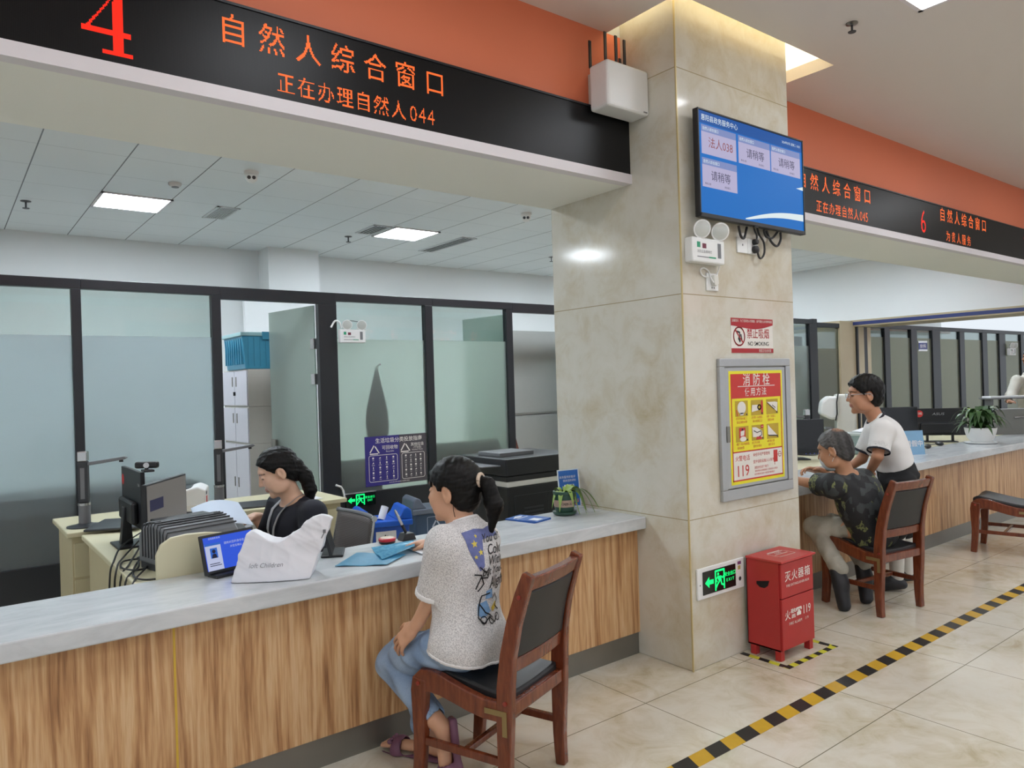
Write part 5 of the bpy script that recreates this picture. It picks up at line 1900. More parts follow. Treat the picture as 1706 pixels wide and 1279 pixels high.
# ================================================================== PEOPLE: signed distance fields meshed with surface nets
class SDF:
    def __init__(s, lo, hi, h):
        s.h = h
        s.lo = np.array(lo, float)
        s.n = np.ceil((np.array(hi, float) - s.lo) / h).astype(int) + 1
        s.f = np.full(s.n, 1.0, np.float32)

    def block(s, lo, hi):
        a = np.clip(np.floor((np.array(lo) - s.lo) / s.h).astype(int), 0, s.n)
        b = np.clip(np.ceil((np.array(hi) - s.lo) / s.h).astype(int) + 1, 0, s.n)
        if (b <= a).any():
            return None
        sl = tuple(slice(int(i), int(j)) for i, j in zip(a, b))
        g = [(s.lo[k] + s.h * np.arange(a[k], b[k])).astype(np.float32) for k in range(3)]
        return sl, g[0][:, None, None], g[1][None, :, None], g[2][None, None, :]

    def op(s, fn, lo, hi, k=.01, mode='add'):
        m = k + 2 * s.h
        r = s.block(np.array(lo) - m, np.array(hi) + m)
        if r is None:
            return s
        sl, X, Y, Z = r
        d = fn(X, Y, Z).astype(np.float32)
        f = s.f[sl]
        k = max(k, 1e-5)
        if mode == 'add':
            h = np.clip(.5 + .5 * (f - d) / k, 0, 1)
            s.f[sl] = f + (d - f) * h - k * h * (1 - h)
        elif mode == 'sub':
            h = np.clip(.5 - .5 * (f + d) / k, 0, 1)
            s.f[sl] = f + (-d - f) * h + k * h * (1 - h)
        elif mode == 'and':
            h = np.clip(.5 - .5 * (f - d) / k, 0, 1)
            s.f[sl] = f + (d - f) * (1 - np.clip(.5 - .5 * (d - f) / k, 0, 1)) if False else np.maximum(f, d)
        return s

    def cap(s, a, b, ra, rb=None, k=.02, mode='add', sq=None, axis=None):
        """tapered round bar; sq squashes it along the unit vector axis"""
        a, b = np.array(a, float), np.array(b, float)
        rb = ra if rb is None else rb
        ab = b - a
        L2 = max(ab @ ab, 1e-9)

        def fn(X, Y, Z):
            px, py, pz = X - a[0], Y - a[1], Z - a[2]
            t = np.clip((px * ab[0] + py * ab[1] + pz * ab[2]) / L2, 0, 1)
            dx, dy, dz = px - t * ab[0], py - t * ab[1], pz - t * ab[2]
            if sq:
                q = dx * axis[0] + dy * axis[1] + dz * axis[2]
                e = (1 / sq - 1) * q
                dx, dy, dz = dx + e * axis[0], dy + e * axis[1], dz + e * axis[2]
            return np.sqrt(dx * dx + dy * dy + dz * dz) - (ra + (rb - ra) * t)
        r = max(ra, rb)
        return s.op(fn, np.minimum(a, b) - r, np.maximum(a, b) + r, k, mode)

    def ell(s, c, r, F=None, k=.02, mode='add'):
        """ellipsoid; F = rows of axes matching r"""
        c = np.array(c, float)
        r = np.array(r, float)
        F = np.eye(3) if F is None else np.array(F, float)

        def fn(X, Y, Z):
            px, py, pz = X - c[0], Y - c[1], Z - c[2]
            q = [(px * F[i][0] + py * F[i][1] + pz * F[i][2]) for i in range(3)]
            k0 = np.sqrt(sum((q[i] / r[i]) ** 2 for i in range(3)))
            k1 = np.sqrt(sum((q[i] / r[i] ** 2) ** 2 for i in range(3))) + 1e-9
            return k0 * (k0 - 1) / k1
        m = r.max()
        return s.op(fn, c - m, c + m, k, mode)

    def box(s, c, half, F=None, rad=.01, k=.01, mode='add'):
        c = np.array(c, float)
        F = np.eye(3) if F is None else np.array(F, float)

        def fn(X, Y, Z):
            px, py, pz = X - c[0], Y - c[1], Z - c[2]
            q = [np.abs(px * F[i][0] + py * F[i][1] + pz * F[i][2]) - (half[i] - rad) for i in range(3)]
            out = np.sqrt(sum(np.maximum(v, 0) ** 2 for v in q))
            return out + np.minimum(np.maximum(np.maximum(q[0], q[1]), q[2]), 0) - rad
        m = np.linalg.norm(half)
        return s.op(fn, c - m, c + m, k, mode)

    def cut(s, p, n_, k=.003):
        """remove everything on the side n points to"""
        p, n_ = np.array(p, float), np.array(n_, float)
        r = s.block(s.lo, s.lo + s.n * s.h)
        sl, X, Y, Z = r
        d = (X - p[0]) * n_[0] + (Y - p[1]) * n_[1] + (Z - p[2]) * n_[2]
        s.f = np.maximum(s.f, d.astype(np.float32))
        return s

    def sleeve(s, a, b, ra, rb, th=.006, k=.03):
        """a hollow cuffed tube from a to b, open at b"""
        a, b = np.array(a, float), np.array(b, float)
        ab = b - a
        L = np.linalg.norm(ab)
        u = ab / L

        def fn(X, Y, Z):
            px, py, pz = X - a[0], Y - a[1], Z - a[2]
            q = px * u[0] + py * u[1] + pz * u[2]
            t = np.clip(q / L, 0, 1.3)
            dx, dy, dz = px - t * ab[0], py - t * ab[1], pz - t * ab[2]
            rad = np.sqrt(dx * dx + dy * dy + dz * dz)
            R_ = ra + (rb - ra) * np.clip(t, 0, 1)
            d = np.maximum(rad - R_, q - L)
            inner = np.maximum(rad - (R_ - th), -(q - L + .05))
            return np.maximum(d, -inner)
        r = max(ra, rb)
        return s.op(fn, np.minimum(a, b) - r, np.maximum(a, b) + r, k)

    def ripple(s, amp, fr, seed=0, lo=None, hi=None):
        """cloth folds: a few crossed waves added to the field"""
        rg = np.random.RandomState(seed)
        r = s.block(s.lo if lo is None else lo, (s.lo + s.n * s.h) if hi is None else hi)
        sl, X, Y, Z = r
        for i in range(4):
            d = rg.normal(size=3)
            d /= np.linalg.norm(d)
            e = rg.normal(size=3)
            q = (X * d[0] + Y * d[1] + Z * d[2]) * fr * (.7 + .3 * i)
            w = 1.6 * np.sin((X * e[0] + Y * e[1] + Z * e[2]) * fr * .45 + i)
            s.f[sl] += (amp / (1 + .5 * i) * np.sin(q + w + 2 * i)).astype(np.float32)
        return s

    def mesh(s, smooth=1):
        f = s.f
        f[0], f[-1], f[:, 0], f[:, -1], f[:, :, 0], f[:, :, -1] = (1,) * 6
        ins = f < 0
        nx, ny, nz = f.shape
        cnt = np.zeros((nx - 1, ny - 1, nz - 1), np.int8)
        for dx in (0, 1):
            for dy in (0, 1):
                for dz in (0, 1):
                    cnt += ins[dx:nx - 1 + dx, dy:ny - 1 + dy, dz:nz - 1 + dz]
        act = np.argwhere((cnt > 0) & (cnt < 8))
        idx = np.full(cnt.shape, -1, np.int32)
        idx[act[:, 0], act[:, 1], act[:, 2]] = np.arange(len(act))
        corner = [(a, b, c) for a in (0, 1) for b in (0, 1) for c in (0, 1)]
        val = {c: f[act[:, 0] + c[0], act[:, 1] + c[1], act[:, 2] + c[2]] for c in corner}
        acc = np.zeros((len(act), 3))
        num = np.zeros(len(act))
        for c in corner:
            for ax in range(3):
                if c[ax]:
                    continue
                e = list(c)
                e[ax] = 1
                v0, v1 = val[c], val[tuple(e)]
                m = (v0 < 0) != (v1 < 0)
                t = np.where(m, v0 / np.where(m, v0 - v1, 1), 0)
                p = np.tile(np.array(c, float), (len(act), 1))
                p[:, ax] = t
                acc += p * m[:, None]
                num += m
        V = s.lo + s.h * (act + acc / num[:, None])
        quads = []
        for ax in range(3):
            o = [(1, 2), (2, 0), (0, 1)][ax]
            sl0 = [slice(None)] * 3
            sl1 = [slice(None)] * 3
            sl0[ax] = slice(0, -1)
            sl1[ax] = slice(1, None)
            a, b = ins[tuple(sl0)], ins[tuple(sl1)]
            for sgn, msk in ((1, a & ~b), (-1, ~a & b)):
                P_ = np.argwhere(msk)
                P_ = P_[(P_[:, o[0]] > 0) & (P_[:, o[1]] > 0)]
                P_ = P_[(P_[:, o[0]] < f.shape[o[0]] - 1) & (P_[:, o[1]] < f.shape[o[1]] - 1)]
                qs = []
                for d0, d1 in ((0, 0), (1, 0), (1, 1), (0, 1)):
                    q = P_.copy()
                    q[:, o[0]] -= 1 - d0
                    q[:, o[1]] -= 1 - d1
                    qs.append(idx[q[:, 0], q[:, 1], q[:, 2]])
                q = np.stack(qs, 1)
                quads.append(q if sgn > 0 else q[:, ::-1])
        Q = np.concatenate(quads)
        Q = Q[(Q >= 0).all(1)]
        for _ in range(smooth):
            A = np.zeros_like(V)
            N = np.zeros(len(V))
            for i in range(4):
                j = (i + 1) % 4
                np.add.at(A, Q[:, i], V[Q[:, j]])
                np.add.at(A, Q[:, j], V[Q[:, i]])
                np.add.at(N, Q[:, i], 1)
                np.add.at(N, Q[:, j], 1)
            V = .5 * V + .5 * A / np.maximum(N, 1)[:, None]
        return V, Q


def sdf_object(S, name, m, parent, root, colf=None, smooth=1):
    V, Q = S.mesh(smooth)
    me = bpy.data.meshes.new(name)
    me.vertices.add(len(V))
    me.vertices.foreach_set('co', (V - np.array(root)).astype(np.float32).ravel())
    me.loops.add(Q.size)
    me.loops.foreach_set('vertex_index', Q.astype(np.int32).ravel())
    me.polygons.add(len(Q))
    me.polygons.foreach_set('loop_start', np.arange(0, Q.size, 4, dtype=np.int32))
    me.polygons.foreach_set('loop_total', np.full(len(Q), 4, np.int32))
    me.polygons.foreach_set('use_smooth', np.ones(len(Q), bool))
    me.update()
    me.validate()
    if colf is not None:
        C_ = np.ones((len(V), 4), np.float32)
        C_[:, :3] = colf(V)
        at = me.color_attributes.new('Col', 'FLOAT_COLOR', 'POINT')
        at.data.foreach_set('color', C_.ravel())
    me.materials.append(m)
    o = bpy.data.objects.new(name, me)
    COL.objects.link(o)
    o.parent = parent
    return o


def m_col(name, rough=.5, noise=.06, scale=60, sss=0):
    m = bpy.data.materials.new(name)
    t = NT(m)
    a = t.new('ShaderNodeVertexColor', layer_name='Col')
    n_1 = t.noise(t.coord(), scale, 3)
    k = t.new('ShaderNodeHueSaturation')
    t.link(a.outputs[0], k.inputs['Color'])
    t.link(t.math('ADD', 1 - noise, t.math('MULTIPLY', n_1, 2 * noise)), k.inputs['Value'])
    t.link(k.outputs[0], t.bsdf.inputs['Base Color'])
    t.bsdf.inputs['Roughness'].default_value = rough
    if sss:
        t.bsdf.inputs['Subsurface Weight'].default_value = sss
        t.bsdf.inputs['Subsurface Radius'].default_value = (.012, .005, .003)
        t.bsdf.inputs['Subsurface Scale'].default_value = 1
    return m


SKIN = m_col('skin', .48, .04, 40, .08)


def m_hair():
    m = bpy.data.materials.new('black_hair')
    t = NT(m)
    n_1 = t.noise(t.coord((90, 90, 12)), 2, 2)
    t.link(t.ramp(n_1, [(.3, (7, 6, 6)), (.7, (17, 15, 14))]), t.bsdf.inputs['Base Color'])
    t.bsdf.inputs['Roughness'].default_value = .46
    t.bsdf.inputs['Specular IOR Level'].default_value = .22
    t.bump(n_1, .25, .002)
    return m


HAIR = m_hair()


def unit(v):
    v = np.array(v, float)
    return v / np.linalg.norm(v)


def frame(f, u):
    f = unit(f)
    u = np.array(u, float)
    u = unit(u - f * (u @ f))
    return f, np.cross(u, f), u          # forward, left, up


def add_head(S, c, fr, s=1.0, fem=True):
    f, l, u = fr
    F = [f, l, u]
    P = lambda a, b, d: c + s * (f * a + l * b + u * d)
    S.ell(P(-.012, 0, .035), (.098 * s, .077 * s, .090 * s), F, .01)
    S.ell(P(.030, 0, -.045), (.062 * s, .056 * s, .074 * s), F, .035)
    S.ell(P(.072, 0, -.104), (.018 * s, .020 * s, .016 * s), F, .022)
    for q in (1, -1):
        S.ell(P(.058, q * .040, -.030), (.028 * s, .024 * s, .030 * s), F, .03)
        S.ell(P(.020, q * .052, -.075), (.04 * s, .016 * s, .026 * s), F, .03)
    S.ell(P(.076, 0, .036), (.018 * s, .050 * s, .014 * s), F, .02)
    for q in (1, -1):
        S.ell(P(.101, q * .032, .008), (.017 * s, .017 * s, .013 * s), F, .012, 'sub')
        S.ell(P(.077, q * .031, .007), (.0145 * s, .017 * s, .0125 * s), F, .004)
    S.cap(P(.090, 0, .016), P(.108, 0, -.026), .0075 * s, .0105 * s, .012)
    for q in (1, -1):
        S.ell(P(.096, q * .011, -.030), (.011 * s, .008 * s, .007 * s), F, .006)
    S.ell(P(.088, 0, -.057), (.012 * s, .022 * s, .0065 * s), F, .006)
    S.ell(P(.086, 0, -.069), (.012 * s, .019 * s, .0065 * s), F, .006)
    for q in (1, -1):
        fe = [unit(f * .96 - u * .2), l, unit(u * .96 + f * .2)]
        S.ell(P(-.012, q * .079, -.004), (.021 * s, .0085 * s, .034 * s), fe, .006)
        S.ell(P(-.006, q * .088, .0), (.011 * s, .008 * s, .018 * s), fe, .004, 'sub')
        S.ell(P(-.010, q * .078, -.030), (.010 * s, .007 * s, .011 * s), fe, .006)


def head_colors(c, fr, s, skin, lip=(164, 104, 92), brow=(40, 30, 26)):
    f, l, u = fr
    base = np.array(lin(skin))

    def fn(V):
        D = (V - c) / s
        a, b, d = D @ f, D @ l, D @ u
        C_ = np.tile(base, (len(V), 1))

        def blob(m, col, w=1.0):
            C_[m] = C_[m] * (1 - w) + np.array(lin(col)) * w
        near = (np.abs(a) < .2) & (np.abs(d) < .2) & (np.abs(b) < .15)
        blob(near & (a > .06) & (np.abs(b) < .024) & (d < -.050) & (d > -.076), lip, .75)
        for q in (1, -1):
            bb = b * q
            arch = .026 + .004 * np.sin((bb - .014) / .034 * PI)
            blob(near & (a > .05) & (bb > .012) & (bb < .052) & (np.abs(d - arch) < .0038), brow, .8)
            blob(near & (a > .05) & (bb > .016) & (bb < .047) & (np.abs(d - .003) < .0030), brow, .85)
        return C_
    return fn


def add_hand(S, w, fdir, bdir, side, curl=.25, s=1.0, spread=1.0):
    f, b = unit(fdir), np.array(bdir, float)
    b = unit(b - f * (b @ f))
    t = np.cross(f, b) * side             # thumb side
    P = lambda a, q, n_: w + s * (f * a + t * q + b * n_)
    S.box(P(.046, 0, 0), (.046 * s, .038 * s, .0125 * s), [f, t, b], .012 * s, .012)
    S.cap(P(-.03, 0, 0), P(.02, 0, 0), .024 * s, .026 * s, .02, sq=.75, axis=b)
    S.ell(P(.032, .026, -.006), (.030 * s, .016 * s, .015 * s), [f, t, b], .012)
    for i, (q, L) in enumerate(((.030, .068), (.0102, .077), (-.0100, .071), (-.0290, .055))):
        p = P(.086 - (.006 if i in (0, 3) else 0) - (.004 if i == 3 else 0), q, .001)
        a = curl * (1 + .15 * i)
        yaw = spread * q * 4
        d0 = unit(f + t * yaw)
        r = .0086 * s
        for j, frac in enumerate((.42, .32, .26)):
            ang = a * (.6 + j * .9)
            d = unit(d0 * math.cos(ang) - b * math.sin(ang))
            p2 = p + d * L * frac * s
            S.cap(p, p2, r, r * .9, .003 if j else .006)
            p, r = p2, r * .9
    p = P(.020, .034, -.004)
    d = unit(f * .72 + t * .62 - b * .18)
    p2 = p + d * .040 * s
    S.cap(p, p2, .0115 * s, .0100 * s, .010)
    d = unit(f * .90 + t * .28 - b * .25)
    S.cap(p2, p2 + d * .032 * s, .0098 * s, .0080 * s, .003)


def torso_frame(J):
    u = unit(J['neck'] - J['pelvis'])
    l = J['shL'] - J['shR']
    l = unit(l - u * (l @ u))
    return np.cross(l, u), l, u


def bounds(J, m):
    A = np.array([v for v in J.values()])
    return A.min(0) - m, A.max(0) + m


def add_body(S, J, fr_head, hs, g=1.0):
    """the whole figure, limbs tapering into the trunk, as one surface"""
    f, l, u = torso_frame(J)
    F = [f, l, u]
    L = np.linalg.norm(J['neck'] - J['pelvis'])
    pv, nk = J['pelvis'], J['neck']
    S.ell(pv + u * .00, (.100 * g, .150 * g, .115 * g), F, .02)
    S.ell(pv + u * .42 * L + f * .005, (.092 * g, .128 * g, .17 * g), F, .06)
    S.ell(pv + u * .70 * L - f * .005, (.098 * g, .150 * g, .17 * g), F, .06)
    S.cap(J['shL'] - u * .01, J['shR'] - u * .01, .052 * g, .052 * g, .05)
    S.cap(nk - u * .03, J['head'] - fr_head[0] * .018 * hs - fr_head[2] * .05 * hs, .056 * g, .049 * hs, .03)
    for q in 'LR':
        S.cap(J['sh' + q], J['el' + q], .046 * g, .037 * g, .03)
        S.cap(J['el' + q], J['wr' + q], .038 * g, .026 * g, .012)
        if 'hip' + q in J:
            S.cap(J['hip' + q], J['kn' + q], .078 * g, .054 * g, .03)
            S.cap(J['kn' + q], J['an' + q], .052 * g, .036 * g, .02)


def person(name, label, root):
    return thing(name, label, 'person', tuple(root))


def hair_cap(S, c, fr, s, off, d=.0125, crown=0, ear=True, low=-.10):
    f, l, u = fr
    F = [f, l, u]
    P = lambda a, b, k_: c + s * (f * a + l * b + u * k_)
    S.ell(P(-.012 - crown * .3, 0, .035), ((.098 + off) * s, (.077 + off) * s, (.090 + off) * s), F, .001)
    S.ell(P(-.045, 0, -.030), ((.058 + off * .6) * s, (.060 + off * .5) * s, (.060) * s), F, .03)
    nn = unit(f * .75 - u * .66)
    S.cut(c + nn * d * s, nn)
    if ear:
        for q in (1, -1):
            S.ell(P(-.004, q * .086, -.012), (.030 * s, .030 * s, .040 * s), F, .008, 'sub')


def rel(pts, root):
    return [tuple(np.array(p) - np.array(root)) for p in pts]


A_ = lambda **k: {a: np.array(b, float) for a, b in k.items()}
CR, CF = np.array(CAM_R0), np.array(CAM_F)
UP = np.array((0, 0, 1.0))


# ------------------------------------------------------------------ the woman on the near chair
def pixel_ray(px, py, t):
    """point seen at a given place of the view at forward distance t (used to set joints in the photographed pose)"""
    d = CF + np.array(CAM_R) * (px - 853) / 1234 + np.array(CAM_U) * (639.5 - py) / 1234
    return np.array((0, 0, 1.55)) + d * t


def joints(**k):
    return {a: pixel_ray(*b) for a, b in k.items()}


J = joints(pelvis=(780, 1066, 2.95), neck=(772, 874, 2.99), head=(756, 817, 3.02), shL=(739, 903, 2.86), shR=(806, 897, 3.12),
           elL=(722, 990, 2.90), wrL=(694, 1040, 2.92), elR=(768, 958, 3.32), wrR=(728, 917, 3.46),
           hipL=(754, 1072, 2.87), hipR=(806, 1068, 3.04), knL=(655, 1102, 3.10), knR=(680, 1082, 3.13), anL=(722, 1196, 2.90), anR=(708, 1212, 3.10))
J['wrR'][2] = TOPZ + .040
root = np.array((J['pelvis'][0], J['pelvis'][1], 0))
hf = frame(-CR * .91 + CF * .42 - UP * .05, UP)
W1 = person('person', 'woman in a white patterned top and light jeans sitting at the near counter', root)
lo, hi = bounds(J, .22)
lo[2] = max(lo[2], -.01)
S = SDF(lo, hi, .004)
add_head(S, J['head'], hf, 1.03)
add_body(S, J, hf, 1.0, .92)
fL = pixel_ray(652, 1085, 2.955) - J['wrL']
add_hand(S, J['wrL'] + unit(fL) * .02, fL, UP * .75 - CF * .6 - CR * .1, 1, .30, .95, 1.6)
fR = pixel_ray(680, 918, 3.50) - J['wrR']
fR[2] = -.015
add_hand(S, J['wrR'] + unit(fR) * .02, fR, UP, -1, .16, .92)
# feet: left tucked back on its toes, right flat by the kick plate
tl, tr = pixel_ray(745, 1285, 2.84), pixel_ray(652, 1243, 3.17)
hl, hr = J['anL'] + np.array((.02, -.03, -.03)), pixel_ray(730, 1238, 3.08)
tl[2], tr[2], hr[2] = .035, .030, .045
for a, h_, t_ in ((J['anL'], hl, tl), (J['anR'], hr, tr)):
    S.cap(a, h_, .034, .030, .02)
    S.cap(h_, t_, .031, .026, .02, sq=.75, axis=UP if t_ is tr else unit(np.cross(t_ - h_, CR)))
    d = unit(t_ - h_)
    sd = unit(np.cross(d, UP))
    for i in range(5):
        p = t_ + sd * (.026 - .013 * i) + d * (.004 - .004 * abs(i - (1 if t_ is tl else 3)))
        S.cap(p, p + d * .030, .0095 - .0006 * i, .008, .003)
sdf_object(S, 'body', SKIN, W1, root, head_colors(J['head'], hf, 1.03, (204, 156, 126)))
# hair with ponytail
f, l, u = hf
c = J['head']
S = SDF(c - .30, c + .26, .004)
hair_cap(S, c, hf, 1.05, .012)
S.cap(c - f * .095 + u * .042, c - f * .128 + u * .040, .022, .018, .012)
S.cap(c - f * .128 + u * .040, c - f * .158 + u * .020, .019, .030, .006)
S.cap(c - f * .158 + u * .020, c - f * .178 - u * .060, .031, .040, .008, sq=.8, axis=l)
S.cap(c - f * .178 - u * .060, c - f * .160 - u * .160, .039, .012, .008, sq=.8, axis=l)
S.cap(c + f * .083 + l * .02 + u * .075, c + f * .070 + l * .062 + u * .030, .010, .007, .012)
S.ripple(.0012, 260, 4)
sdf_object(S, 'hair', HAIR, W1, root)
tie = [c - f * .126 + u * .041 + (l * math.cos(a) + unit(u * .98 - f * .05) * math.sin(a)) * .023 for a in np.linspace(0, 2 * PI, 20)]
B().tube(rel(tie, root), .008, 8, caps=False).build('hair_tie', mat('hair_tie_cream', (206, 186, 166), .7), W1, smooth=True)
b = B()
b.tube(rel([c - f * .035 + l * .074 - u * .03, c - f * .032 + l * .070 - u * .07, c - f * .034 + l * .060 - u * .11], root), .0014, 5)
b.build('hair_strand', HAIR, W1)


def m_lace():
    m = bpy.data.materials.new('white_lace_knit')
    t = NT(m)
    v = t.coord()
    vo = t.new('ShaderNodeTexVoronoi')
    vo.inputs['Scale'].default_value = 230
    t.link(v, vo.inputs['Vector'])
    n_1 = t.noise(v, 240, 3, .6)
    f_ = t.math('ADD', t.math('MULTIPLY', vo.outputs['Distance'], .8), t.math('MULTIPLY', n_1, .55))
    t.link(t.ramp(f_, [(.34, (152, 149, 151)), (.55, (190, 187, 187)), (.75, (218, 215, 214))]), t.bsdf.inputs['Base Color'])
    t.bsdf.inputs['Roughness'].default_value = .85
    t.bump(f_, .25, .0015)
    return m


LACE = m_lace()
f, l, u = torso_frame(J)
F = [f, l, u]
pv, nk = J['pelvis'], J['neck']
S = SDF(lo - .02, hi + .02, .005)
S.ell(pv - u * .01 - f * .0, (.142, .196, .17), F, .02)
S.ell(pv + u * .20 + f * .005, (.118, .165, .17), F, .07)
S.ell(pv + u * .33 - f * .004, (.118, .170, .15), F, .07)
S.cap(J['shL'] - u * .012, J['shR'] - u * .012, .064, .064, .06)
S.ell(nk - u * .035, (.075, .085, .05), F, .04)
S.cap(nk - u * .02, nk + u * .012, .064, .060, .02)
S.ripple(.0035, 34, 3)
S.cut(pv - u * .040, unit(-u + f * .30))
S.cut(nk + unit(u * .9 + f * .35) * .022, unit(u * .9 + f * .35))
for q in 'LR':
    e = J['sh' + q] + (J['el' + q] - J['sh' + q]) * (1.02 if q == 'L' else .80)
    S.sleeve(J['sh' + q] + l * (0 if q == 'L' else 0), e, .066, .070, .006, .03)
S.cap(nk - u * .05 + f * .01, nk + u * .08 + f * .03, .052, .052, .003, 'sub')
top = sdf_object(S, 'lace_top', LACE, W1, root)
WT = mat('white_trim_cloth', (226, 224, 224), .8, bump=.2, bscale=300)
S.f -= .0025
S.cut(pv - u * .026, unit(u - f * .30))
S.cut(pv - u * .041, unit(-u + f * .30))
sdf_object(S, 'hem_band', WT, top, root)
for q in 'LR':
    e = J['sh' + q] + (J['el' + q] - J['sh' + q]) * (1.02 if q == 'L' else .80)
    d = unit(e - J['sh' + q])
    S = SDF(e - .12, e + .12, .004)
    S.sleeve(e - d * .06, e + d * .002, .0722, .0728, .008, .002)
    S.cut(e - d * .020, -d)
    sdf_object(S, 'cuff_band', WT, top, root)
ring = []
for a in np.linspace(0, 2 * PI, 30):
    d = f * math.cos(a) * .052 + l * math.sin(a) * .058
    ring.append(nk + d + u * (.020 - .30 * (d @ f)))
B().tube(rel(ring, root), .0065, 8, caps=False).build('collar', WT, W1, smooth=True)


def project_print(b2, obj, o, X, Y, N, root, mname, m, parent, cut=.012, lift=.0016):
    """lay flat lettering (b2, in a local x-y plane) onto a garment"""
    bm = bmesh.new()
    vs = [bm.verts.new(p) for p in b2.v]
    for f_ in b2.f:
        try:
            bm.faces.new([vs[i] for i in f_])
        except ValueError:
            pass
    bmesh.ops.triangulate(bm, faces=bm.faces[:])
    for _ in range(4):
        long = [e for e in bm.edges if e.calc_length() > cut]
        if not long:
            break
        bmesh.ops.subdivide_edges(bm, edges=long, cuts=1)
        bmesh.ops.triangulate(bm, faces=bm.faces[:])
    me = obj.data
    tree = BVHTree.FromPolygons([v.co.copy() for v in me.vertices], [p.vertices for p in me.polygons])
    o, X, Y, N = (Vector(q) for q in (o - root, X, Y, N))
    bad = []
    for v in bm.verts:
        st = o + X * v.co.x + Y * v.co.y + N * .30
        h, nn, _, _ = tree.ray_cast(st, -N, .6)
        if h is None:
            bad.append(v)
            continue
        v.co = h + nn * (lift + v.co.z)
    bmesh.ops.delete(bm, geom=bad, context='VERTS')
    me2 = bpy.data.meshes.new(mname)
    bm.to_mesh(me2)
    bm.free()
    me2.materials.append(m)
    ob = bpy.data.objects.new(mname, me2)
    COL.objects.link(ob)
    ob.parent = parent
    return ob


# print on the back: local x runs to the viewer's right
bo = pv + u * .36
bx, by, bn = -l, u, -f
NAVY = mat('print_navy_wash', (104, 112, 162), .8, var=.4, scale=40)
b = B()
edge = []
for k in range(24):
    a = k / 24
    w_, h_ = (.115, .075)
    p = [(-w_ + 2 * w_ * a * 4, -h_) if a < .25 else (w_, -h_ + 2 * h_ * (a - .25) * 4) if a < .5 else (w_ - 2 * w_ * (a - .5) * 4, h_) if a < .75 else (-w_, h_ - 2 * h_ * (a - .75) * 4)][0]
    edge.append((p[0] + rr.uniform(-.006, .006), p[1] + rr.uniform(-.006, .006)))
# an L of colour left and above the words
wash = [(-.125, .075), (-.06, .085), (.0, .078), (.07, .088), (.12, .075), (.125, .040), (.03, .045), (-.035, .04), (-.045, -.0), (-.05, -.06), (-.075, -.075), (-.095, -.03), (-.115, .02)]
b.poly(wash, 0)
project_print(b, top, bo, bx, by, bn, root, 'wash_print', NAVY, top)
b = B()
for x, y, r in ((-.085, .03, .016), (-.060, -.005, .014), (-.085, -.02, .009), (-.07, .058, .009)):
    b.poly([(x + r * (1 if k % 2 == 0 else .42) * math.sin(PI * k / 5), y + r * (1 if k % 2 == 0 else .42) * math.cos(PI * k / 5)) for k in range(10)], .0012)
project_print(b, top, bo, bx, by, bn, root, 'star_print', mat('print_yellow', (214, 196, 84), .7), top)
b = B()
for k, (w, x, y, s_) in enumerate((("You can't", .05, .045, .048), ('Color', .045, .0, .055), ('Within', .045, -.042, .050), ('but You can', .04, -.080, .044), ('Alight', .045, -.125, .060))):
    b.text(w, s_, x, y, .001, shear=.35, bold=.006)
# little winged sketch and curls
for pts in ([(-.075, -.06), (-.045, -.085), (-.02, -.07), (-.035, -.105), (-.07, -.10), (-.085, -.14)], [(-.095, -.085), (-.07, -.09), (-.055, -.125), (-.075, -.15)],
            [(-.02, -.165), (-.06, -.12 - .05), (-.07, -.20), (-.05, -.235), (-.02, -.25)], [(-.07, -.20), (-.085, -.25), (-.06, -.275), (-.03, -.255), (.0, -.28), (.03, -.26)],
            [(.0, -.19), (.03, -.175), (.05, -.20), (.02, -.22), (.05, -.24)]):
    b.line(pts, .005, .0008)
for x, y in ((-.06, -.262), (-.02, -.268), (.03, -.265)):
    b.ring(x, y, .014, .004, .0008, 14)
project_print(b, top, bo, bx, by, bn, root, 'black_print', BLACK, top)
b = B().poly([(-.04, -.155), (-.005, -.15), (.0, -.185), (-.045, -.185)], .0004).poly([(-.075, -.20), (-.04, -.19), (-.02, -.235), (-.06, -.255), (-.085, -.24)], .0004)
project_print(b, top, bo, bx, by, bn, root, 'blue_print', mat('print_pale_blue', (120, 158, 200), .8, var=.3, scale=50), top)
b = B().poly([(-.012, -.222), (.03, -.205), (.035, -.225), (.0, -.24)], .0006)
project_print(b, top, bo, bx, by, bn, root, 'yellow_print', mat('print_ochre', (206, 176, 60), .8), top)


def m_denim(name, c0, c1):
    m = bpy.data.materials.new(name)
    t = NT(m)
    v = t.coord()
    f_ = t.math('ADD', t.math('MULTIPLY', t.noise(v, 9, 4), .7), t.math('MULTIPLY', t.noise(v, 400, 2), .3))
    t.link(t.ramp(f_, [(.35, c0), (.65, c1)]), t.bsdf.inputs['Base Color'])
    t.bsdf.inputs['Roughness'].default_value = .85
    return m


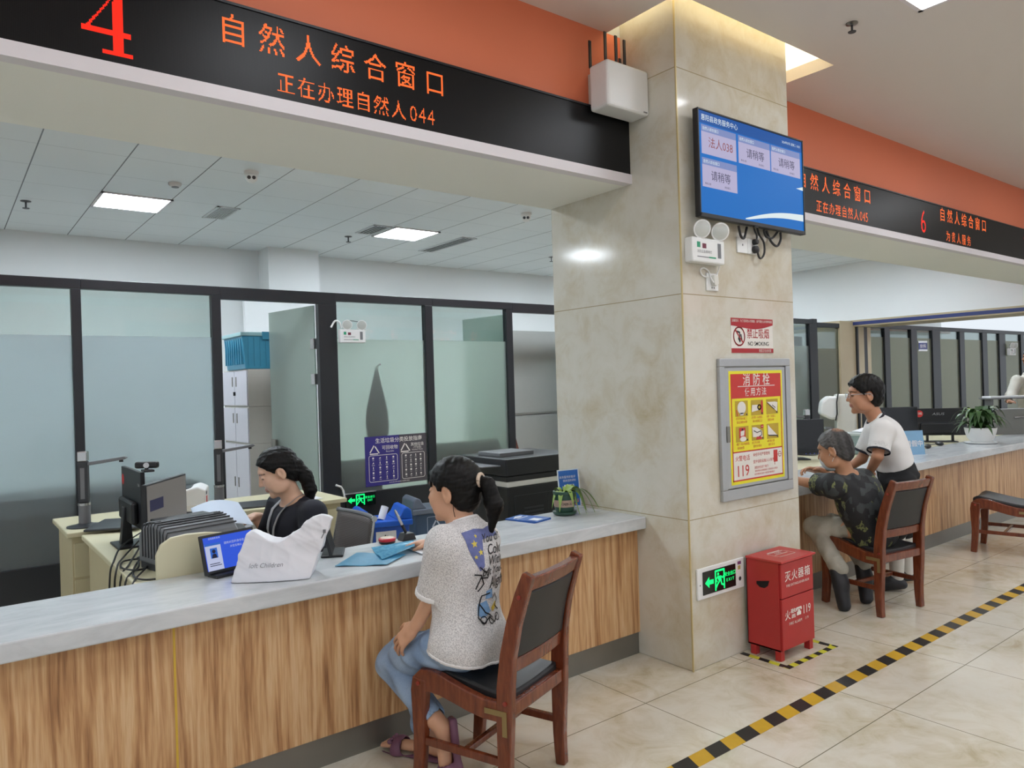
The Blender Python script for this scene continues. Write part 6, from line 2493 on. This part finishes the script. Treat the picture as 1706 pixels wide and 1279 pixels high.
DENIM = m_denim('light_blue_denim', (116, 140, 172), (158, 180, 206))
S = SDF(lo - .02, hi + .02, .005)
S.ell(pv - u * .02, (.112, .160, .09), F, .02)
for q in 'LR':
    S.cap(J['hip' + q], J['kn' + q], .082, .068, .05)
    S.cap(J['kn' + q], J['kn' + q] + (J['an' + q] - J['kn' + q]) * .95, .067, .052, .02)
S.ripple(.0034, 46, 8)
for q in 'LR':
    d = unit(J['an' + q] - J['kn' + q])
    e = J['kn' + q] + (J['an' + q] - J['kn' + q]) * .93
    S.cap(e - d * .01, e + d * .12, .044, .040, .003, 'sub')
sdf_object(S, 'jeans', DENIM, W1, root)
PURPLE = mat('purple_rubber', (116, 76, 98), .55, bump=.1, bscale=150)
for q, h_, t_ in (('L', hl, tl), ('R', hr, tr)):
    d = unit(t_ - h_)
    nrm = UP if q == 'R' else unit(np.cross(d, np.cross(UP, d)))
    nrm = unit(nrm - d * (nrm @ d))
    if q == 'L':
        nrm = unit(np.array(CR) * -.75 - CF * .1 + UP * .35)
        nrm = unit(nrm - d * (nrm @ d))
    sd = np.cross(d, nrm)
    S = SDF(np.minimum(h_, t_) - .14, np.maximum(h_, t_) + .14, .004)
    mid = (h_ + t_) / 2 + d * .020
    Ls = np.linalg.norm(t_ - h_) / 2 + .062
    S.box(mid - nrm * .042, (Ls - .012, .043, .015), [d, sd, nrm], .014, .01)
    S.box(t_ - nrm * .042 - d * .006, (.055, .050, .015), [d, sd, nrm], .014, .02)
    cc = h_ + (t_ - h_) * .80
    S.ell(cc - nrm * .012, (.046, .056, .047), [d, sd, nrm], .004)
    S.ell(cc - nrm * .006, (.10, .043, .034), [d, sd, nrm], .003, 'sub')
    for i in range(4):
        p = cc + d * .035 + nrm * .02 + sd * (-.03 + .02 * i)
        S.ell(p, (.010, .009, .011), [d, sd, nrm], .004)
    S.cut(np.array((0, 0, .004)), -UP)
    sdf_object(S, 'slipper', PURPLE, W1, root)

# ------------------------------------------------------------------ the clerk behind the white bag
J = joints(pelvis=(494, 955, 4.25), neck=(490, 828, 4.26), head=(463, 786, 4.20), shL=(522, 854, 4.09), shR=(466, 840, 4.42), elL=(520, 935, 4.02), wrL=(462, 925, 4.05),
           elR=(448, 893, 4.46), wrR=(425, 874, 4.45), hipL=(498, 960, 4.12), hipR=(486, 955, 4.40), knL=(395, 960, 4.0), knR=(400, 950, 4.3))
J['anL'], J['anR'] = J['knL'] + np.array((.05, .02, -.36)), J['knR'] + np.array((.05, .02, -.36))
J['wrR'][2] = .80
J['wrL'][2] = .66
root = np.array((J['pelvis'][0], J['pelvis'][1], 0))
hf = frame(-CR * .88 - CF * .34 - UP * .40, UP)
W2 = person('person', 'woman clerk in dark navy with grey lanyard looking down behind the white bag', root)
lo, hi = bounds(J, .22)
lo[2] = max(lo[2], 0)
S = SDF(lo, hi, .0042)
add_head(S, J['head'], hf, 1.06)
add_body(S, J, hf, 1.0, .95)
add_hand(S, J['wrR'], np.array((-.8, .1, -.1)), UP, -1, .3, .95)
add_hand(S, J['wrL'], np.array((-.8, .25, -.1)), UP, 1, .3, .95)
for q in 'LR':
    S.cap(J['an' + q], J['an' + q] + np.array((-.12, 0, -.05)), .036, .03, .02)
sdf_object(S, 'body', SKIN, W2, root, head_colors(J['head'], hf, 1.06, (216, 174, 148)))
f, l, u = hf
c = J['head']
S = SDF(c - .30, c + .24, .004)
hair_cap(S, c, hf, 1.08, .010, .010)
hb = unit(np.array((-f[0], -f[1], 0)))
s0 = c - f * .112 - u * .008
S.cap(c - f * .09, s0, .026, .030, .02)
S.cap(s0, c + hb * .150 - UP * .035, .032, .040, .012)
S.cap(c + hb * .150 - UP * .035, c + hb * .175 - UP * .115, .040, .038, .012)
S.cap(c + hb * .175 - UP * .115, c + hb * .170 - UP * .20, .036, .014, .012)
S.ripple(.0012, 240, 9)
sdf_object(S, 'hair', HAIR, W2, root)
tie = [c - f * .116 - u * .014 + (l * math.cos(a) + u * math.sin(a)) * .031 for a in np.linspace(0, 2 * PI, 18)]
B().tube(rel(tie, root), .007, 8, caps=False).build('hair_tie', mat('hair_tie_dark', (44, 40, 44), .7), W2, smooth=True)
NAVYC = mat('navy_cloth', (24, 26, 38), .8, var=.1, bump=.2, bscale=200)
BLACKC = mat('black_cloth', (22, 23, 26), .85, var=.12, bump=.2, bscale=200)
f, l, u = torso_frame(J)
F = [f, l, u]
pv, nk = J['pelvis'], J['neck']
S = SDF(lo - .02, hi + .02, .005)
S.ell(pv + u * .02, (.125, .175, .14), F, .02)
S.ell(pv + u * .18, (.12, .160, .17), F, .07)
S.ell(pv + u * .29, (.125, .170, .13), F, .07)
S.cap(J['shL'] - u * .01, J['shR'] - u * .01, .066, .066, .06)
S.ell(nk - u * .04, (.08, .095, .05), F, .04)
S.ripple(.003, 38, 5)
S.cut(pv - u * .10, -u)
S.cut(nk + unit(u * .8 + f * .55) * .004, unit(u * .8 + f * .55))
for q in 'LR':
    S.sleeve(J['sh' + q], J['sh' + q] + (J['el' + q] - J['sh' + q]) * .95, .070, .078, .006, .04)
shirt = sdf_object(S, 'navy_top', NAVYC, W2, root)
S = SDF(lo - .02, hi + .02, .006)
S.ell(pv - u * .01, (.11, .16, .10), F, .02)
for q in 'LR':
    S.cap(J['hip' + q], J['kn' + q], .088, .07, .05)
    S.cap(J['kn' + q], J['an' + q], .066, .05, .02)
sdf_object(S, 'trousers', BLACKC, W2, root)
tree = BVHTree.FromPolygons([v.co for v in shirt.data.vertices], [p.vertices for p in shirt.data.polygons])
LAN = mat('grey_lanyard', (150, 150, 152), .6, var=.05)
b = B()
for q in (1, -1):
    pts = [nk + l * q * .062 - f * .03 + u * .02]
    for k in range(14):
        v = k / 13
        p0 = nk + l * q * (.070 - .055 * v) + u * (.0 - .27 * v) + f * .35
        h, nn, _, _ = tree.ray_cast(Vector(p0 - root), Vector(-f), .6)
        if h is not None:
            pts.append(np.array(h) + root + np.array(nn) * .006 + f * .006)
    sd = unit(l + u * .2 * q) * .0125
    rv = []
    for p in pts:
        rv += [p - root - sd, p - root + sd]
    b.add(rv, [(2 * k, 2 * k + 1, 2 * k + 3, 2 * k + 2) for k in range(len(pts) - 1)])
o = b.build('lanyard', LAN, W2, smooth=True)
md = o.modifiers.new('solid', 'SOLIDIFY')
md.thickness = .002

# ------------------------------------------------------------------ the seated man on the far chair
J = joints(pelvis=(1456, 880, 4.95), neck=(1410, 797, 4.90), head=(1391, 750, 4.90), shL=(1388, 808, 4.80), shR=(1436, 799, 5.04), elL=(1358, 806, 5.00), wrL=(1325, 800, 5.10),
           elR=(1394, 800, 5.26), wrR=(1362, 783, 5.24), hipL=(1444, 882, 4.90), hipR=(1472, 880, 5.04), knL=(1356, 876, 5.12), knR=(1390, 872, 5.26), anL=(1400, 950, 4.90), anR=(1441, 942, 5.05))
root = np.array((J['pelvis'][0], J['pelvis'][1], 0))
hf = frame(-CR * .72 + CF * .66 - UP * .26, UP)
M1 = person('person', 'grey haired man in a dark patterned shirt sitting at the far counter', root)
lo, hi = bounds(J, .24)
lo[2] = max(lo[2], -.01)
S = SDF(lo, hi, .0048)
add_head(S, J['head'], hf, 1.05, False)
add_body(S, J, hf, 1.05, 1.0)
add_hand(S, J['wrL'], np.array((-.35, .8, .02)), UP, 1, .4)
fR = pixel_ray(1340, 780, 5.22) - J['wrR']
add_hand(S, J['wrR'], fR, UP + CF * .3, -1, .55)
sdf_object(S, 'body', SKIN, M1, root, head_colors(J['head'], hf, 1.05, (188, 138, 106)))
f, l, u = hf
c = J['head']
S = SDF(c - .20, c + .20, .0042)
hair_cap(S, c, hf, 1.06, .009, .004)
S.ripple(.0014, 220, 2)


def grey_hair(V):
    D = V - c
    a, b_, d = D @ f, D @ l, D @ u
    k = np.clip(.45 + .35 * np.sin(a * 90 + b_ * 60) * .4 + (a + .03) * 4.2, 0, 1)[:, None]
    C_ = np.array(lin((34, 33, 33))) * (1 - k) + np.array(lin((104, 102, 102))) * k
    r = np.sqrt((a + .055) ** 2 + (b_ - .005) ** 2 + (d - .125) ** 2)
    w = np.clip((.048 - r) / .03, 0, .75)[:, None]
    return C_ * (1 - w) + np.array(lin((156, 112, 86))) * w


sdf_object(S, 'hair', m_col('grey_hair', .6, .25, 160), M1, root, grey_hair)
S = SDF(c - .16, c + .16, .004)
P = lambda a, b_, d: c + 1.05 * (f * a + l * b_ + u * d)
S.ell(P(.036, 0, -.050), (.075, .068, .080), [f, l, u], .01)
S.cut(P(.006, 0, 0), -f)
S.cut(P(0, 0, -.014), u)
mk = sdf_object(S, 'face_mask', mat('white_mask', (214, 220, 226), .7), M1, root)
for q in (1, -1):
    B().tube(rel([P(.024, q * .060, -.030), P(.0, q * .076, .0), P(-.028, q * .084, .022), P(-.03, q * .082, -.02), P(.0, q * .074, -.05), P(.024, q * .060, -.075)], root), .0016, 6).build('ear_loop', WHITE, mk, smooth=True)


def m_leafy():
    m = bpy.data.materials.new('black_shirt_with_olive_patches')
    t = NT(m)
    v = t.coord()
    vo = t.new('ShaderNodeTexVoronoi', distance='MANHATTAN')
    vo.inputs['Scale'].default_value = 21
    t.link(t.coord((1, 1, .8)), vo.inputs['Vector'])
    sp = t.new('ShaderNodeSeparateColor')
    t.link(vo.outputs['Color'], sp.inputs[0])
    n_1 = t.noise(t.coord((60, 60, 25)), 2, 3)
    pat = t.math('MULTIPLY', t.math('GREATER_THAN', sp.outputs[0], .80), t.math('GREATER_THAN', n_1, .46))
    base = t.mix(t.math('GREATER_THAN', sp.outputs[1], .62), lin((28, 29, 32)), lin((54, 58, 60)))
    t.link(t.mix(t.math('MULTIPLY', pat, .8), base, lin((122, 128, 78))), t.bsdf.inputs['Base Color'])
    t.bsdf.inputs['Roughness'].default_value = .75
    return m


f, l, u = torso_frame(J)
F = [f, l, u]
pv, nk = J['pelvis'], J['neck']
S = SDF(lo - .02, hi + .02, .0055)
S.ell(pv - u * .0, (.142, .205, .16), F, .02)
S.ell(pv + u * .17 - f * .01, (.135, .190, .17), F, .07)
S.ell(pv + u * .28 - f * .01, (.130, .195, .14), F, .07)
S.cap(J['shL'] - u * .012, J['shR'] - u * .012, .072, .072, .06)
S.ell(nk - u * .045, (.08, .10, .055), F, .04)
S.cap(nk - u * .03, nk + u * .005, .070, .062, .02)
S.ripple(.004, 32, 12)
S.cut(pv - u * .075, unit(-u + f * .25))
for q in 'LR':
    S.sleeve(J['sh' + q], J['sh' + q] + (J['el' + q] - J['sh' + q]) * .80, .074, .078, .006, .04)
S.cap(nk - u * .04 + f * .01, nk + u * .08 + f * .03, .056, .056, .003, 'sub')
sdf_object(S, 'patterned_shirt', m_leafy(), M1, root)
BEIGE = m_denim('pale_beige_cotton', (150, 146, 132), (182, 178, 166))
S = SDF(lo - .02, hi + .02, .0055)
S.ell(pv - u * .01, (.118, .17, .09), F, .02)
for q in 'LR':
    S.cap(J['hip' + q], J['kn' + q], .080, .068, .05)
    S.cap(J['kn' + q], J['kn' + q] + (J['an' + q] - J['kn' + q]) * .96, .066, .053, .02)
S.ripple(.0035, 50, 14)
sdf_object(S, 'trousers', BEIGE, M1, root)


def shoe(an, toe, par, root, m, nm='shoe', w=.044):
    d = unit(toe - an)
    sd = unit(np.cross(d, UP)) if abs(d[2]) < .95 else unit(np.cross(d, CR))
    nr = np.cross(sd, d)
    S = SDF(np.minimum(an, toe) - .14, np.maximum(an, toe) + .14, .0048)
    L = np.linalg.norm(toe - an)
    S.cap(an + nr * .0, an + d * L * .3, .040, .039, .02)
    S.cap(an + d * L * .25, toe, .040, .030, .03, sq=1.2, axis=sd)
    S.cap(an - d * .03 - nr * .035, toe - nr * .018 + d * .01, .030, .034, .02, sq=1.25, axis=sd)
    S.cut(np.array((0, 0, .003)), -UP)
    return sdf_object(S, nm, m, par, root)


SHOE = mat('black_shoe', (34, 35, 39), .5, bump=.15, bscale=90)
tl, tr = pixel_ray(1409, 1000, 4.86), pixel_ray(1446, 985, 5.0)
tl[2], tr[2] = .035, .035
shoe(J['anL'] + np.array((0, 0, -.035)), tl, M1, root, SHOE)
shoe(J['anR'] + np.array((0, 0, -.035)), tr, M1, root, SHOE)

# ------------------------------------------------------------------ the standing man
J = joints(pelvis=(1499, 800, 5.22), neck=(1460, 698, 5.18), head=(1440, 658, 5.18), shL=(1470, 715, 5.03), shR=(1461, 706, 5.34), elL=(1462, 760, 4.97), wrL=(1446, 792, 5.12),
           elR=(1436, 764, 5.38), wrR=(1404, 786, 5.5), hipL=(1495, 806, 5.12), hipR=(1506, 804, 5.30), knL=(1492, 880, 5.16), knR=(1508, 878, 5.34), anL=(1494, 948, 5.26), anR=(1512, 942, 5.46))
root = np.array((J['pelvis'][0], J['pelvis'][1], 0))
hf = frame(-CR * .97 + CF * .16 - UP * .05, UP)
M2 = person('person', 'man in glasses and white T-shirt standing bent over the far counter', root)
lo, hi = bounds(J, .24)
lo[2] = max(lo[2], -.01)
S = SDF(lo, hi, .005)
add_head(S, J['head'], hf, 1.05, False)
add_body(S, J, hf, 1.05, .95)
add_hand(S, J['wrL'], np.array((-.6, .5, -.25)), UP, 1, .4)
add_hand(S, J['wrR'], np.array((-.5, .7, -.05)), UP, -1, .3)
sdf_object(S, 'body', SKIN, M2, root, head_colors(J['head'], hf, 1.05, (186, 134, 104)))
f, l, u = hf
c = J['head']
S = SDF(c - .20, c + .20, .0042)
hair_cap(S, c, hf, 1.06, .019, .016)
S.ripple(.0016, 200, 6)
sdf_object(S, 'hair', HAIR, M2, root)
P = lambda a, b_, d: c + 1.05 * (f * a + l * b_ + u * d)
b = B()
for q in (1, -1):
    rim = [P(.106 - .12 * (q * x_ - .032) ** 2 * 20, x_, .006 + .017 * math.sin(a)) for a, x_ in ((a, q * .033 + .021 * math.cos(a)) for a in np.linspace(0, 2 * PI, 18))]
    b.tube(rel(rim, root), .0018, 6, caps=False)
    b.tube(rel([P(.100, q * .054, .010), P(.05, q * .078, .012), P(-.015, q * .088, .010), P(-.03, q * .086, -.008)], root), .0018, 6)
b.tube(rel([P(.107, .012, .010), P(.110, 0, .012), P(.107, -.012, .010)], root), .0018, 6)
b.build('glasses', mat('glasses_silver', (180, 190, 200), .25, .8), M2, smooth=True)
TEE = mat('white_cotton', (226, 225, 224), .8, var=.02, bump=.1, bscale=260)
TRIMK = mat('navy_trim', (30, 32, 44), .8)
f, l, u = torso_frame(J)
F = [f, l, u]
pv, nk = J['pelvis'], J['neck']
S = SDF(lo - .02, hi + .02, .0055)
S.ell(pv + u * .08, (.115, .165, .12), F, .02)
S.ell(pv + u * .20 - f * .012, (.120, .165, .16), F, .07)
S.ell(pv + u * .33 - f * .014, (.122, .175, .15), F, .07)
S.cap(J['shL'] - u * .012, J['shR'] - u * .012, .066, .066, .06)
S.ell(nk - u * .045, (.08, .095, .055), F, .04)
S.cap(nk - u * .03, nk + u * .005, .066, .060, .02)
S.ripple(.003, 34, 22)
S.cut(pv + u * .125, -u)
for q in 'LR':
    S.sleeve(J['sh' + q], J['sh' + q] + (J['el' + q] - J['sh' + q]) * .82, .070, .072, .006, .04)
S.cap(nk - u * .04 + f * .01, nk + u * .08 + f * .03, .056, .056, .003, 'sub')
tee = sdf_object(S, 'white_tee', TEE, M2, root)
for q in 'LR':
    e0 = J['sh' + q] + (J['el' + q] - J['sh' + q]) * .77
    e1 = J['sh' + q] + (J['el' + q] - J['sh' + q]) * .84
    S = SDF(np.minimum(e0, e1) - .10, np.maximum(e0, e1) + .10, .004)
    S.sleeve(e0 - (e1 - e0) * .2, e1, .0735, .0745, .008, .002)
    S.cut(e0, unit(e0 - e1))
    sdf_object(S, 'cuff_trim', TRIMK, tee, root)
ring = []
for a in np.linspace(0, 2 * PI, 30):
    d = f * math.cos(a) * .060 + l * math.sin(a) * .062
    ring.append(nk + d + u * (.010 - .30 * (d @ f)))
B().tube(rel(ring, root), .008, 8, caps=False).build('collar_trim', TRIMK, tee, smooth=True)
S = SDF(lo - .02, hi + .02, .0055)
S.ell(pv + u * .05, (.130, .172, .17), F, .02)
for q in 'LR':
    S.cap(J['hip' + q], J['kn' + q], .100, .088, .05)
S.ripple(.005, 40, 24)
S.cut(pv + u * .15, u)
sdf_object(S, 'dark_shorts', BLACKC, M2, root)
SOCK = mat('white_sock', (216, 214, 208), .85)
for q in 'LR':
    a, k_ = J['an' + q], J['kn' + q]
    S = SDF(np.minimum(a, k_) - .1, np.maximum(a, k_) + .1, .005)
    S.cap(k_ + (a - k_) * .2, a + np.array((0, 0, -.05)), .060, .044, .01)
    sdf_object(S, 'sock', SOCK, M2, root)
    toe = a + np.array((-.10, .14, 0))
    toe[2] = .04
    aa = a.copy()
    aa[2] = .075
    shoe(aa, toe, M2, root, SHOE)

# ------------------------------------------------------------------ the person half outside the right edge
J = joints(pelvis=(1716, 706, 12.3), neck=(1714, 622, 12.3), head=(1716, 596, 12.2), shL=(1694, 634, 12.25), shR=(1736, 634, 12.4), elL=(1684, 660, 12.1), wrL=(1681, 668, 11.8), elR=(1745, 662, 12.2), wrR=(1735, 670, 11.9),
           hipL=(1706, 706, 12.25), hipR=(1727, 706, 12.35), knL=(1702, 738, 12.2), knR=(1724, 738, 12.3))
J['anL'], J['anR'] = J['knL'] * 1, J['knR'] * 1
J['anL'][2] = J['anR'][2] = .10
root = np.array((J['pelvis'][0], J['pelvis'][1], 0))
hf = frame(CF - CR * .7, UP)
M3 = person('person', 'person in a pale grey jacket cut by the right edge behind the desk screen', root)
lo, hi = bounds(J, .26)
lo[2] = max(lo[2], 0)
S = SDF(lo, hi, .010)
add_head(S, J['head'], hf, 1.05)
add_body(S, J, hf, 1.05, 1.0)
add_hand(S, J['wrL'], np.array((-.5, -.6, -.05)), UP, 1, .3)
for q in 'LR':
    S.cap(J['an' + q], J['an' + q] - CF * .14 - UP * .05, .045, .04, .02)
sdf_object(S, 'body', SKIN, M3, root, head_colors(J['head'], hf, 1.05, (190, 140, 110)))
S = SDF(J['head'] - .2, J['head'] + .2, .008)
hair_cap(S, J['head'], hf, 1.06, .014, .010)
sdf_object(S, 'hair', HAIR, M3, root)
f, l, u = torso_frame(J)
F = [f, l, u]
pv, nk = J['pelvis'], J['neck']
S = SDF(lo, hi, .010)
for k_, w_ in ((.0, .195), (.2, .19), (.42, .195), (.55, .19)):
    S.ell(pv + u * k_, (.145, w_, .2), F, .06)
S.cap(J['shL'], J['shR'], .085, .085, .06)
S.cap(nk - u * .05, nk + u * .02, .085, .075, .04)
S.ripple(.008, 24, 30)
for q in 'LR':
    S.sleeve(J['sh' + q], J['el' + q], .085, .08, .01, .04)
    S.sleeve(J['el' + q], J['wr' + q], .08, .06, .01, .04)
S.cut(nk + u * .02, u)
sdf_object(S, 'jacket', mat('pale_grey_jacket', (206, 204, 194), .8), M3, root)
S = SDF(lo, hi, .010)
for q in 'LR':
    S.cap(J['hip' + q], J['kn' + q], .10, .08, .03)
    S.cap(J['kn' + q], J['an' + q], .08, .06, .02)
sdf_object(S, 'trousers', BLACKC, M3, root)

# ------------------------------------------------------------------ white carrier bag on the counter
bc = np.array((1.085, 3.03, TOPZ))
bxv = unit(np.array((CAM_R0.x, CAM_R0.y, 0)) * .96 + np.array((1, 0, 0)) * .2)
byv = np.cross(UP, bxv)
F = [bxv, byv, UP]
S = SDF(bc + np.array((-.26, -.26, -.005)), bc + np.array((.30, .26, .30)), .004)


def bag_fn(X, Y, Z):
    px, py, pz = X - bc[0], Y - bc[1], Z - bc[2]
    x = px * bxv[0] + py * bxv[1]
    y = px * byv[0] + py * byv[1]
    z = pz
    v = np.clip(z / .24, 0, 1.2)
    xl = -.158 + .045 * v + .035 * v ** 2
    xr = .152 + .10 * v
    top = .185 + .030 * np.exp(-((x + .085) / .05) ** 2) + .075 * np.exp(-((x - .20) / .085) ** 2) - .030 * np.exp(-((x - .02) / .05) ** 2) - .03 * np.clip((-.07 - x) / .05, 0, 1)
    half = .085 * (1 - v * .78) + .012
    half = half * (1 - .25 * np.clip(np.abs(x) / .18, 0, 1) ** 2)
    d = np.maximum(np.maximum(xl - x, x - xr) * .92, (np.abs(y + .03 * v) - half) * .8)
    d = np.maximum(d, (z - top) * .8)
    return np.maximum(d, -z + .001)


S.op(bag_fn, bc - .25, bc + .3, .001)
rg = np.random.RandomState(5)
sl, X, Y, Z = S.block(S.lo, S.lo + S.n * S.h)
x = (X - bc[0]) * bxv[0] + (Y - bc[1]) * bxv[1]
z = Z - bc[2]
for i in range(9):
    a = rg.uniform(0, PI)
    q = (x * math.cos(a) + z * math.sin(a)) * rg.uniform(10, 34) + 1.4 * np.sin(x * rg.uniform(8, 22) + z * rg.uniform(8, 22) + i)
    amp = .0034 * np.clip(z / .10, .15, 1)
    S.f[sl] += (amp * (np.abs(np.sin(q)) ** .7 - .55)).astype(np.float32)
S.f[sl] = np.maximum(S.f[sl], (.001 - z).astype(np.float32))
BAGM = mat('white_bag_plastic', (226, 226, 232), .35, var=.02, scale=6)
bag = sdf_object(S, 'carrier_bag', BAGM, None, bc)
bag.location = tuple(bc)
tag(bag, 'crumpled white carrier bag standing on the near counter in front of the clerk', 'bag')
b = B().text('loft Children', .026, 0, 0, 0, shear=.25, bold=-.008)
project_print(b, bag, bc + UP * .068 - bxv * .018, bxv, UP, -byv, bc, 'lettering', mat('bag_grey_print', (120, 122, 128), .6), bag, .02)
b = B().line([(0, 0), (.012, .022)], .004).rect(.006, .018, .02, .034)
project_print(b, bag, bc + UP * .16 + bxv * .20, bxv, UP, -byv, bc, 'small_print', mat('bag_grey_print', (120, 122, 128), .6), bag, .02)
